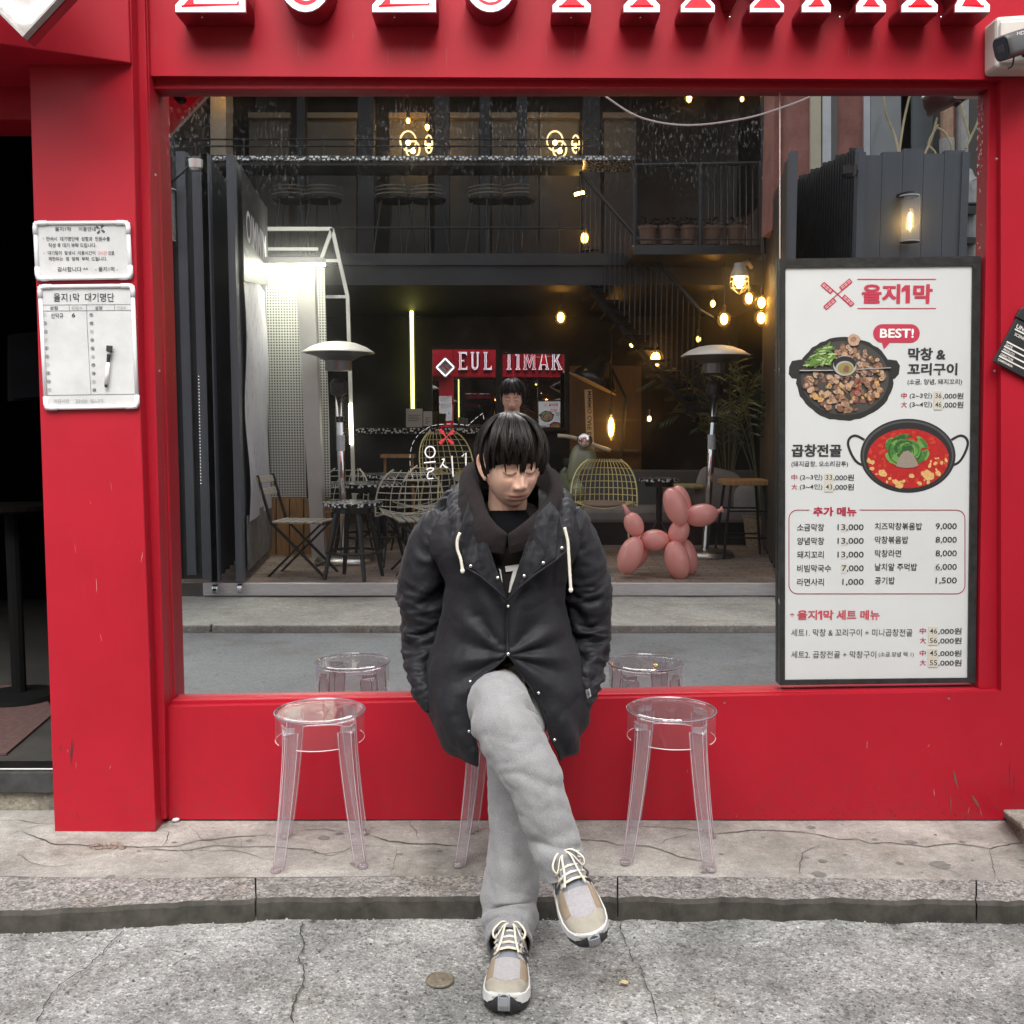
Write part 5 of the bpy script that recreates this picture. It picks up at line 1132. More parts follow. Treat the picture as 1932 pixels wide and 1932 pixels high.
b = MB(); b.bar(V(776.5,584,13.66), V(779,792,13.66), .09, .02); b.build('backing', M['blackmetal'], t)
# --- patio heaters
def heater(label, px, py, Yv, lean=0):
    p = VG(px, py, TZ); t = thing('patio_heater', label, 'heater', (0,0,0), 'steel patio heaters on the terrace'); H = 2.14-TZ
    b = MB(); b.lathe([(0,0),(.27,0),(.275,.02),(.26,.05),(.05,.07),(.0,.07)], (0,0,0), 32); b.build('base', M['steel'], t, smooth=True)
    b = MB(); b.tube([(0,0,.06),(lean,0,H-.52)], .034, 14); b.build('pole', M['chrome'], t, smooth=True)
    b = MB(); b.tube([(lean*.8,0,(H-.52)*.83),(lean*.84,0,(H-.52)*.86)], .040, 12); b.lathe([(.03,0),(.075,.03),(.08,.12),(.05,.16)], (lean,0,H-.56), 16); b.build('burner_collar', M['blackmetal'], t)
    b = MB(); b.lathe([(.12,0),(.12,.16)], (lean,0,H-.33), 18); b.lathe([(.125,.03),(.20,.07),(.30,.10)], (lean,0,H-.27), 28); b.build('burner_screen', pm('burner mesh', (.16,.16,.16), .4, .6), t)
    b = MB(); b.lathe([(.325,0),(.318,.006),(.25,.050),(.16,.084),(.09,.096),(.0,.098)], (lean,0,H-.17), 40); b.build('reflector', pm('champagne steel', (.80,.77,.68), .5, .35, .08, 12), t, smooth=True, solid=.004)
    b = MB(); b.lathe([(.038,0),(.038,.14)], (lean*.66,0,(H-.52)*.66), 14); b.build('paper_label', pm('heater label', (.5,.53,.55), .5, 0, .2, 30), t)
    t.location = p; return t
heater('steel patio heater in front of the perforated screens', 651, 1061, 9.5, -.035)
heater('steel patio heater behind the pink balloon dog', 1330, 1049, 10, .07)
# --- round terrazzo tables
def rtable(label, px, py, Yv, r, h, style):
    c = V(px, py, Yv); t = thing('round_table', label, 'table', (0,0,0), 'round terrazzo tables on the terrace'); h = c.z-TZ
    b = MB(); b.lathe([(0,0),(r,0),(r,.03),(0,.03)], (0,0,h-.03), 40); b.build('table_top', M['terrazzo'], t)
    b = MB(); b.lathe([(0,0),(r*.7,0),(r*.7,.05),(0,.05)], (0,0,h-.082), 28); b.build('apron', M['blackmetal'], t)
    if style == 'splay':
        for k in range(4):
            a = PI/4+k*PI/2+.3; q = MB(); q.tube([(r*.5*math.cos(a), r*.5*math.sin(a), h-.06), (r*.62*math.cos(a), r*.62*math.sin(a), h-.14), (r*1.02*math.cos(a), r*1.02*math.sin(a), 0)], [.024,.024,.016], 8); q.build('leg', M['blackmetal'], t)
        q = MB(); q.tube([(r*.88*math.cos(a), r*.88*math.sin(a), .22) for a in np.linspace(0, 2*PI, 33)[:-1]], .012, 6, closed=True); q.build('foot_ring', M['blackmetal'], t)
    else:
        q = MB(); q.tube([(0,0,.1),(0,0,h-.05)], .03, 10); q.build('pedestal', M['blackmetal'], t)
        for k in range(3):
            a = k*2*PI/3+.5; q = MB(); q.tube([(0,0,.32),(r*.6*math.cos(a), r*.6*math.sin(a), .12),(r*1.0*math.cos(a), r*1.0*math.sin(a), 0)], .018, 8); q.build('leg', M['blackmetal'], t)
    t.location = (c.x, c.y, TZ); return t
rtable('tall round terrazzo table with splayed black legs beside the bistro chair', 666, 947, 8.35, .245, .72, 'splay')
rtable('wide round terrazzo table behind the nearest splayed leg table', 694, 911, 9.6, .34, .78, 'splay')
rtable('wide round terrazzo table deepest on the left of the terrace', 722, 894, 10.8, .30, .78, 'ped')
rtable('round terrazzo table beside the wide one at the back', 762, 897, 10.3, .27, .78, 'ped')
rtable('small round terrazzo table behind the pink balloon dog', 1244, 902, 10.2, .205, .80, 'ped')
# --- wooden bistro folding chairs
def bistro(label, loc, rz):
    t = thing('folding_chair', label, 'chair', (0,0,0), 'slatted folding chairs on the terrace')
    q = MB()
    for k in range(6): q.box((-.19+.076*k, .095, .452), (.062,.18,.016)); q.box((-.19+.076*k, -.095, .452), (.062,.18,.016))
    q.build('seat', M['wood'], t, bevel=.003)
    q = MB()
    for z, x in ((.80,-.315),(.70,-.29)): q.box((x, 0, z), (.014,.40,.058), Matrix.Rotation(-.25,3,'Y'))
    q.build('backrest', M['wood'], t, bevel=.003)
    for s_ in (-.18, .18):
        q = MB(); q.bar((-.32,s_,.84),(-.21,s_,.45),.016,.03,(0,1,0)); q.bar((-.21,s_,.45),(.24,s_,0),.016,.03,(0,1,0)); q.build('leg', M['blackmetal'], t)
        q = MB(); q.bar((.20,s_*.86,.44),(-.25,s_*.86,0),.016,.03,(0,1,0)); q.build('leg', M['blackmetal'], t)
    q = MB(); q.bar((.2,-.17,.44),(.2,.17,.44),.02,.02); q.bar((-.2,-.19,.44),(-.2,.19,.44),.02,.02); q.bar((.15,-.18,.09),(.15,.18,.09),.014,.014); q.build('stretcher', M['blackmetal'], t)
    t.location = loc; t.rotation_euler = (0,0,rz); return t
p = V(572,1000,8.55); bistro('weathered slat folding chair facing the tall terrazzo table, left', (p.x, p.y, TZ), .12)
p = V(795,995,8.7); bistro('weathered slat folding chair half hidden by the seated man', (p.x, p.y, TZ), 2.9)
# --- wire chairs
def wire_chair(label, loc, rz, mat, sc=1, cushion=None, dense=9, legmat=None):
    t = thing('wire_chair', label, 'chair', (0,0,0), 'wire chairs on the terrace'); legmat = legmat or mat
    def S(u_, v):                           # v 0..1 seat, 1..2 back;   front is +y
        if v <= 1: return Vector((.25*u_*(1-.06*v), .24-.44*v, .44-.02*v+.05*u_*u_))
        k = v-1; wv = .30*math.sqrt(max(0, 1-(k*.92)**3.2)); return Vector((wv*u_*1.02, -.20-.13*k+.17*u_*u_, .42+.44*k))
    q = MB()
    for i in range(dense):
        u_ = -1+2*i/(dense-1); q.tube([S(u_, v) for v in np.linspace(0, 2, 22)], .004*(2 if i in (0, dense-1) else 1), 5)
    for v in list(np.linspace(0, 1, 5))+list(np.linspace(1.12, 1.95, 7)): q.tube([S(u_, v) for u_ in np.linspace(-1, 1, 13)], .004, 5)
    q.build('wire_shell', mat, t)
    for sx_ in (-1, 1):
        for sy in (-1, 1): q = MB(); q.tube([(sx_*.2, sy*.17, .42), (sx_*.25, sy*.24, 0)], .009, 6); q.build('leg', legmat, t)
    if cushion:
        q = MB(); q.ell((0,.03,.46), (.21,.20,.035), n=20, m=8); q.build('cushion', cushion, t, smooth=True)
    t.location = loc; t.rotation_euler = (0,0,rz); t.scale = (sc,)*3; return t
p = V(1139,940,9.9); wire_chair('yellow wire armchair with a brown seat cushion near the pink dog', (p.x, p.y, TZ), .1, M['gold'], 1.06, pm('brown cushion', (.24,.17,.13), .9), 15)
p = V(772,950,9.2); wire_chair('cream wire chair with its back to the street, behind slat chair', (p.x, p.y, TZ), 2.95, M['whitewire'], 1.0, None, 6, M['blackmetal'])
p = V(800,925,10.1); wire_chair('cream wire chair farther back beside the round tables', (p.x, p.y, TZ), 2.6, M['whitewire'], 1.0, None, 6, M['blackmetal'])
p = V(848,880,11.6); wire_chair('tall yellow wire chair behind the window decal', (p.x, p.y, TZ+.22), -.5, M['gold'], 1.1, None, 11)
p = V(640,960,10.0); wire_chair('cream wire chair beside the heater pole', (p.x, p.y, TZ), .4, M['whitewire'], .95, None, 6, M['blackmetal'])
# bar stools upstairs
st2 = thing('bar_stool', 'dark wire bar stool tucked under the upstairs counter', 'stool', (0,0,0), 'bar stools at the upstairs counter')
q = MB(); q.lathe([(0,0),(.2,0),(.21,.02),(.0,.03)], (0,0,.72), 20); q.build('seat', M['blackmetal'], st2)
q = MB()
for z in (.78,.82,.86): q.tube([(.23*math.cos(a), .2*math.sin(a), z) for a in np.linspace(0, PI, 13)], .008, 5)
q.build('backrest', pm('pale wire', (.20,.19,.16), .5), st2)
for k in range(4):
    a = PI/4+k*PI/2; q = MB(); q.tube([(.16*math.cos(a), .16*math.sin(a), .72), (.27*math.cos(a), .27*math.sin(a), 0)], .011, 6); q.build('leg', M['blackmetal'], st2)
for i, x in enumerate((553,611,746,807,920,977)):
    p = V(x, 486, 11.6); l = (p.x, p.y, FZ+.04)
    if i == 0: st2.location = l
    else: dup(st2, l, .2*i)
# --- right-hand bar table, sofa, cushions
t = thing('bar_table', 'bar table with thick wooden top and black splayed legs right of the dog', 'table', (0,0,0)); p = V(1403,905,9.7); h = p.z-TZ
q = MB(); q.box((0,0,h-.02), (.42,.40,.05)); q.build('table_top', M['honey'], t, bevel=.008)
for sx_ in (-1, 1):
    for sy in (-1, 1): q = MB(); q.tube([(sx_*.15, sy*.15, h-.04), (sx_*.22, sy*.2, 0)], .013, 8); q.build('leg', M['blackmetal'], t)
q = MB()
for z, w_ in ((.45,.19),(.2,.21)):
    for sy in (-1, 1): q.tube([(-w_, sy*.19, z), (w_, sy*.19, z)], .009, 6)
q.build('stretcher', M['blackmetal'], t); t.location = (p.x, p.y, TZ)
t = thing('sofa', 'long low grey sofa bench along the back of the terrace', 'sofa', (0,0,0)); M['sofa'] = pm('grey sofa cloth', (.23,.215,.20), .9, 0, .15, 8, bump=.3, bscale=30)
p = V(1270,985,10.9)
q = MB(); q.box((p.x, p.y, .38), (1.95,.62,.15)); q.build('seat', M['sofa'], t, bevel=.04)
q = MB(); q.box((p.x, p.y, .19), (1.9,.55,.24)); q.build('base', M['blackmetal'], t)
q = MB(); q.box((p.x, p.y-.33, .58), (1.95,.12,.5), Matrix.Rotation(.12,3,'X')); q.build('backrest', pm('dark sofa back', (.09,.085,.08), .9), t, bevel=.03)
for lb, px, py, w_, rz, col in (('large grey square cushion leaning on the sofa behind heater', 1352,925,.46,.25,(.27,.255,.24)),('pale grey cushion at the right end of the sofa', 1408,942,.36,-.2,(.33,.32,.30))):
    c = V(px, py, 10.75); q = MB(); q.ell((0,0,0), (1,1,1), n=32, m=20)
    q.v = [tuple(c+Matrix.Rotation(rz,3,'Y') @ Vector((math.copysign(abs(x)**.45, x)*w_*.5, math.copysign(abs(y)**1.0, y)*.085, math.copysign(abs(z)**.45, z)*w_*.5))) for x, y, z in q.v]
    tag(q.build('cushion', pm('cushion cloth', col, .9, 0, .12, 12, bump=.3, bscale=25), smooth=True), lb, 'cushion', 'cushions on the sofa')
c = V(1285,917,10.7); q = MB(); q.box(c, (.42,.28,.04)); tag(q.build('folded_blanket', pm('mustard cloth', (.45,.40,.16), .9, 0, .3, 14), bevel=.015), 'folded mustard blanket lying on the sofa seat', 'blanket')
# --- pink balloon animal
t = thing('balloon_dog', 'pink balloon twist dog figure standing at the terrace edge', 'figure', (0,0,0)); M['pink'] = pm('coral pink plastic', (.86,.36,.31), .24, coat=.35)
zz = lambda x, y: (1040.8+x*.2862, 585.5+y*.2862); k7 = .2862*8.45/F
def bal(name, x, y, rx, rz, ang, dy=0, rd=None):
    c = V(*zz(x, y), 8.45)+Vector((0, dy, 0)); q = MB(); R = Matrix.Rotation(math.radians(ang), 3, 'Y'); q.ell(c, (rx*k7, (rd or min(rx, rz))*k7, rz*k7), R, 28, 18)
    return q.build(name, M['pink'], t, smooth=True)
bal('hind_leg', 512,1610,80,132,20,.07); bal('hind_leg', 585,1600,72,122,20,-.11); bal('torso', 680,1515,100,72,0); bal('front_leg', 815,1640,82,134,-14,.09); bal('front_leg', 905,1635,70,126,-14,-.09)
bal('neck', 838,1462,68,92,22); bal('tail', 542,1412,64,86,-24); bal('ear', 808,1290,76,132,-22,.08); bal('ear', 862,1270,66,118,-16,-.07); bal('snout', 985,1350,114,76,-8)
q = MB(); q.tube([V(*zz(x, y), 8.45) for x, y in ((508,1350),(490,1310),(472,1278))], [26*k7,14*k7,11*k7], 10); q.build('tail_tip', M['pink'], t, smooth=True)
q = MB(); q.tube([V(*zz(x, y), 8.45) for x, y in ((1085,1330),(1108,1320),(1128,1312))], [22*k7,12*k7,24*k7], 10); q.build('nose_knot', M['pink'], t, smooth=True)
# --- scooter
t = thing('scooter', 'sage green vintage scooter parked inside the cafe', 'scooter', (0,0,0)); M['sage'] = pm('sage paint', (.30,.32,.21), .3, coat=.4)
q = MB(); c = V(1098,878,11.4); s = mpp(11.4); q.ell((0,0,0), (1,1,1), n=28, m=18); q.v = [tuple(c+Matrix.Rotation(.12,3,'Y') @ Vector((math.copysign(abs(x)**.6, x)*26*s*(1-.12*z), y*.09, math.copysign(abs(z)**.62, z)*40*s))) for x, y, z in q.v]; q.build('leg_shield', M['sage'], t, smooth=True)
q = MB(); q.ell(V(1090,925,11.3), (20*s,.16,22*s), n=20, m=12); q.build('front_fender', M['sage'], t, smooth=True)
q = MB(); q.lathe([(0,-.05),(.07,-.05),(.085,.0),(.085,.03),(.06,.04),(0,.04)], V(1103,831,11.3), 20, axis=Matrix.Rotation(-PI/2,3,'X')); q.build('headlight', M['chrome'], t, smooth=True)
q = MB(); q.tube(catmull([V(1052,822,11.4), V(1075,824,11.4), V(1100,832,11.45), V(1128,842,11.4), V(1152,850,11.4)], 16), .022, 8); q.build('handlebar', pm('grip', (.62,.58,.44), .4), t, smooth=True)
q = MB(); p = V(1085,950,11.35); q.tube([Vector((p.x, p.y+.2*math.cos(a), TZ+.24+.2*math.sin(a))) for a in np.linspace(0, 2*PI, 25)[:-1]], .05, 8, closed=True); q.build('wheel', M['rubber'], t, smooth=True)
q = MB(); q.ell(Vector((p.x+.02, p.y-.75, .62)), (.2,.45,.24), n=20, m=12); q.build('rear_body', M['sage'], t, smooth=True)
q = MB(); q.box(Vector((p.x+.02, p.y-.65, .88)), (.24,.6,.09)); q.build('saddle', M['rubber'], t, bevel=.03)
# --- oversized black lamp
t = thing('giant_lamp', 'oversized black desk lamp with angled shade inside the cafe', 'lamp', (0,0,0)); c = V(1130,700,11.9); ax = Matrix.Rotation(.45,3,'Y')
q = MB(); q.lathe([(.30,-.16),(.20,-.04),(.11,.10),(.09,.24),(.0,.26)], c, 28, axis=ax); q.build('shade', pm('lamp black', (.02,.017,.015), .25, .3), t, smooth=True, solid=.006)
q = MB(); q.lathe([(.302,-.165),(.295,-.155)], c, 28, axis=ax); q.build('shade_rim', pm('lit rim', (.75,.55,.30), .4), t)  # lit look of the rim is put into its base colour
q = MB(); q.tube([c+Vector((.06,0,.2)), V(1180,750,12.1), V(1165,960,12.1)], .02, 8); q.build('arm', M['blackmetal'], t)
t = thing('cafe_sign', 'narrow white upright sign with black cafe lettering', 'sign', (0,0,0))
b = MB(); vprism(b, [(1103,735),(1117,735),(1122,862),(1108,862)], 12.6, 12.63); b.build('sign_board', pm('pale board', (.40,.37,.32), .6), t)
cz = V(1112,800,12.59); text3('MIMMIO CAFE LOUNGE', Matrix.Translation(cz) @ Matrix.Rotation(PI,4,'Z') @ Matrix.Rotation(PI/2,4,'X') @ Matrix.Rotation(-PI/2,4,'Z'), .05, M['black'], t, 'lettering', .02, .80)
# --- bar counter with papers and lamp shade stool
t = thing('bar_counter', 'dark bar counter with a black and white pebble top', 'counter', (0,0,0))
b = MB(); vrect(b, 655, 935, 808, 818, 12.6, 13.1); b.build('counter_top', M['terrazzo'], t)
b = MB(); vrect(b, 668, 930, 819, 960, 12.8, 13.0); b.build('counter_front', M['cafedark'], t)
for lb, x0, x1, y0, y1 in (('larger white notice standing on the bar counter', 766,797,771,806),('smaller white notice standing on the bar counter', 798.5,815.5,776,804)):
    b = MB(); vrect(b, x0, x1, y0, y1, 12.65, 12.66); o = tag(b.build('notice', pm('paper', (.42,.39,.36), .7)), lb, 'notice', 'notices on the bar counter')
    b = MB()
    for k in range(4): vrect(b, x0+4, x1-4-(k % 2)*4, y0+12+k*3.4, y0+13+k*3.4, 12.645, 12.65)
    b.build('printed_lines', M['mgrey'], o)
t = thing('side_stool', 'small honey wood stool deep under the bar', 'stool', (0,0,0)); c = V(752,860,12.2)
b = MB(); b.box(c, (.40,.25,.04)); b.build('seat', M['honey'], t)
b = MB()
for sx_ in (-.16,.16): b.tube([c+Vector((sx_,0,0)), Vector((c.x+sx_*1.1, c.y, TZ))], .018, 6)
b.build('leg', M['honey'], t)
# --- lamps: bulbs, caged lights
bg_ = 'glowing bulbs hanging in the cafe'
def bulb(label, px, py, Yv, r, mat='bulbglow2', cord=.5, shape=1):
    c = V(px, py, Yv); t = thing('light_bulb', label, 'bulb', (0,0,0), bg_); q = MB(); q.ell(c, (r*.55, r*.55, r*.8*shape), n=12, m=8); q.build('filament', M[mat], t, smooth=True)
    q = MB(); q.ell(c, (r, r, r*1.2*shape), n=14, m=10); q.build('glass_envelope', M['amber'], t, smooth=True)
    q = MB(); q.lathe([(.02,0),(.02,.06),(.0,.07)], c+Vector((0,0,r*1.1*shape)), 8); q.tube([c+Vector((0,0,r*1.1*shape+.05)), c+Vector((0,0,r*1.1*shape+cord))], .005, 5); q.build('cord', M['blackmetal'], t)
M['amber'] = glassy('amber glass', (1,.80,.48), .03)
for a in [('round bulb by the stair foot, upper of three', 1055,510,11.8,.055),('round bulb below the stair rail', 1127,526,11.5,.05),('round bulb beside the neon, lowest of three', 1058,599,11.8,.055),('round bulb on the stair landing', 1103,449,11.6,.055),
          ('faint yellow bulb deep in the cafe', 1163,602,12.6,.03),('pear shaped amber bulb over the sofa', 1237,678,11.0,.075),('ring shaped amber bulb near the caged lamp', 1413,563,10.4,.052),('ring shaped amber bulb at the fence', 1437,571,10.2,.052),('beehive bulb over the palm', 1366,602,10.6,.055),('beehive bulb at the fence beside the palm', 1436,600,10.4,.055),('dim bulb beside the stairs', 1345,573,11.5,.035),('small amber bulb below the stairs, over the low table', 1225,790,12.3,.03),('small bulb above the giant lamp', 1192,650,12.4,.03),('small bulb between the palms', 1318,640,11.9,.03)]: bulb(*a[:4], a[4]*1.25)
bulb('long filament bulb hanging over the scooter', 1153,806,11.6,.055,'bulbglow',1.0,2.4)
for a in [('dim bulb behind the upstairs window, leftmost', 703,240,13.3,.05),('bulb over the upstairs lamps', 770,228,13.4,.04),('dim bulb behind upstairs window frame', 806,240,13.3,.045),('yellow caged bulb high on the right of the facade', 1300,186,11,.045),('yellow bulb highest near the drainpipe', 1400,187,10.6,.03),('yellow bulb on the beige column', 421,176,12.0,.045)]: bulb(*a)
for lb, px in (('sparkling glass disc lamp upstairs, left', 775),('sparkling glass disc lamp upstairs, right', 1052)):
    t = thing('disc_lamp', lb, 'lamp', (0,0,0), 'sparkling disc lamps upstairs')
    for dx, dy, r in ((-5,-6,.10),(4,10,.085),(34,0,.09)):
        c = V(px+dx, 272+dy, 13.2); q = MB(); q.tube([c+Vector((r*math.cos(a)*(.5 if dx > 20 else 1),0,r*math.sin(a)*1.2)) for a in np.linspace(0, 2*PI, 25)[:-1]], .012, 6, closed=True); q.build('glass_ring', pm('sparkle ring', (.8,.7,.45), .2, emit=.5, ecol=(1,.8,.45)), t)
        q = MB(); q.ell(c+Vector((0,0,-.02)), (.03,.03,.03), n=8, m=6); q.build('bulb', M['bulbglow2'], t)
t = thing('caged_lamp', 'bulkhead lamp with a wire cage over the sofa', 'lamp', (0,0,0)); c = V(1395,530,10.2)
q = MB(); q.lathe([(.0,.17),(.055,.17),(.06,.12),(.09,.06),(.09,.04)], c, 16); q.tube([c+Vector((0,0,.15)), c+Vector((.10,-.1,.2)), c+Vector((.16,-.2,.16))], .02, 8); q.build('lamp_housing', pm('grey housing', (.30,.29,.27), .5), t)
q = MB(); q.ell(c, (.045,.045,.07), n=12, m=8); q.build('filament', M['bulbglow'], t, smooth=True)
q = MB()
for k in range(6):
    a = k*PI/3; q.tube(catmull([c+Vector((.085*math.cos(a), .085*math.sin(a), .05)), c+Vector((.085*math.cos(a), .085*math.sin(a), -.06)), c+Vector((0,0,-.13))], 10), .004, 5)
for z in (.0,-.06): q.tube([c+Vector((.088*math.cos(a), .088*math.sin(a), z)) for a in np.linspace(0, 2*PI, 17)[:-1]], .004, 5, closed=True)
q.build('cage', pm('cage wire', (.4,.33,.2), .4, .5), t)
t = thing('strip_lamp', 'short bright strip lamp high beside the stair landing', 'lamp', (0,0,0)); q = MB(); q.bar(V(1084,367,11.8), V(1102,363,11.8), .03, .03); q.build('tube', M['bulbglow2'], t); q = MB(); q.bar(V(1082,364,11.85), V(1104,359,11.85), .05, .03); q.build('housing', M['matte'], t)
# string of led points on the left fence
t = thing('led_string', 'vertical string of tiny white lights on the left fence', 'lights', (0,0,0))
q = MB(); q.tube([V(379.5,770,7.97), V(384,770+0,7.97)], .003, 5); q.v = []; q.f = []; q.m = []
a0 = V(375,710,7.93); a1 = V(379,912,7.93); q.tube([a0, a1], .002, 5); q.build('wire', M['blackmetal'], t)
q = MB()
for i in range(34): q.ell(a0.lerp(a1, i/33), (.003,.003,.003), n=6, m=4)
q.build('light_points', pm('white point', (1,1,1), .3, emit=1.2), t)
# --- palms
def palm(label, px, py, Yv, h, n, seed, spread):
    rnd = random.Random(seed); t = thing('palm_plant', label, 'palm', (0,0,0), 'potted palms behind the sofa'); base = V(px, py, Yv); base.z = TZ
    q = MB(); q.lathe([(0,0),(.13,0),(.17,.30),(.18,.32),(.15,.32),(.0,.29)], (base.x, base.y, TZ), 18); q.build('basket', pm('woven basket', (.32,.24,.15), .9, 0, .4, 40), t)
    fo = MB(); stm = MB()
    for i in range(n):
        a = rnd.random()*2*PI; L_ = spread*rnd.uniform(.7,1.1); hh = h*rnd.uniform(.5,1.0); p0 = Vector((base.x, base.y, TZ+.3)); d = Vector((math.cos(a), math.sin(a)*.7, 0))
        pts = [Vector(p) for p in catmull([p0, p0+Vector((0,0,hh*.55))+d*L_*.18, p0+Vector((0,0,hh))+d*L_*.55, p0+Vector((0,0,hh*.9))+d*L_*1.0], 22)]
        stm.tube(pts, [.007*(1-.6*k/21) for k in range(22)], 5)
        for k in range(9, 22):
            tg = (pts[k]-pts[k-1]).normalized(); sd_ = tg.cross(Vector((0,0,1))).normalized(); ll = .26*math.sin(PI*((k-8)/15)**.8)+.05
            for s_ in (-1, 1):
                tip = pts[k]+(sd_*s_*.75+tg*.6+Vector((0,0,-.28))).normalized()*ll; mid = pts[k].lerp(tip, .5)+Vector((0,0,.02)); wv = tg*.013
                fo.add([pts[k], mid+wv, tip, mid-wv], [(0,1,2,3)])
    stm.build('stem', pm('palm stem', (.08,.09,.03), .6), t); fo.build('fronds', pm('palm leaf', (.085,.12,.06), .5, 0, .5, 6), t)
palm('tall palm in a basket at the fence, behind the bar table', 1432,1040,10.5,1.75,15,4,.85)
palm('second palm with arching fronds behind the right heater', 1372,1000,11.3,1.9,11,9,.9)
# --- terracotta stucco building beside the cafe with windows, pipes and cables
nb = thing('stucco_building', 'terracotta stucco building with white window frames beside the cafe', 'building', (3,-2.5,0)); YS = 9.35
M['stucco'] = pm('terracotta stucco', (.29,.125,.100), .9, 0, .25, 6, bump=.6, bscale=60)
b = MB(); x0 = V(1487,300,YS).x; b.prism([Vector((x0, 2*D-YS, 3.1)), Vector((x0+.3, 2*D-YS, 3.1)), Vector((x0+.3, 2*D-YS, 0)), Vector((x0+6, 2*D-YS, 0)), Vector((x0+6, 2*D-YS, 9)), Vector((x0, 2*D-YS, 9))], (0,-.4,0)); b.build('wall', M['stucco'], nb)
b = MB(); b.box((x0-.03, 2*D-YS-.40, 6.05), (.10, .4, 5.9)); b.build('side_wall', M['stucco'], nb)
for nm, x0_, x1_, col in (('cream_pilaster',1529,1549,(.50,.46,.33)),('window_frame',1552,1568,(.55,.57,.57)),('dark_reveal',1568.5,1580,(.10,.10,.09)),('window_frame',1630,1642,(.50,.52,.53)),('window_glass',1643,1719,(.23,.24,.235)),('window_frame',1700,1719.5,(.42,.44,.45)),('shutter',1721,1760,(.12,.14,.14)),('dark_reveal',1760.5,1775,(.05,.05,.05)),('dark_wall',1828,1900,(.07,.062,.05))):
    q = MB(); q.prism([V(x0_,600,YS-.03), V(x1_,600,YS-.03), V(x1_,-200,YS-.03), V(x0_,-200,YS-.03)], (0, -.05-.01*(len(nm) % 4), 0)); q.build(nm, pm(nm, col, .5 if 'glass' not in nm else .15, 0, .12, 4), nb)
q = MB(); q.tube([V(1786,-100,YS-.25), V(1786,262,YS-.25)], .055, 14); q.build('copper_pipe', pm('dull copper', (.42,.26,.17), .45, .3, .3, 10), nb)
q = MB(); q.tube([V(1786,262,YS-.25), V(1790,520,YS-.25)], .062, 14); q.tube([V(1818,-100,YS-.22), V(1814,320,YS-.22)], .055, 14); q.tube([V(1830,345,YS-.5), V(1836,365,YS-.5), V(1836,520,YS-.5)], .085, 16); q.tube([V(1818,330,YS-.4), V(1824,344,YS-.45), V(1836,352,YS-.5)], .075, 14); q.build('drain_pipe', pm('grey pipe', (.40,.40,.38), .5, 0, .25, 8), nb)
q = MB()
for pts in ([(1665,165),(1672,215),(1690,262),(1700,320)],[(1720,165),(1705,230),(1695,300)],[(1766,240),(1782,250),(1795,275),(1790,300)],[(1768,222),(1758,260),(1742,300),(1750,318)],[(1850,180),(1846,225),(1832,258),(1822,280)],[(1812,168),(1818,220),(1830,260)],[(1760,320),(1765,290),(1752,270),(1770,235)]):
    q.tube(catmull([V(x, y, YS-.4) for x, y in pts], 20), .010, 6)
q.build('loose_cable', pm('yellowed cable', (.45,.38,.22), .5, 0, .5, 5), nb)
q = MB(); q.box(V(1818,398,YS-.6), (.2,.1,.06)); q.box(V(1826,455,YS-.6), (.12,.1,.05)); q.tube([V(1795,385,YS-.6), V(1850,385,YS-.6)], .015, 6); q.build('pipe_clamp', M['blackmetal'], nb)
t = thing('alley_window', 'small white framed window in the stucco side wall', 'window', (0,0,0))
q = MB(); c = V(1447,318,10.2); vprism(q, [(1440,332),(1466,290),(1466,350),(1444,372)], 10.1, 10.14); q.build('frame', M['cream'], t); q = MB(); vprism(q, [(1443,335),(1461,304),(1461,346),(1446,362)], 10.08, 10.1); q.build('pane', pm('dark pane', (.05,.05,.05), .15), t)
# --- overhead street cable
q = MB(); q.tube(catmull([V(1108,150,5.2), V(1150,187,5.2), V(1210,222,5.2), V(1290,236,5.2), V(1380,228,5.2), V(1460,208,5.2), V(1560,165,5.2), V(1700,60,5.2)], 60), .0045, 6)
tag(q.build('street_cable', pm('pale cable', (.6,.6,.58), .5)), 'thin pale cable sagging across the top of the window', 'cable')
# ================================================================ people
def skin_mat(name, base=(.70,.44,.33)):
    m, nt, b = newmat(name); at = nt.nodes.new('ShaderNodeAttribute'); at.attribute_name = 'Col'
    n1 = tex(nt, 'Noise', 60, 5, coords(nt)); r1 = ramp(nt, [(.3,(.93,.92,.91)),(.7,(1.04,1.03,1.02))]); nt.links.new(n1.outputs['Fac'], r1.inputs[0])
    nt.links.new(mixc(nt, at.outputs['Color'], r1.outputs[0], 1.0, 'MULTIPLY'), b.inputs['Base Color'])
    b.inputs['Roughness'].default_value = .48; b.inputs['Subsurface Weight'].default_value = .12; b.inputs['Subsurface Radius'].default_value = (.012,.005,.003); b.inputs['Subsurface Scale'].default_value = .6
    n2 = tex(nt, 'Noise', 400, 3, coords(nt)); bp = nt.nodes.new('ShaderNodeBump'); bp.inputs['Strength'].default_value = .12; bp.inputs['Distance'].default_value = .001; nt.links.new(n2.outputs['Fac'], bp.inputs['Height']); nt.links.new(bp.outputs[0], b.inputs['Normal'])
    return m
M['skin'] = skin_mat('skin')
def gs(d, s): return math.exp(-(d/s)**2)
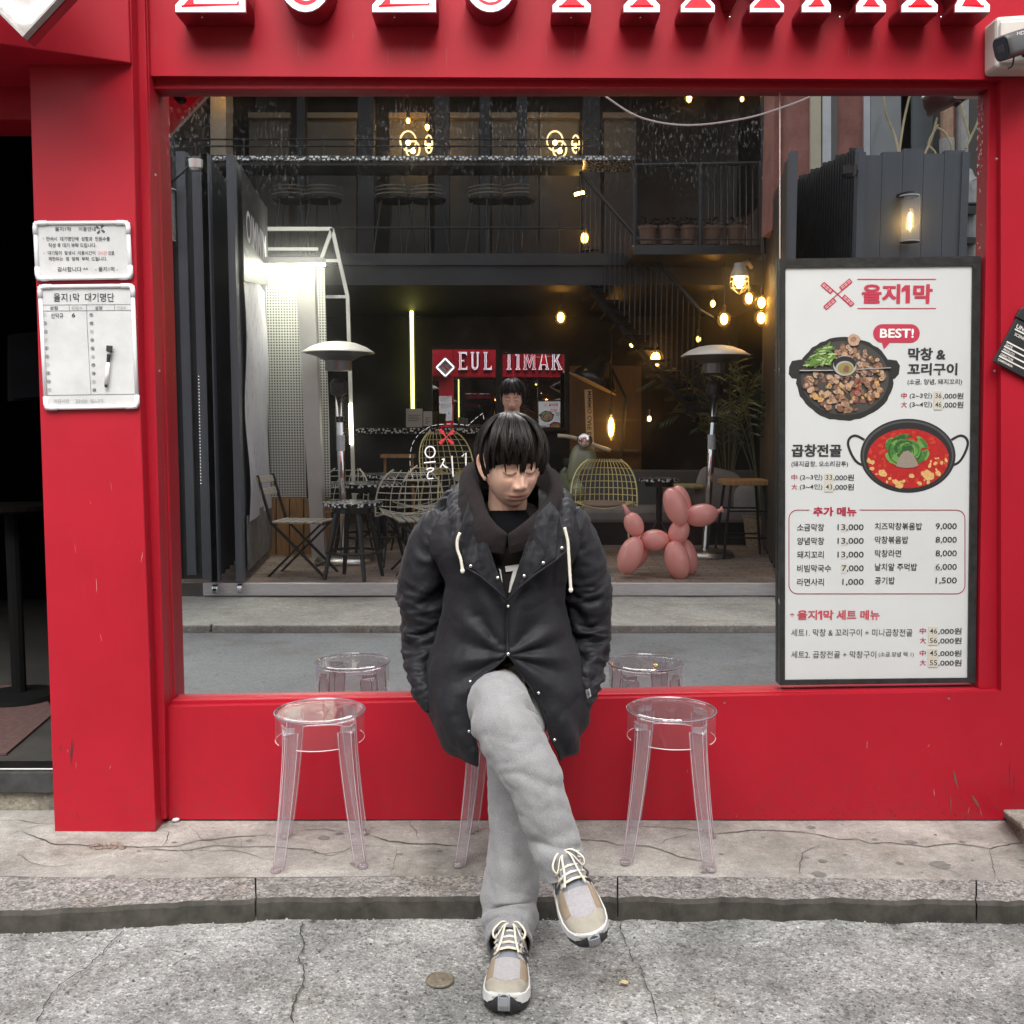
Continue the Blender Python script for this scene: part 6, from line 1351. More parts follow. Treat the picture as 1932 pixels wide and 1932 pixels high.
def head_point(lat, lon):
    """local head: x to the viewer's right, -y is the face, z up; eyes at z = 0"""
    cl = math.cos(lat); dx = cl*math.sin(lon); dy = -cl*math.cos(lon); dz = math.sin(lat)
    x = .0765*dx; y = .097*dy; z = (.118 if dz > 0 else .112)*dz
    x = .0765*math.copysign(abs(dx)**.92, dx)
    if z < 0:
        k = min(1, -z/.112); x *= 1-.26*k**1.7; y = y*(1-.10*k**2)-(.012*k if dy < 0 else -.0)+(.0)
        if dy > 0: y *= 1-.28*k
    fr = max(0, -dy)
    # flatten the face slightly, then model the features
    if dy < 0: y = y*(.90+.10*(1-gs(x, .055)))
    ax = abs(x); f = 0
    f += .005*gs(z-.027, .012)*gs(ax-.026, .026)                      # brow
    f -= .0105*gs(z-.004, .014)*gs(ax-.033, .017)                     # socket
    f += .0085*gs(z+.001, .0095)*gs(ax-.031, .0145)                   # closed lid over the eye
    f -= .0035*gs(z+.0135, .0038)*gs(ax-.030, .014)                   # crease under the eye
    f -= .0022*gs(z-.0105, .0028)*gs(ax-.031, .014)                   # lid fold
    nz = np.interp(z, [-.060,-.050,-.045,-.039,-.031,-.012,.006,.020,.034], [0,.001,.010,.0235,.0275,.0195,.0105,.0055,0])
    nw = np.interp(z, [-.05,-.038,-.02,.01,.03], [.0125,.0125,.0095,.0085,.012])
    f += nz*gs(x, nw)
    f += .0095*gs(z+.0375, .0075)*gs(ax-.0145, .0062)                 # nostril wing
    f -= .0030*gs(z+.0375, .008)*gs(ax-.0232, .004)                   # groove by the wing
    f -= .0025*gs(z+.056, .006)*gs(x, .004)                           # philtrum
    mo = gs(ax, .022)
    f += .0066*gs(z+.0618, .0052)*mo-.0062*gs(z+.0675, .0022)*gs(ax, .024)+.0082*gs(z+.0735, .0056)*gs(ax, .019)
    f += .004*gs(z+.067, .017)*gs(ax, .03)
    f -= .0045*gs(z+.0845, .0052)*gs(ax, .022); f += .0085*gs(z+.100, .011)*gs(ax, .021)
    f += .0026*gs(z+.024, .020)*gs(ax-.042, .019)                     # cheek
    f -= .0012*gs(z+.058, .014)*gs(ax-.036, .008)                     # fold beside the mouth
    y -= f*min(1, fr*1.6)
    return Vector((x, y, z))
def head_colour(p, base=(.70,.44,.33)):
    x, y, z = p; c = np.array(base); ax = abs(x)
    if y < -.03:
        lip = max(gs(z+.0618+.0015*math.cos(x*120), .0040), gs(z+.0728, .0050))*gs(ax, .0225)**.7
        lip = min(1, lip*1.15)*(1 if ax < .0265 else max(0, 1-(ax-.0265)/.004)); c = c*(1-lip)+np.array((.40,.155,.13))*lip
        ml = gs(z+.0675, .0013)*(1 if ax < .026 else 0); c = c*(1-.75*ml)+np.array((.13,.045,.04))*.75*ml
        arc = -.0058+.0045*(ax-.031)**2/.016**2*1.0
        la = gs(z-arc, .0025)*(1 if .0135 < ax < .047 else 0); c = c*(1-.93*la)+np.array((.03,.017,.013))*.93*la
        fo = gs(z-(arc+.0135), .0013)*(1 if .015 < ax < .046 else 0); c = c*(1-.15*fo)+np.array((.26,.12,.08))*.15*fo
        br = gs(z-(.0245-.5*(ax-.028)**2/.02), .0042)*(1 if .011 < ax < .052 else 0); c = c*(1-.55*br)+np.array((.035,.024,.018))*.55*br
        no = gs(z+.0455, .0028)*gs(ax-.0085, .0042); c = c*(1-.75*no)+np.array((.10,.04,.03))*.75*no
        st_ = gs(z+.0525, .006)*gs(ax, .026)*.20+gs(z+.088, .010)*gs(ax, .02)*.10; c = c*(1-st_)+np.array((.25,.17,.14))*st_
        pk = gs(z+.030, .018)*gs(ax-.043, .018)*.22+gs(z+.033, .012)*gs(ax, .015)*.22; c = c*(1-pk)+np.array((.60,.27,.19))*pk
        eb = gs(z+.0115, .006)*gs(ax-.03, .016)*.20; c = c*(1-eb)+np.array((.40,.20,.15))*eb
    return c
def head_grid(T, nlat=150, nlon=190):
    vs = []; loc = []; fs = []
    for i in range(nlat+1):
        lat = -PI/2+PI*i/nlat
        for k in range(nlon):
            t = 2*PI*k/nlon; lon = t-.55*math.sin(t)                   # more columns over the face
            p = head_point(lat, lon); loc.append(p); vs.append(T @ p)
    for i in range(nlat):
        for k in range(nlon): l = (k+1) % nlon; fs.append((i*nlon+k, i*nlon+l, (i+1)*nlon+l, (i+1)*nlon+k))
    return vs, fs
def ear_shape(b, T, sgn):
    def q(v): return T @ Vector((sgn*v[0], v[1], v[2]))
    rim = catmull([(.070,-.012,-.032),(.080,-.004,-.030),(.086,.006,-.018),(.091,.014,.002),(.090,.012,.020),(.083,.002,.028),(.074,-.008,.022)], 26)
    b.tube([q(v) for v in rim], [.0035+.0022*math.sin(PI*i/25) for i in range(26)], 8)
    b.ell(q((.076,.004,-.001)), (.0075,.016,.026), T.to_3x3() @ Matrix.Rotation(sgn*.45, 3, 'Z'), 14, 10)
    b.ell(q((.077,-.008,-.031)), (.006,.008,.009), T.to_3x3(), 10, 8); b.ell(q((.076,-.012,-.004)), (.005,.004,.010), T.to_3x3(), 10, 8)
def remeshed(b, name, vox, smooth_it=3):
    me = bpy.data.meshes.new(name); me.from_pydata(b.v, [], b.f); me.update(); o = bpy.data.objects.new(name, me); COL.objects.link(o)
    m = o.modifiers.new('r', 'REMESH'); m.mode = 'VOXEL'; m.voxel_size = vox; m.use_smooth_shade = True
    if smooth_it: s_ = o.modifiers.new('s', 'SMOOTH'); s_.iterations = smooth_it; s_.factor = .5
    out = bpy.data.meshes.new_from_object(o.evaluated_get(bpy.context.evaluated_depsgraph_get())); bpy.data.objects.remove(o); bpy.data.meshes.remove(me)
    out.name = name; return out
def fingers(b, wrist, fwd, side, up, curl=.6, sc=1.0, thumb_side=1):
    """palm and five unequal, bent fingers rooted in the palm"""
    fwd, side, up = fwd.normalized(), side.normalized(), up.normalized()
    b.tube([wrist-fwd*.02, wrist+fwd*.03, wrist+fwd*.085*sc], [.024,.030,.032], 10, flat=.55)
    for i, (off, ln) in enumerate(((-.028,.066),(-.009,.076),(.010,.071),(.027,.056))):
        p = wrist+fwd*.075*sc+side*off*thumb_side*-1; pts = [p-fwd*.02]; d = fwd.copy(); a = 0
        for k in range(3):
            a += curl*(.5+.35*k); d = (fwd*math.cos(a)-up*math.sin(a)); p = p+d*ln*(.45,.32,.23)[k]*sc; pts.append(p)
        b.tube(pts, [.0095,.009,.0082,.007], 8)
    p = wrist+fwd*.025*sc+side*.026*thumb_side; d1 = (fwd*.6+side*.75*thumb_side-up*.2).normalized(); d2 = (fwd*.85+side*.3*thumb_side-up*.4).normalized()
    b.tube([p-side*.012*thumb_side, p+d1*.032*sc, p+d1*.032*sc+d2*.028*sc, p+d1*.032*sc+d2*.052*sc], [.012,.0105,.0095,.0075], 8)
def colour_mesh(me, T, skin=(.70,.44,.33)):
    at = me.color_attributes.new('Col', 'FLOAT_COLOR', 'POINT'); Ti = T.inverted(); buf = np.empty(len(me.vertices)*4, np.float32)
    for i, v in enumerate(me.vertices):
        p = Ti @ v.co; c = head_colour(p, skin) if abs(p.x) < .1 and abs(p.z) < .14 and abs(p.y) < .14 else skin
        buf[4*i:4*i+4] = (*c, 1)
    at.data.foreach_set('color', buf)
def hair_mesh(T, seed, n=2600, fringe=.020, part=.012, mat=None, parent=None, side=-.018, back=-.075, vol=.017, forelift=0, name='hair'):
    rnd = random.Random(seed); b = MB(); cap = MB(); lim = {}
    def zlim(phi):                          # hem of the hair by direction: 0 is the face
        a = abs(math.atan2(math.sin(phi), math.cos(phi))); return float(np.interp(a, [0,.55,.9,1.25,1.5,1.75,2.1,3.2], [fringe,fringe-.001,fringe-.010,side-.034,side+.004,side+.004,back+.02,back]))
    CTL, STL = math.cos(.40), math.sin(.40)
    def surf(phi, th, h):                   # th from the crown down
        d = Vector((math.sin(th)*math.sin(phi), -math.sin(th)*math.cos(phi), math.cos(th)))
        d = Vector((d.x, d.y*CTL+d.z*STL, d.z*CTL-d.y*STL))
        p = Vector((d.x*(.0765+h), d.y*(.098+h)+.004*(1-math.cos(th)), d.z*(.118+h*.45)))
        return p
    def th_at(phi, z, h):
        lo, hi = .05, 2.9
        for _ in range(22):
            md = (lo+hi)/2
            if surf(phi, md, h).z > z: lo = md
            else: hi = md
        return lo
    nl, nn_ = 26, 72
    vs = []
    for i in range(nl+1):
        for k in range(nn_):
            phi = 2*PI*k/nn_; h = vol*.50; tm = th_at(phi, zlim(phi)+.006, h); vs.append(T @ surf(phi, .001+tm*i/nl, h*(1-.55*(i/nl)**6)))
    cap.add(vs, [(i*nn_+k, (i+1)*nn_+k, (i+1)*nn_+(k+1) % nn_, i*nn_+(k+1) % nn_) for i in range(nl) for k in range(nn_)])
    clumps = [(rnd.uniform(-PI, PI), rnd.uniform(-.013,.013), rnd.uniform(-.005,.006), rnd.uniform(-.26,.26)) for _ in range(74)]
    for s_ in range(n):
        wild = rnd.random() < .07
        phi1 = rnd.uniform(-PI, PI); c_ = min(clumps, key=lambda q: abs(math.atan2(math.sin(q[0]-phi1), math.cos(q[0]-phi1))))
        dphi = math.atan2(math.sin(c_[0]-phi1), math.cos(c_[0]-phi1)); h = vol*rnd.uniform(.62, 1.0); hh = h+c_[2]*1.0+(rnd.uniform(0,.006) if wild else 0)
        start = rnd.random()**1.9*.60; zl = zlim(phi1)+.009*noise.noise(Vector((phi1*3.1, seed, 0)))+c_[1]*1.1+rnd.uniform(-.006,.010); tm = th_at(phi1, zl, h); twist = .26*math.sin(phi1*.5+.4)+rnd.uniform(-.05,.05)*(5 if wild else 1)
        pts = []; m = 11
        for k in range(m):
            t = start+(1-start)*k/(m-1); kf = min(1, max(0, (2.4-abs(phi1))/1.4)); fan = 1-.42*kf*(1-t**.8); ph = phi1*fan+.10*(1-t)*kf+dphi*.80*t**1.3+twist*(1-t)+c_[3]*math.sin(PI*t)
            lift = hh*(1.0-.42*t**5)+.004*math.sin(PI*t)*(1 if abs(phi1) < 1.6 else .4)
            p = surf(ph, .03+(tm-.03)*t, lift); g_ = math.exp(-((p.x-part)/.010)**2)*(.0055 if p.y < .03 and p.z > .05 else 0); p.z -= g_; pts.append(T @ p)
        r = rnd.uniform(.0006,.0013); b.tube(pts, [r*(.5+.9*math.sin(PI*min(1, .12+.80*k/(m-1)))) for k in range(m)], 4, cap=False)
    cap.v += []; o = len(b.v); b.v += cap.v; b.f += [tuple(i+o for i in f) for f in cap.f]; b.m += cap.m
    return b.build(name, mat, parent, smooth=True)
def hair_mat(name, c=(.0035,.0027,.0024), c2=(.017,.011,.008)):
    m, nt, b = newmat(name); n1 = tex(nt, 'Noise', 110, 4, coords(nt)); r1 = ramp(nt, [(.35,c),(.75,c2)]); nt.links.new(n1.outputs['Fac'], r1.inputs[0]); nt.links.new(r1.outputs[0], b.inputs['Base Color'])
    b.inputs['Roughness'].default_value = .42; b.inputs['Specular IOR Level'].default_value = .30; return m
M['hair'] = hair_mat('black brown hair')

# ---------------- the seated man
man = thing('person', 'man in black hooded coat and grey sweatpants seated on a clear stool, looking down', 'person', (cM.x, cM.y, 0))
PITCH, YAW, ROLL = math.radians(15), math.radians(19), math.radians(-3)
Rh = Matrix.Rotation(YAW, 3, 'Z') @ Matrix.Rotation(PITCH, 3, 'X') @ Matrix.Rotation(ROLL, 3, 'Y')
eye = P(983, 892, 2.79); HS = 1.0
hc = eye-Rh @ Vector((0,-.088,0)); TH = Matrix.Translation(hc) @ Rh.to_4x4() @ Matrix.Diagonal((1.0, 1.0, 1.10, 1))
body = MB(); vs, fs = head_grid(TH); body.add(vs, fs)
for s_ in (-1, 1): ear_shape(body, TH, s_)
nk0 = TH @ Vector((0,.018,-.055)); nk1 = P(957, 975, 2.93); nk2 = P(957, 1020, 2.99)
body.tube([nk0, nk0.lerp(nk1,.5), nk1, nk2], [.054,.055,.058,.075], 20)
hip = Vector((cM.x, cM.y+.02, .50)); chest = P(957, 1100, 2.99)
body.tube([nk2, nk2+Vector((0,0,-.05)), chest, (chest+hip)/2, hip], [.06,.10,.115,.11,.12], 18)
# arms down to hands in the coat pockets
ARML = [P(826,1005,2.99), P(800,1100,3.03), P(794,1170,3.05), P(795,1250,2.99), P(806,1315,2.93)]
ARMR = [P(1078,1000,2.99), P(1104,1100,3.03), P(1110,1160,3.05), P(1112,1240,2.99), P(1100,1312,2.93)]
for A_ in (ARML, ARMR):
    body.tube([nk2+Vector((0,.01,-.02)), A_[0], A_[1], A_[2], A_[3], A_[4]], [.06,.042,.040,.036,.030,.024], 12)
    s_ = -1 if A_ is ARML else 1
    fingers(body, A_[4]+Vector((-s_*.006,-.01,-.01)), Vector((-s_*.75,-.25,-.55)), Vector((0,-1,.2)), Vector((s_*.5,0,-.8)), .35, .9, 1)
KNF = P(938,1322,2.665); ANF = P(1066,1640,2.50); KNB = P(975,1390,2.76); ANB = P(960,1770,2.575)
body.tube([hip+Vector((-.06,0,-.01)), KNF+Vector((.005,.03,-.02)), P(1010,1480,2.58), ANF, P(1085,1690,2.46)], [.07,.045,.042,.033,.03], 12)
body.tube([hip+Vector((.07,0,-.01)), KNB+Vector((0,.03,-.01)), P(967,1590,2.70), ANB, P(955,1830,2.53)], [.07,.045,.042,.033,.03], 12)
me = remeshed(body, 'body', .0025, 1); colour_mesh(me, TH); me.materials.append(M['skin']); link('body', me, man)
hair_mesh(TH, 4, 8000, .0195, .016, M['hair'], man, vol=.024, side=.020)
# --- generic cloth tube
def cloth_tube(pts, n_len=90, n_around=48, fold=None, flat=1.0, cap=True):
    """pts: (px, py, Y, r_px[, r_depth_scale]); smooth tube following photo positions in depth"""
    c = catmull([(*P(p[0], p[1], p[2]), p[3]*p[2]/F, p[4] if len(p) > 4 else 1.0) for p in pts], n_len)
    C = [Vector(q[:3]) for q in c]; vs = []
    x = None
    for i in range(n_len):
        t = (C[min(i+1, n_len-1)]-C[max(i-1, 0)]).normalized()
        y = Vector((0,1,0)); y = (y-t*y.dot(t)).normalized(); xx = y.cross(t).normalized()
        for k in range(n_around):
            a = 2*PI*k/n_around; r = c[i][3]; d = xx*math.cos(a)+y*(math.sin(a)*c[i][4]); rr = r
            if fold: rr += fold(i/(n_len-1), a, C[i]+d*r)
            vs.append(C[i]+d*rr)
    fs = [(i*n_around+k, i*n_around+(k+1) % n_around, (i+1)*n_around+(k+1) % n_around, (i+1)*n_around+k) for i in range(n_len-1) for k in range(n_around)]
    if cap: fs += [tuple(range(n_around-1,-1,-1)), tuple((n_len-1)*n_around+k for k in range(n_around))]
    return vs, fs
def nylon(name, col):
    m, nt, b = newmat(name); vec = coords(nt); b.inputs['Base Color'].default_value = (*col, 1); b.inputs['Roughness'].default_value = .58; b.inputs['Specular IOR Level'].default_value = .24; b.inputs['Sheen Weight'].default_value = .03
    n1 = tex(nt, 'Noise', 26, 5, vec, rough=.55); n2 = tex(nt, 'Noise', 1, 4, coords(nt, (90, 90, 28))); ad = nt.nodes.new('ShaderNodeMath'); ad.operation = 'MULTIPLY_ADD'; ad.inputs[1].default_value = .25; nt.links.new(n2.outputs['Fac'], ad.inputs[0]); nt.links.new(n1.outputs['Fac'], ad.inputs[2])
    bp = nt.nodes.new('ShaderNodeBump'); bp.inputs['Strength'].default_value = .38; bp.inputs['Distance'].default_value = .010; nt.links.new(ad.outputs[0], bp.inputs['Height']); nt.links.new(bp.outputs[0], b.inputs['Normal']); return m
M['coat'] = nylon('black nylon', (.0115,.0115,.0145)); M['coat2'] = nylon('black nylon facing', (.0085,.0085,.011))
M['hoodie'] = pm('washed black fleece', (.021,.017,.0175), .95, 0, .12, 30, bump=.35, bscale=160, sheen=.02, spec=.12)
M['tee'] = pm('black tee', (.004,.004,.005), .95, spec=.08)
def marl():
    m, nt, b = newmat('grey marl jersey'); vec = coords(nt); n1 = tex(nt, 'Noise', 1, 6, coords(nt, (430,430,240)), rough=.7); n2 = tex(nt, 'Noise', 22, 7, vec); r1 = ramp(nt, [(.30,(.185,.185,.187)),(.70,(.325,.325,.329))]); nt.links.new(n1.outputs['Fac'], r1.inputs[0])
    r2 = ramp(nt, [(.3,(.88,.88,.88)),(.7,(1.06,1.06,1.06))]); nt.links.new(n2.outputs['Fac'], r2.inputs[0]); nt.links.new(mixc(nt, r1.outputs[0], r2.outputs[0], 1.0, 'MULTIPLY'), b.inputs['Base Color']); b.inputs['Roughness'].default_value = .95; b.inputs['Sheen Weight'].default_value = .2
    n3 = tex(nt, 'Noise', 12, 4, vec); bp = nt.nodes.new('ShaderNodeBump'); bp.inputs['Strength'].default_value = .5; bp.inputs['Distance'].default_value = .012; nt.links.new(n3.outputs['Fac'], bp.inputs['Height']); bp2 = nt.nodes.new('ShaderNodeBump'); bp2.inputs['Strength'].default_value = .25; bp2.inputs['Distance'].default_value = .001; nt.links.new(n1.outputs['Fac'], bp2.inputs['Height']); nt.links.new(bp.outputs[0], bp2.inputs['Normal']); nt.links.new(bp2.outputs[0], b.inputs['Normal']); return m
M['marl'] = marl()
# --- coat body: an open shell wrapped round the torso, parted below the last snap
lT = [(925,905),(945,868),(965,838),(985,816),(1010,806),(1040,812),(1070,830),(1100,840),(1130,838),(1160,834),(1200,824),(1252,810),(1290,804),(1330,804),(1352,812),(1390,832),(1425,858),(1460,880)]
rT = [(925,1015),(945,1058),(965,1080),(985,1093),(1010,1098),(1040,1090),(1070,1074),(1100,1066),(1130,1065),(1160,1069),(1200,1082),(1252,1098),(1290,1107),(1330,1110),(1361,1106),(1390,1094),(1414,1075),(1431,1060),(1460,1040)]
oL = [(0,885),(945,884),(985,897),(1010,912),(1077,938),(1133,956.5),(1234,956.5),(1244,950),(1257,936),(1278,906),(1307,885),(1347,883),(1374,889),(1420,901),(1460,903)]
oR = [(0,1018),(978,1015),(1024,994),(1077,976),(1133,957.5),(1234,957.5),(1244,966),(1267,980),(1299,1004),(1347,1027),(1401,1044),(1431,1058),(1460,1062)]
tab = lambda T_, x: float(np.interp(x, [q[0] for q in T_], [q[1] for q in T_]))
def cyb(z):                                 # depth centre and half depth by height
    return (float(np.interp(z, [.35,.45,.60,.75,.95,1.05,1.14,1.2], [2.95,2.95,2.955,2.965,2.975,2.985,3.00,3.01])), float(np.interp(z, [.35,.45,.56,.70,.85,1.0,1.08,1.14,1.2], [.20,.215,.205,.180,.175,.158,.128,.09,.06])))
snap_p = P(957, 1234, 2.79)
def coat_fold(p, nrm):
    d = 0.
    dx = p.x-snap_p.x; dz = p.z-snap_p.z; rr = math.hypot(dx, dz); a = math.atan2(dz, dx)
    if p.y < 2.95:
        up_ = dz > -.01
        d += .0085*math.sin(a*(9 if up_ else 11)+.8*math.sin(a*3))*math.exp(-((rr-.09)/.10)**2)*min(1, rr/.03)
        d -= .010*math.exp(-(rr/.035)**2)
    d += .0075*fbm((p.x*1.2, p.y, p.z*.55), 5.5, 3)+.002*fbm((p.x, p.y, p.z*.8), 20, 2)
    rg = max(0, 1-abs(fbm((p.x*1.3+p.z*.6, p.y*.6, p.z*.9-p.x*.5), 7.5, 2))*2.6)**2; d += .0032*rg
    if p.z < snap_p.z-.08: d += .007*math.sin(p.x*62+3*math.sin(p.z*14)+p.y*18)*min(1, (snap_p.z-.08-p.z)/.1)
    return d
rows = 150; cols = 150; vs = []; z_top = 1.155; z_bot = .412
for i in range(rows+1):
    z = z_top+(z_bot-z_top)*i/rows; cy_, b_ = cyb(z)
    ps = proj((0, cy_, z))[1]; Lx, Rx = tab(lT, ps), tab(rT, ps); XL = P(Lx, ps, cy_).x; XR = P(Rx, ps, cy_).x; cx_ = (XL+XR)/2; a_ = (XR-XL)/2
    pf = proj((0, cy_-b_, z))[1]; yl = cy_-b_*.97; xl = P(tab(oL, pf), pf, yl).x; xr = P(tab(oR, pf), pf, yl).x
    PW = .78
    tl = math.asin(min(1, max(-1, (abs(cx_-xl)/a_))**(1/PW)))*(1 if xl < cx_ else -1); tr_ = math.asin(min(1, (abs(xr-cx_)/a_))**(1/PW))*(1 if xr > cx_ else -1)
    for k in range(cols+1):
        th = tl+(2*PI-tr_-tl)*k/cols                       # 0 front, grows to viewer's left
        x = cx_-a_*math.copysign(abs(math.sin(th))**PW, math.sin(th)); y = cy_-b_*math.copysign(abs(math.cos(th))**PW, math.cos(th))
        vs.append(Vector((x, y, z)))
nv = cols+1
def displace(vs, nx_, ny_, fn):
    out = []
    for i in range(ny_):
        for k in range(nx_):
            p = vs[i*nx_+k]; a = vs[i*nx_+min(k+1, nx_-1)]-vs[i*nx_+max(k-1, 0)]; b_ = vs[min(i+1, ny_-1)*nx_+k]-vs[max(i-1, 0)*nx_+k]; n_ = b_.cross(a)
            n_ = n_.normalized() if n_.length > 1e-9 else Vector((0,-1,0)); out.append(p-n_*fn(p, n_)*-1)
    return out
cf = displace(vs, nv, rows+1, coat_fold)
cb_ = MB(); cb_.add(cf, [(i*nv+k, (i+1)*nv+k, (i+1)*nv+k+1, i*nv+k+1) for i in range(rows) for k in range(cols)])
coat = cb_.build('coat', M['coat'], man, smooth=True, solid=.006)
bvh = BVHTree.FromPolygons(cb_.v, cb_.f)
def hit(px, py, off=.004, y0=2.8, tree=None):
    d = ray(px, py).normalized(); r = (tree or bvh).ray_cast(Vector((0,0,CAMZ)), d)
    p = r[0] if r[0] is not None else P(px, py, y0)
    return p-d*off
# edge piping along both fronts and the hem
q = MB()
for kk in (0, cols): q.tube([cf[i*nv+kk]+Vector((0,-.002,0)) for i in range(62, rows+1, 2)], .0035, 6)
q.tube([cf[rows*nv+k] for k in range(0, cols+1, 2)], .0042, 6)
q.build('edge_piping', M['coat2'], coat, smooth=True)
# sleeves
def sleeve_fold(s_):
    def f(t, a, p):
        e = 1.0 if t > .30 else .35
        v = fbm((t*12.5+s_+.7*math.sin(a), .55*math.cos(a), .55*math.sin(a)), 1.0, 3); r_ = 1-abs(v)*2.4
        return e*(.0120*r_-.006)*(1 if t < .72 else max(.12, 1-(t-.72)*3.6))+.003*fbm(p, 16, 2)
    return f
SLV = [[(838,972,2.995,26,1.25),(822,1000,2.995,38,1.3),(808,1050,3.0,46,1.2),(798,1105,3.01,49,1.15),(795,1155,3.01,46,1.15),(795,1205,3.0,40,1.15),(797,1250,2.96,34,1.15),(800,1290,2.91,28,1.2),(806,1320,2.88,21,1.2),(812,1342,2.86,10,1.2)],
       [(1070,966,2.995,26,1.25),(1085,998,2.995,37,1.3),(1097,1045,3.0,44,1.2),(1104,1095,3.01,46,1.15),(1109,1145,3.01,44,1.15),(1111,1200,3.0,39,1.15),(1112,1245,2.96,35,1.15),(1110,1285,2.91,28,1.2),(1105,1318,2.88,19,1.2),(1101,1342,2.86,9,1.2)]]
for i, S_ in enumerate(SLV):
    q = MB(); q.add(*cloth_tube(S_, 120, 56, sleeve_fold(i*7.3))); q.build('sleeve', M['coat'], coat, smooth=True)
# coat hood lying round the neck, gathered edge
def gather(t, a, p): return .0016*math.sin(t*190+3*math.sin(a*2)+4*fbm(p,9,2))+.009*fbm(p, 14, 3)
q = MB(); q.add(*cloth_tube([(877,1066,2.795,6,.6),(868,1030,2.805,13,.8),(865,995,2.84,15,1),(864,968,2.90,17,1),(866,946,2.99,22,1),(895,924,3.09,26,1),(960,912,3.14,28,1),(1025,924,3.09,26,1),(1056,946,2.99,23,1),(1065,968,2.90,19,1),(1065,992,2.84,16,1),(1068,1020,2.81,14,.8),(1072,1042,2.80,6,.6)], 130, 32, gather)); q.build('coat_hood', M['coat'], coat, smooth=True)
# lapels folded open
def flap(px, ys, name):
    me = bpy.data.meshes.new(name); bm = bmesh.new(); v_ = [bm.verts.new(P(x, y, Y)) for (x, y), Y in zip(px, ys)]; bm.faces.new(v_); bmesh.ops.triangulate(bm, faces=bm.faces[:])
    for _ in range(4): bmesh.ops.subdivide_edges(bm, edges=bm.edges[:], cuts=1, use_grid_fill=True)
    bm.normal_update()
    for v in bm.verts: v.co.y += .004*fbm((v.co.x*2, 1, v.co.z), 16, 3)+.0015*noise.noise(v.co*60)
    bm.to_mesh(me); bm.free(); me.polygons.foreach_set('use_smooth', [True]*len(me.polygons)); me.materials.append(M['coat2']); return link(name, me, coat, solid=.006)
flap([(872,985),(884,948),(897,985),(914,1010),(938,1077),(957,1134),(936,1112),(905,1086),(878,1070),(868,1030)], [2.785,2.83,2.80,2.782,2.768,2.765,2.765,2.767,2.770,2.775], 'lapel')
flap([(1012,972),(1038,945),(1056,968),(1064,1000),(1071,1037),(1048,1058),(1010,1084),(980,1108),(958,1134),(976,1077),(993,1024)], [2.80,2.83,2.81,2.785,2.770,2.767,2.765,2.764,2.764,2.768,2.782], 'lapel')
q = MB(); q.tube([P(x, y, Y-.004) for x, y, Y in ((957,1134,2.764),(936,1112,2.764),(905,1086,2.766),(878,1070,2.769))], .0032, 6); q.tube([P(x, y, Y-.004) for x, y, Y in ((1071,1037,2.769),(1048,1058,2.766),(1010,1084,2.764),(980,1108,2.763),(958,1134,2.763))], .0032, 6); q.build('lapel_piping', M['coat'], coat, smooth=True)
# hoodie: body seen in the V, hood rolled round the neck
q = MB(); q.add(*cloth_tube([(957,955,2.98,50,.85),(957,985,2.965,92,.6),(957,1030,2.955,104,.72),(957,1080,2.955,108,.76),(957,1140,2.965,108,.76),(957,1220,2.98,108,.74)], 50, 64, lambda t, a, p: .006*fbm(p, 9, 3)))
hd = q.build('hoodie', M['hoodie'], man, smooth=True); hbvh = BVHTree.FromPolygons(q.v, q.f)
IN = [(957,1008,2.772),(934,988,2.785),(917,962,2.81),(907,928,2.86),(899,900,2.93),(905,872,3.02),(962,856,3.07),(1020,876,3.03),(1041,906,2.96),(1038,932,2.90),(1016,962,2.83),(985,990,2.785),(959,1008,2.768)]
OUT = [(950,1046,2.79),(905,1036,2.79),(879,1004,2.82),(866,966,2.88),(868,928,2.96),(878,902,3.06),(962,886,3.16),(1044,906,3.07),(1060,936,2.98),(1056,968,2.90),(1032,1006,2.84),(1002,1034,2.80),(962,1046,2.787)]
def hood_sheet():
    n, m = 120, 26; ci = catmull([tuple(P(*p)) for p in IN], n); co = catmull([tuple(P(*p)) for p in OUT], n); nc = P(957, 940, 2.95); vs = []
    for i in range(n):
        a = Vector(ci[i]); b_ = Vector(co[i]); out = (b_-nc); out.z = 0; out = out.normalized() if out.length > 1e-6 else Vector((0,-1,0)); nrm = (out*.65+Vector((0,-.35,.45))).normalized(); fat = .021*math.sin(PI*min(1, max(0, (i/(n-1)))))**.35
        for k in range(m):
            s_ = -.55+1.55*k/(m-1)
            if s_ < 0: p = a+(nc-a)*(-s_)*.28+Vector((0,.01,-.045*(-s_)/.55)); p -= nrm*0
            else: p = a.lerp(b_, s_)+nrm*fat*math.sin(PI*min(1, s_*1.02))**.6*(1-.25*s_)
            p = p+nrm*(.0045*fbm((p.x, p.y, p.z), 13, 3)+.002*fbm(p, 30, 2)); vs.append(p)
    return vs, [(i*m+k, i*m+k+1, (i+1)*m+k+1, (i+1)*m+k) for i in range(n-1) for k in range(m-1)]
q = MB(); q.add(*hood_sheet()); q.build('hood', M['hoodie'], hd, smooth=True, solid=.005)
q = MB(); q.add(*cloth_tube([(957,968,2.955,40,1),(958,985,2.93,46,1),(958,1005,2.90,52,.9),(958,1025,2.89,60,.8)], 14, 36)); q.build('tee_collar', M['tee'], man, smooth=True)
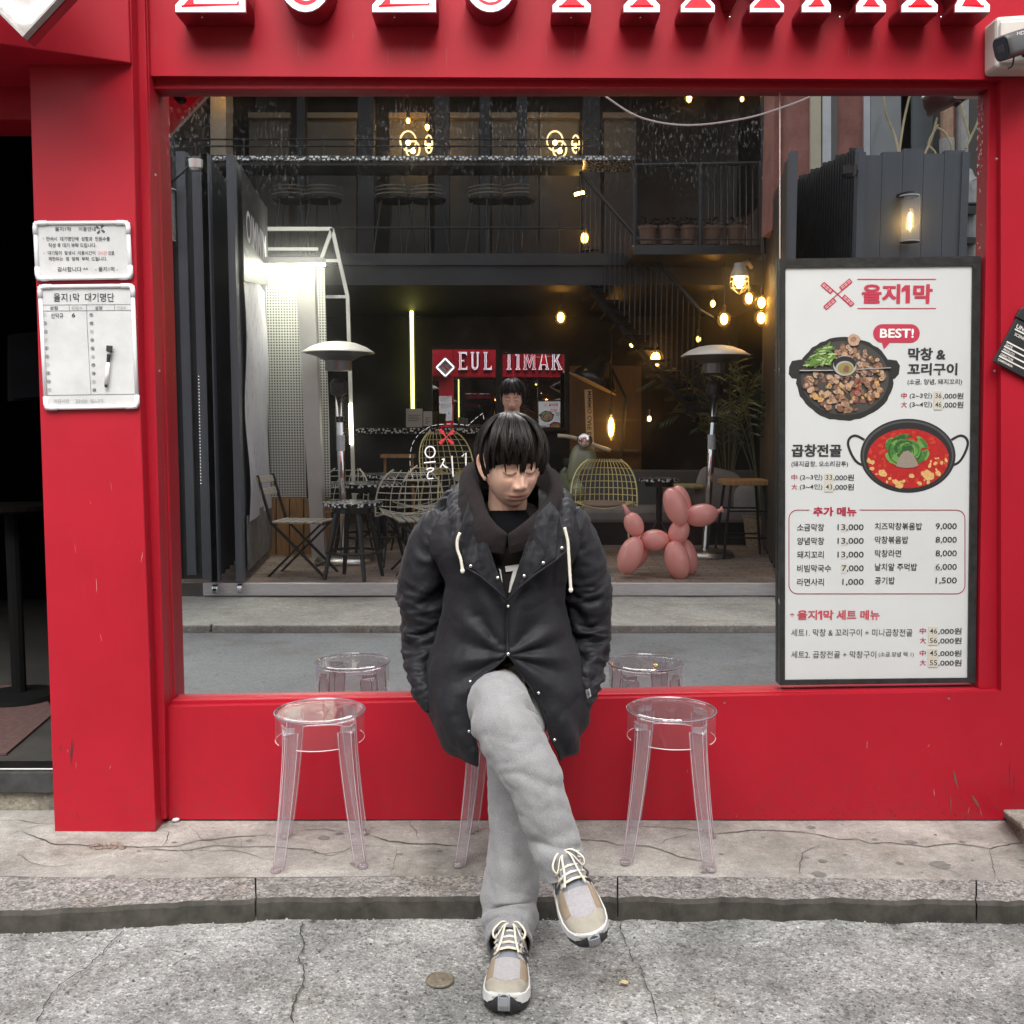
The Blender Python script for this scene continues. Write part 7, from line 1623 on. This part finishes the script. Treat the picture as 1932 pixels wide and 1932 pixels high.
# number print on the hoodie
def print_poly(polys, mat, parent, name, tree, off=.0025):
    for poly in polys:
        q = MB(); q.add([hit(x, y, off, 2.78, tree) for x, y in poly], [tuple(range(len(poly)-1, -1, -1))]); q.build(name, mat, parent)
M['print'] = pm('cracked white print', (.62,.61,.58), .8, 0, .12, 60)
print_poly([[(953,1068.5),(979,1064.5),(979,1072),(972,1092),(968,1116),(959.5,1118),(962,1098),(968,1077),(954.5,1079)]], M['print'], hd, 'number_print', hbvh, .006)
print_poly([[(941,1072),(945,1075),(948,1100),(946,1094)]], M['print'], hd, 'number_print', hbvh, .006)
# snaps, drawstrings, pocket label
M['snap'] = pm('snap metal', (.72,.70,.66), .22, 1)
def snap(px, py, Y=None, r=.0052):
    p = hit(px, py, .003) if Y is None else P(px, py, Y); q = MB(); q.lathe([(r,0),(r,.0015),(r*.7,.0035),(0,.0042)], p, 14, axis=Matrix.Rotation(PI/2,3,'X')); q.build('snap', M['snap'], coat, smooth=True)
for s_ in ((888,1068,2.760),(939,1090,2.757),(989,1086.6,2.757),(1025,1062,2.759),(1060,1034,2.763),(959,1144,None),(958.8,1234,None),(887.5,1286,None),(1016,1307.7,None),(885.5,1380,None),(1046,1396,None)): snap(*s_)
M['cord'] = pm('cream cord', (.70,.66,.56), .8)
for pts in ([(868,1005),(863,1018),(863,1036),(869,1054),(872.5,1074)],[(1065,995),(1071,1020),(1073,1045),(1075,1078),(1077,1110)]):
    q = MB(); pp_ = [Vector(v) for v in catmull([P(x, y, 2.752) for x, y in pts], 26)]; q.tube(pp_, .0042, 8); q.ell(pp_[-1]+Vector((0,0,-.004)), (.0062,.0062,.008), n=10, m=8); q.build('drawstring', M['cord'], coat, smooth=True)
q = MB(); q.add([hit(x, y, .010) for x, y in ((1104,1302),(1112,1299),(1115,1314),(1108,1319))], [(3,2,1,0)]); lb = q.build('pocket_label', pm('white label', (.72,.72,.70), .7), coat, solid=.001)
q = MB(); q.add([hit(x, y, .0115) for x, y in ((1107,1308),(1112,1307),(1112,1308.5),(1107,1309.5))], [(3,2,1,0)]); q.add([hit(x, y, .0115) for x, y in ((1108.6,1304),(1110,1304),(1110.8,1313),(1109.3,1313))], [(3,2,1,0)]); q.build('label_mark', M['ink'], lb)
# --- trousers
def leg_fold(kind):
    def f(t, a, p):
        d = .006*fbm((p.x, p.y, p.z*1.4), 8, 3)+.003*fbm(p, 22, 2)-.0035*max(0, 1-abs(fbm((p.x*.8, p.y*.8, p.z*1.5+p.x*.9), 9, 2))*3)**2
        if kind == 'front':
            d += .010*math.exp(-((t-.33)/.05)**2)*math.sin(a*2+t*60)*.8-.008*math.exp(-((t-.80)/.05)**2)*max(0, math.sin(-a+.4))+.006*math.exp(-((t-.87)/.04)**2)
        if kind == 'front':
            lf = max(0, -math.cos(a)); rt_ = max(0, math.cos(a))
            d -= .013*math.exp(-((t-.365-.05*math.sin(a))/.016)**2)*lf+.008*math.exp(-((t-.42-.05*math.sin(a))/.014)**2)*lf**.7; d += .007*math.exp(-((t-.395)/.018)**2)*lf
            d -= .009*math.exp(-((t-.845+.05*math.cos(a))/.018)**2)*max(0, -math.sin(a)+.3)*.8; d -= .006*math.exp(-((t-.60+.08*math.cos(a))/.02)**2)*max(0, -math.sin(a))
        else:
            d += .004*math.exp(-((t-.87)/.04)**2)-.005*math.exp(-((t-.93+.015*math.cos(a))/.012)**2)-.008*math.exp(-((t-.80-.04*math.cos(a))/.018)**2)*max(0, -math.sin(a)+.2)
            d += .005*math.sin(t*42+math.cos(a)*2.2)*math.exp(-((t-.80)/.09)**2)+.006*math.sin(a*3+t*9)*math.exp(-((t-.6)/.2)**2)
        return d
    return f
FL = [(965,1296,3.03,38,1.0),(950,1308,2.92,50,1.0),(942,1322,2.78,57,.95),(943,1338,2.665,60,1.0),(962,1385,2.595,62,1.0),(985,1430,2.555,57,1.0),(1003,1464,2.53,53,1.0),(1024,1519,2.51,51.5,1.0),(1039,1568,2.50,48.5,1.0),(1055,1612,2.49,46,1.05),(1067,1640,2.485,46,1.1)]
BL_ = [(985,1300,3.03,40,1.0),(985,1315,2.94,48,1.0),(983,1340,2.86,54,.95),(974,1400,2.78,54,1.0),(970,1470,2.74,50,1.0),(968,1540,2.71,47,1.0),(966,1610,2.68,49,1.0),(963,1670,2.65,53,1.0),(961,1715,2.625,53,1.05),(960,1750,2.59,49,1.2),(960,1784,2.545,46,1.45)]
q = MB(); v1, f1 = cloth_tube(FL, 130, 64, leg_fold('front'), cap=False); v2, f2 = cloth_tube(BL_, 130, 64, leg_fold('back'), cap=False); q.add(v1, f1); q.add(v2, f2)
q.ell(Vector((cM.x, cM.y-.0, .545)), (.155,.14,.08), n=28, m=16)
tr = q.build('trousers', M['marl'], man, smooth=True, solid=.005)
tbvh = BVHTree.FromPolygons(q.v, q.f)
for vv in (v1, v2):
    q = MB(); q.tube([vv[129*64+k]*1.0 for k in range(64)], .0040, 6, closed=True); q.build('hem_seam', M['marl'], tr, smooth=True)
q = MB(); q.tube([vv for vv in (v1[i*64+4]+Vector((.0005,-.0012,0)) for i in range(48, 129))], .0013, 5); q.build('side_seam', pm('seam grey', (.22,.22,.22), .95), tr)
# waist gathers and tie
q = MB(); rnd = random.Random(8)
for i in range(7): q.tube([P(955+i*6, 1249+abs(i-3)*1.5, 2.86), P(956+i*6.5, 1262, 2.845), P(962+i*7, 1282+i*2, 2.86)], .009, 8)
q.build('waist_gather', M['marl'], tr, smooth=True)
q = MB(); q.tube(catmull([P(985,1262,2.825), P(988,1285,2.82), P(993,1302,2.825)], 10), .0035, 6); q.build('waist_tie', pm('grey tie', (.30,.29,.27), .9), tr, smooth=True)
# small black embroidery on the thigh
q = MB()
for pl in ([(1013,1322),(1017,1322),(1017,1324),(1014.5,1324.5),(1015,1326),(1018,1326),(1018,1327.5),(1015.3,1328),(1015.8,1330),(1019,1329.5),(1019,1331.5),(1014.5,1332)],[(1021,1325),(1025,1327),(1024.5,1329),(1022.5,1328.5),(1023,1330),(1026,1331.5),(1025.5,1335),(1021.5,1333.5),(1022,1331.5),(1024,1332),(1021,1329.5)]):
    q.add([hit(x, y, .003, 2.8, tbvh) for x, y in pl], [tuple(range(len(pl)-1, -1, -1))])
q.build('embroidery', M['ink'], tr)
# --- shoes
SM = [pm('beige suede', (.33,.305,.25), .9, 0, .15, 20, bump=.3, bscale=200), pm('grey mesh', (.36,.345,.355), .8, 0, .12, 160, bump=.5, bscale=420), pm('tan suede', (.27,.21,.145), .9, 0, .15, 20), pm('pale grey leather', (.45,.44,.41), .6), pm('slate trim', (.19,.20,.23), .6)]
M['mid'] = pm('white midsole', (.66,.66,.64), .6, 0, .06, 20); M['outs'] = pm('black outsole', (.018,.018,.02), .6); M['lace'] = pm('cream laces', (.74,.68,.55), .85)
def make_shoe(name, T, parent, sgn):
    """local: +y toe, z up, ground at z=0"""
    def hw(y): return float(np.interp(y, [-.105,-.09,-.05,0,.05,.09,.125,.15,.170,.183,.190], [.012,.028,.036,.036,.041,.0465,.0475,.043,.033,.020,.006]))
    def spring(y): return .018*max(0, (y-.11)/.08)**2
    ys = np.concatenate([np.linspace(-.105, .10, 40), np.linspace(.105, .190, 34)])
    root = bpy.data.objects.new(name, None); COL.objects.link(root); root.parent = parent; root.matrix_parent_inverse = Matrix.Translation(-parent.location); root.empty_display_size = .03
    # upper
    n = 44; vs = []; fs = []; mi = []
    for y in ys:
        w_ = hw(y)*.965; top = float(np.interp(y, [-.105,-.08,-.03,.02,.06,.10,.13,.155,.175,.190], [.075,.094,.098,.100,.083,.066,.059,.051,.040,.028]))+spring(y); z0 = .026+spring(y)
        for k in range(n):
            a = PI*k/(n-1); c_, s_ = math.cos(a), math.sin(a); vs.append(T @ Vector((w_*math.copysign(abs(c_)**.72, c_)*(1-.22*s_**3 if y < .07 else 1-.05*s_**3), y, z0+(top-z0)*abs(s_)**.80)))
    for i in range(len(ys)-1):
        y = ys[i]
        for k in range(n-1):
            a = PI*(k+.5)/(n-1); u_ = abs(a-PI/2)/(PI/2); fs.append((i*n+k, (i+1)*n+k, (i+1)*n+k+1, i*n+k+1))
            capy = .150-.052*u_**1.6
            if y > capy: m_ = 0
            elif u_ < .42 and y > .075: m_ = 1
            elif u_ < .42 and y > .062: m_ = 4
            elif u_ < .60 and y > .055: m_ = 2
            elif y > .078 and .60 <= u_ < .86 and y < .125: m_ = 1
            elif u_ > .86 and y > .0: m_ = 2
            elif y > -.045: m_ = 3
            else: m_ = 0
            mi.append(m_)
    q = MB(); q.add(vs, fs); q.m = mi; q.build('upper', SM, root, smooth=True, solid=.002)
    ctr = [sum((vs[i*n+k] for k in range(n)), Vector())/n for i in range(len(ys))]
    def overlay(nm, cond, mt_, off):
        idx = {}; v2 = []; f2 = []
        for i in range(len(ys)-1):
            for k in range(n-1):
                a = PI*(k+.5)/(n-1); u_ = abs(a-PI/2)/(PI/2)
                if cond((ys[i]+ys[i+1])/2, u_, 1 if a < PI/2 else -1):
                    f = []
                    for (ii, kk) in ((i,k),(i+1,k),(i+1,k+1),(i,k+1)):
                        if (ii,kk) not in idx: idx[(ii,kk)] = len(v2); p = vs[ii*n+kk]; v2.append(p+(p-ctr[ii]).normalized()*off)
                        f.append(idx[(ii,kk)])
                    f2.append(tuple(f))
        qq = MB(); qq.add(v2, f2); qq.build(nm, mt_, root, smooth=True, solid=.0022)
    overlay('toe_guard', lambda y, u_, sd_: y > .146-.060*u_**1.3 and not (u_ > .9 and y < .05), SM[0], .0016)
    overlay('side_guard', lambda y, u_, sd_: u_ > .80 and .0 < y < .10, SM[0], .0018)
    for sd0 in (-1, 1): overlay('vamp_overlay', lambda y, u_, sd_: sd_ == sd0 and .36 < u_ < .48+.30*max(0, math.sin((y-.055)*34)) and .055 < y < .130, SM[2], .0018)
    overlay('eyestay', lambda y, u_, sd_: .26 < u_ < .80 and -.03 < y < .072-.05*max(0, u_-.5), SM[3], .0022)
    overlay('heel_counter', lambda y, u_, sd_: y < -.03+.03*u_ and u_ > .35, SM[0], .0020)
    q = MB(); vs = []; nn_ = 0
    for y in ys:
        s_ = spring(y); w_ = hw(y); vs += [T @ Vector(v) for v in ((-w_*.93, y, .008+s_),(-w_*1.10, y, .014+s_),(-w_*1.06, y, .034+s_*.9+(.008 if y < .06 else 0)),(-w_*.9, y, .038+s_),(w_*.9, y, .038+s_),(w_*1.06, y, .034+s_*.9+(.008 if y < .06 else 0)),(w_*1.10, y, .014+s_),(w_*.93, y, .008+s_))]
    m = 8; q.add(vs, [(i*m+k, i*m+(k+1) % m, (i+1)*m+(k+1) % m, (i+1)*m+k) for i in range(len(ys)-1) for k in range(m)]+[tuple(range(m)), tuple(range(len(vs)-1, len(vs)-m-1, -1))]); q.build('midsole', M['mid'], root, smooth=False)
    q = MB(); vs = []; mi = []
    for y in ys:
        s_ = spring(y); w_ = hw(y)*(1.03 if y > .12 else .96); zt = .0085+s_+(.020*max(0, (y-.150)/.04) if y > .15 else 0); e = .0035 if y > .14 else 0
        vs += [T @ Vector(v) for v in ((-w_, y+e*.6, s_-.0005),(-w_*1.0, y+e, zt),(-w_*.28, y+e*1.3, zt+.001),(w_*.28, y+e*1.3, zt+.001),(w_*1.0, y+e, zt),(w_, y+e*.6, s_-.0005))]
    m = 6; fs = [(i*m+k, i*m+(k+1) % m, (i+1)*m+(k+1) % m, (i+1)*m+k) for i in range(len(ys)-1) for k in range(m)]+[tuple(range(m)), tuple(range(len(vs)-1, len(vs)-m-1, -1))]
    q.add(vs, fs); q.build('outsole', M['outs'], root)
    def toe_y(x): return float(np.interp(abs(x), [.006,.020,.033,.043,.0475], [.190,.183,.170,.150,.125]))
    q = MB(); vs = []; xs_ = np.linspace(-.031, .031, 25)
    for x in xs_:
        y = toe_y(x)+.0045; s_ = spring(y-.0045); h_ = .026*max(0, 1-(abs(x)/.032)**2.2)+.008; nd = Vector((x*.5, 1-abs(x)*8, 0)).normalized()
        vs += [T @ Vector((x*1.06, y-.004, s_-.001)), T @ Vector((x*1.10, y+.003, s_+.010)), T @ Vector((x*1.07, y+.0015, s_+h_)), T @ Vector((x, y-.010, s_+h_+.001))]
    q.add(vs, [(i*4+k, i*4+k+1, i*4+k+5, i*4+k+4) for i in range(24) for k in range(3)]); q.build('toe_wrap', M['outs'], root, smooth=True, solid=.002)
    q = MB(); vs = []; xs_ = np.linspace(-.0125, .0125, 13)
    for i, x in enumerate(xs_):
        y = toe_y(x)+.0075; s_ = spring(y-.0075); o_ = .0012 if i % 2 else 0
        vs += [T @ Vector((x, y+o_-.001, s_+.004)), T @ Vector((x, y+.0025+o_, s_+.016)), T @ Vector((x, y+o_, s_+.032)), T @ Vector((x, y-.008, s_+.035))]
    q.add(vs, [(i*4+k, i*4+k+1, i*4+k+5, i*4+k+4) for i in range(12) for k in range(3)]); q.build('toe_bumper', pm('grey rubber', (.25,.26,.275), .6), root, smooth=False, solid=.0015)
    # tongue, laces
    q = MB(); tg = [(-.024,.060,.083),(.024,.060,.083),(.027,.015,.110),(.026,-.012,.122),(.016,-.020,.127),(-.016,-.020,.127),(-.026,-.012,.122),(-.027,.015,.110)]
    q.prism([T @ Vector((v[0], max(v[1], -.012), min(v[2], .122)) if sgn < 0 else v) for v in tg], T.to_3x3() @ Vector((0,.004,.007))); q.build('tongue', SM[4], root, bevel=.002)
    if sgn > 0: text3('991', T @ Matrix.Translation((0,-.004,.1262)) @ Matrix.Rotation(PI,4,'Z') @ Matrix.Rotation(math.radians(30),4,'X') , .009, M['ink'], root, 'lettering', .02, .026)
    def top(y): return float(np.interp(y, [-.03,.0,.02,.06,.10], [.122,.110,.103,.086,.069]))+.005
    q = MB()
    for i, y in enumerate((.066,.052,.038,.024,.010)):
        w_ = .027+.001*i; z = top(y)
        q.tube([T @ Vector(v) for v in ((-w_-.004, y-.003, z-.011),(-w_*.7, y, z),(0, y+.002, z+.004),(w_*.7, y+.003, z),(w_+.004, y+.006, z-.012))], .0052, 8, flat=.45)
    q.build('laces', M['lace'], root, smooth=True)
    q = MB(); z = top(.012)
    for s_ in (-1, 1):
        q.tube([T @ Vector(v) for v in catmull([(0,.010,z+.008),(s_*.018,.020,z+.016),(s_*.036,.040,z+.004),(s_*.030,.050,z-.008),(s_*.014,.028,z+.010),(0,.010,z+.009)], 22)], .0030, 8, flat=.5)
        q.tube([T @ Vector(v) for v in catmull([(0,.010,z+.008),(s_*.010,.030,z+.012),(s_*.016,.060,z-.006),(s_*.024,.082,z-.022)], 16)], .0028, 8, flat=.5)
    q.ell(T @ Vector((0,.010,z+.009)), (.008,.008,.006), n=10, m=8); q.build('lace_bow', M['lace'], root, smooth=True)
    for s_ in (-1, 1):
        R = Matrix(((0,0,s_),(s_,0,0),(0,1,0))).to_4x4()
        text3('N', T @ Matrix.Translation((s_*.0374,.050,.068)) @ Matrix.Rotation(-s_*.48,4,'Y') @ R, .030, M['ink'], root, 'side_mark', .04, .038)
        q = MB(); R_ = T.to_3x3(); q.tube([T @ Vector(v) for v in ((s_*.034,-.02,.09),(s_*.030,.02,.096),(s_*.026,.06,.080))], .0035, 6, flat=.6); q.build('eyestay', SM[3], root, smooth=True)
    return root
def shoe_matrix(toe_px, toe_Y, z_toe, heading, pitch, roll=0, yaw0=0):
    R = Matrix.Rotation(heading, 4, 'Z') @ Matrix.Rotation(pitch, 4, 'X') @ Matrix.Rotation(roll, 4, 'Y')
    p = P(*toe_px, toe_Y); tip = R @ Vector((0,.190,.02)); return Matrix.Translation(p-tip) @ R
# planted foot: toe towards the camera, flat on the gutter
toe = G(951, 1908, RZ+.02); R0_ = Matrix.Rotation(PI+math.radians(-4), 4, 'Z') @ Matrix.Scale(1.13, 4); T1 = Matrix.Translation(Vector((toe.x, toe.y, RZ+.001))-R0_ @ Vector((0,.190,0))) @ R0_
make_shoe('shoe', T1, man, -1)
# crossed foot: hangs ahead of the ankle, toe raised and turned to the right
Rc = Matrix.Rotation(PI+math.radians(17), 4, 'Z') @ Matrix.Rotation(math.radians(-24), 4, 'X') @ Matrix.Rotation(math.radians(15), 4, 'Y') @ Matrix.Scale(1.10, 4)
tp_ = P(1119, 1771, 2.315); T2 = Matrix.Translation(tp_-Rc @ Vector((0,.185,.035))) @ Rc
make_shoe('shoe', T2, man, 1)

# ---------------- the photographer, seen only in the mirror
ph = thing('person', 'photographer in a dark jacket reflected above the seated man, holding up a phone', 'person', (.0,-.36,0))
Rp = Matrix.Rotation(PI, 3, 'Z') @ Matrix.Rotation(math.radians(20), 3, 'X'); hp = Vector((0, -.30, 1.53)); TP = Matrix.Translation(hp) @ Rp.to_4x4()
pb = MB(); vs, fs = head_grid(TP, 90, 110); pb.add(vs, fs)
for s_ in (-1, 1): ear_shape(pb, TP, s_)
Z0 = -.01
pb.tube([hp+Vector((0,-.02,-.06)), (0,-.36,1.36), (0,-.38,1.24), (0,-.38,1.05), (0,-.38,.90)], [.052,.056,.13,.13,.14], 18)
for s_ in (-1, 1):
    sh = Vector((s_*.15,-.37,1.25)); el = Vector((s_*.20,-.26,1.05)); wr = Vector((s_*.085,-.105,1.215)); pb.tube([Vector((0,-.37,1.29)), sh, sh.lerp(el,.5), el, el.lerp(wr,.5), wr], [.06,.05,.042,.038,.034,.026], 12)
    fingers(pb, wr+Vector((-s_*.0,.01,.008)), Vector((-s_*.35,.85,.35)), Vector((0,-.2,1)), Vector((s_*1.0,.2,0)), .55, .9, 1)
    hpj = Vector((s_*.09,-.38,.92)); pb.tube([Vector((0,-.38,.92)), hpj, (s_*.10,-.36,.50), (s_*.11,-.38,.09+Z0), (s_*.11,-.30,.04+Z0), (s_*.12,-.20,.035+Z0)], [.10,.085,.058,.042,.038,.03], 14)
me = remeshed(pb, 'body', .004, 1); colour_mesh(me, TP); me.materials.append(M['skin']); link('body', me, ph)
hair_mesh(TP, 9, 2600, .050, -.004, M['hair'], ph, vol=.02)
q = MB(); q.lathe([(.06,.44),(.10,.40),(.165,.33),(.185,.22),(.175,.0),(.185,-.16),(.18,-.18)], (0,-.38,.96), 32); q.v = [(x*1.12, -.38+(y+.38)*.82, z) for x, y, z in q.v]; jk = q.build('jacket', M['coat'], ph, smooth=True)
for s_ in (-1, 1):
    q = MB(); q.tube(catmull([(s_*.12,-.37,1.29),(s_*.17,-.37,1.25),(s_*.20,-.32,1.16),(s_*.20,-.26,1.06),(s_*.16,-.19,1.11),(s_*.098,-.122,1.195)], 30), [.05]+[.068-.0009*k for k in range(28)]+[.035], 18); q.build('sleeve', M['coat'], jk, smooth=True)
q = MB()
for s_ in (-1, 1): q.tube(catmull([(s_*.075,-.38,.94),(s_*.10,-.37,.60),(s_*.105,-.375,.30),(s_*.11,-.375,.06)], 24), [.10-.0014*k for k in range(24)], 20)
q.build('trousers', pm('dark trousers', (.03,.03,.035), .9), ph, smooth=True)
for s_ in (-1, 1):
    q = MB(); q.tube([(s_*.11,-.42,.045),(s_*.112,-.34,.05),(s_*.118,-.22,.04),(s_*.12,-.16,.032)], [.038,.046,.044,.026], 14, flat=.8); q.build('shoe', M['black'], ph, smooth=True)
t = thing('phone', 'phone held up by the photographer behind the seated man in the mirror', 'phone', (0,-.02,1.30))
q = MB(); q.box((0,-.018,1.295), (.074,.008,.150), Matrix.Rotation(-TILT,3,'X')); q.build('phone_body', M['black'], t, bevel=.003)
q = MB(); q.box((0,-.0225,1.295), (.068,.0008,.143), Matrix.Rotation(-TILT,3,'X')); q.build('screen', pm('phone screen', (.02,.02,.02), .1, emit=.3, ecol=(.5,.3,.3)), t)
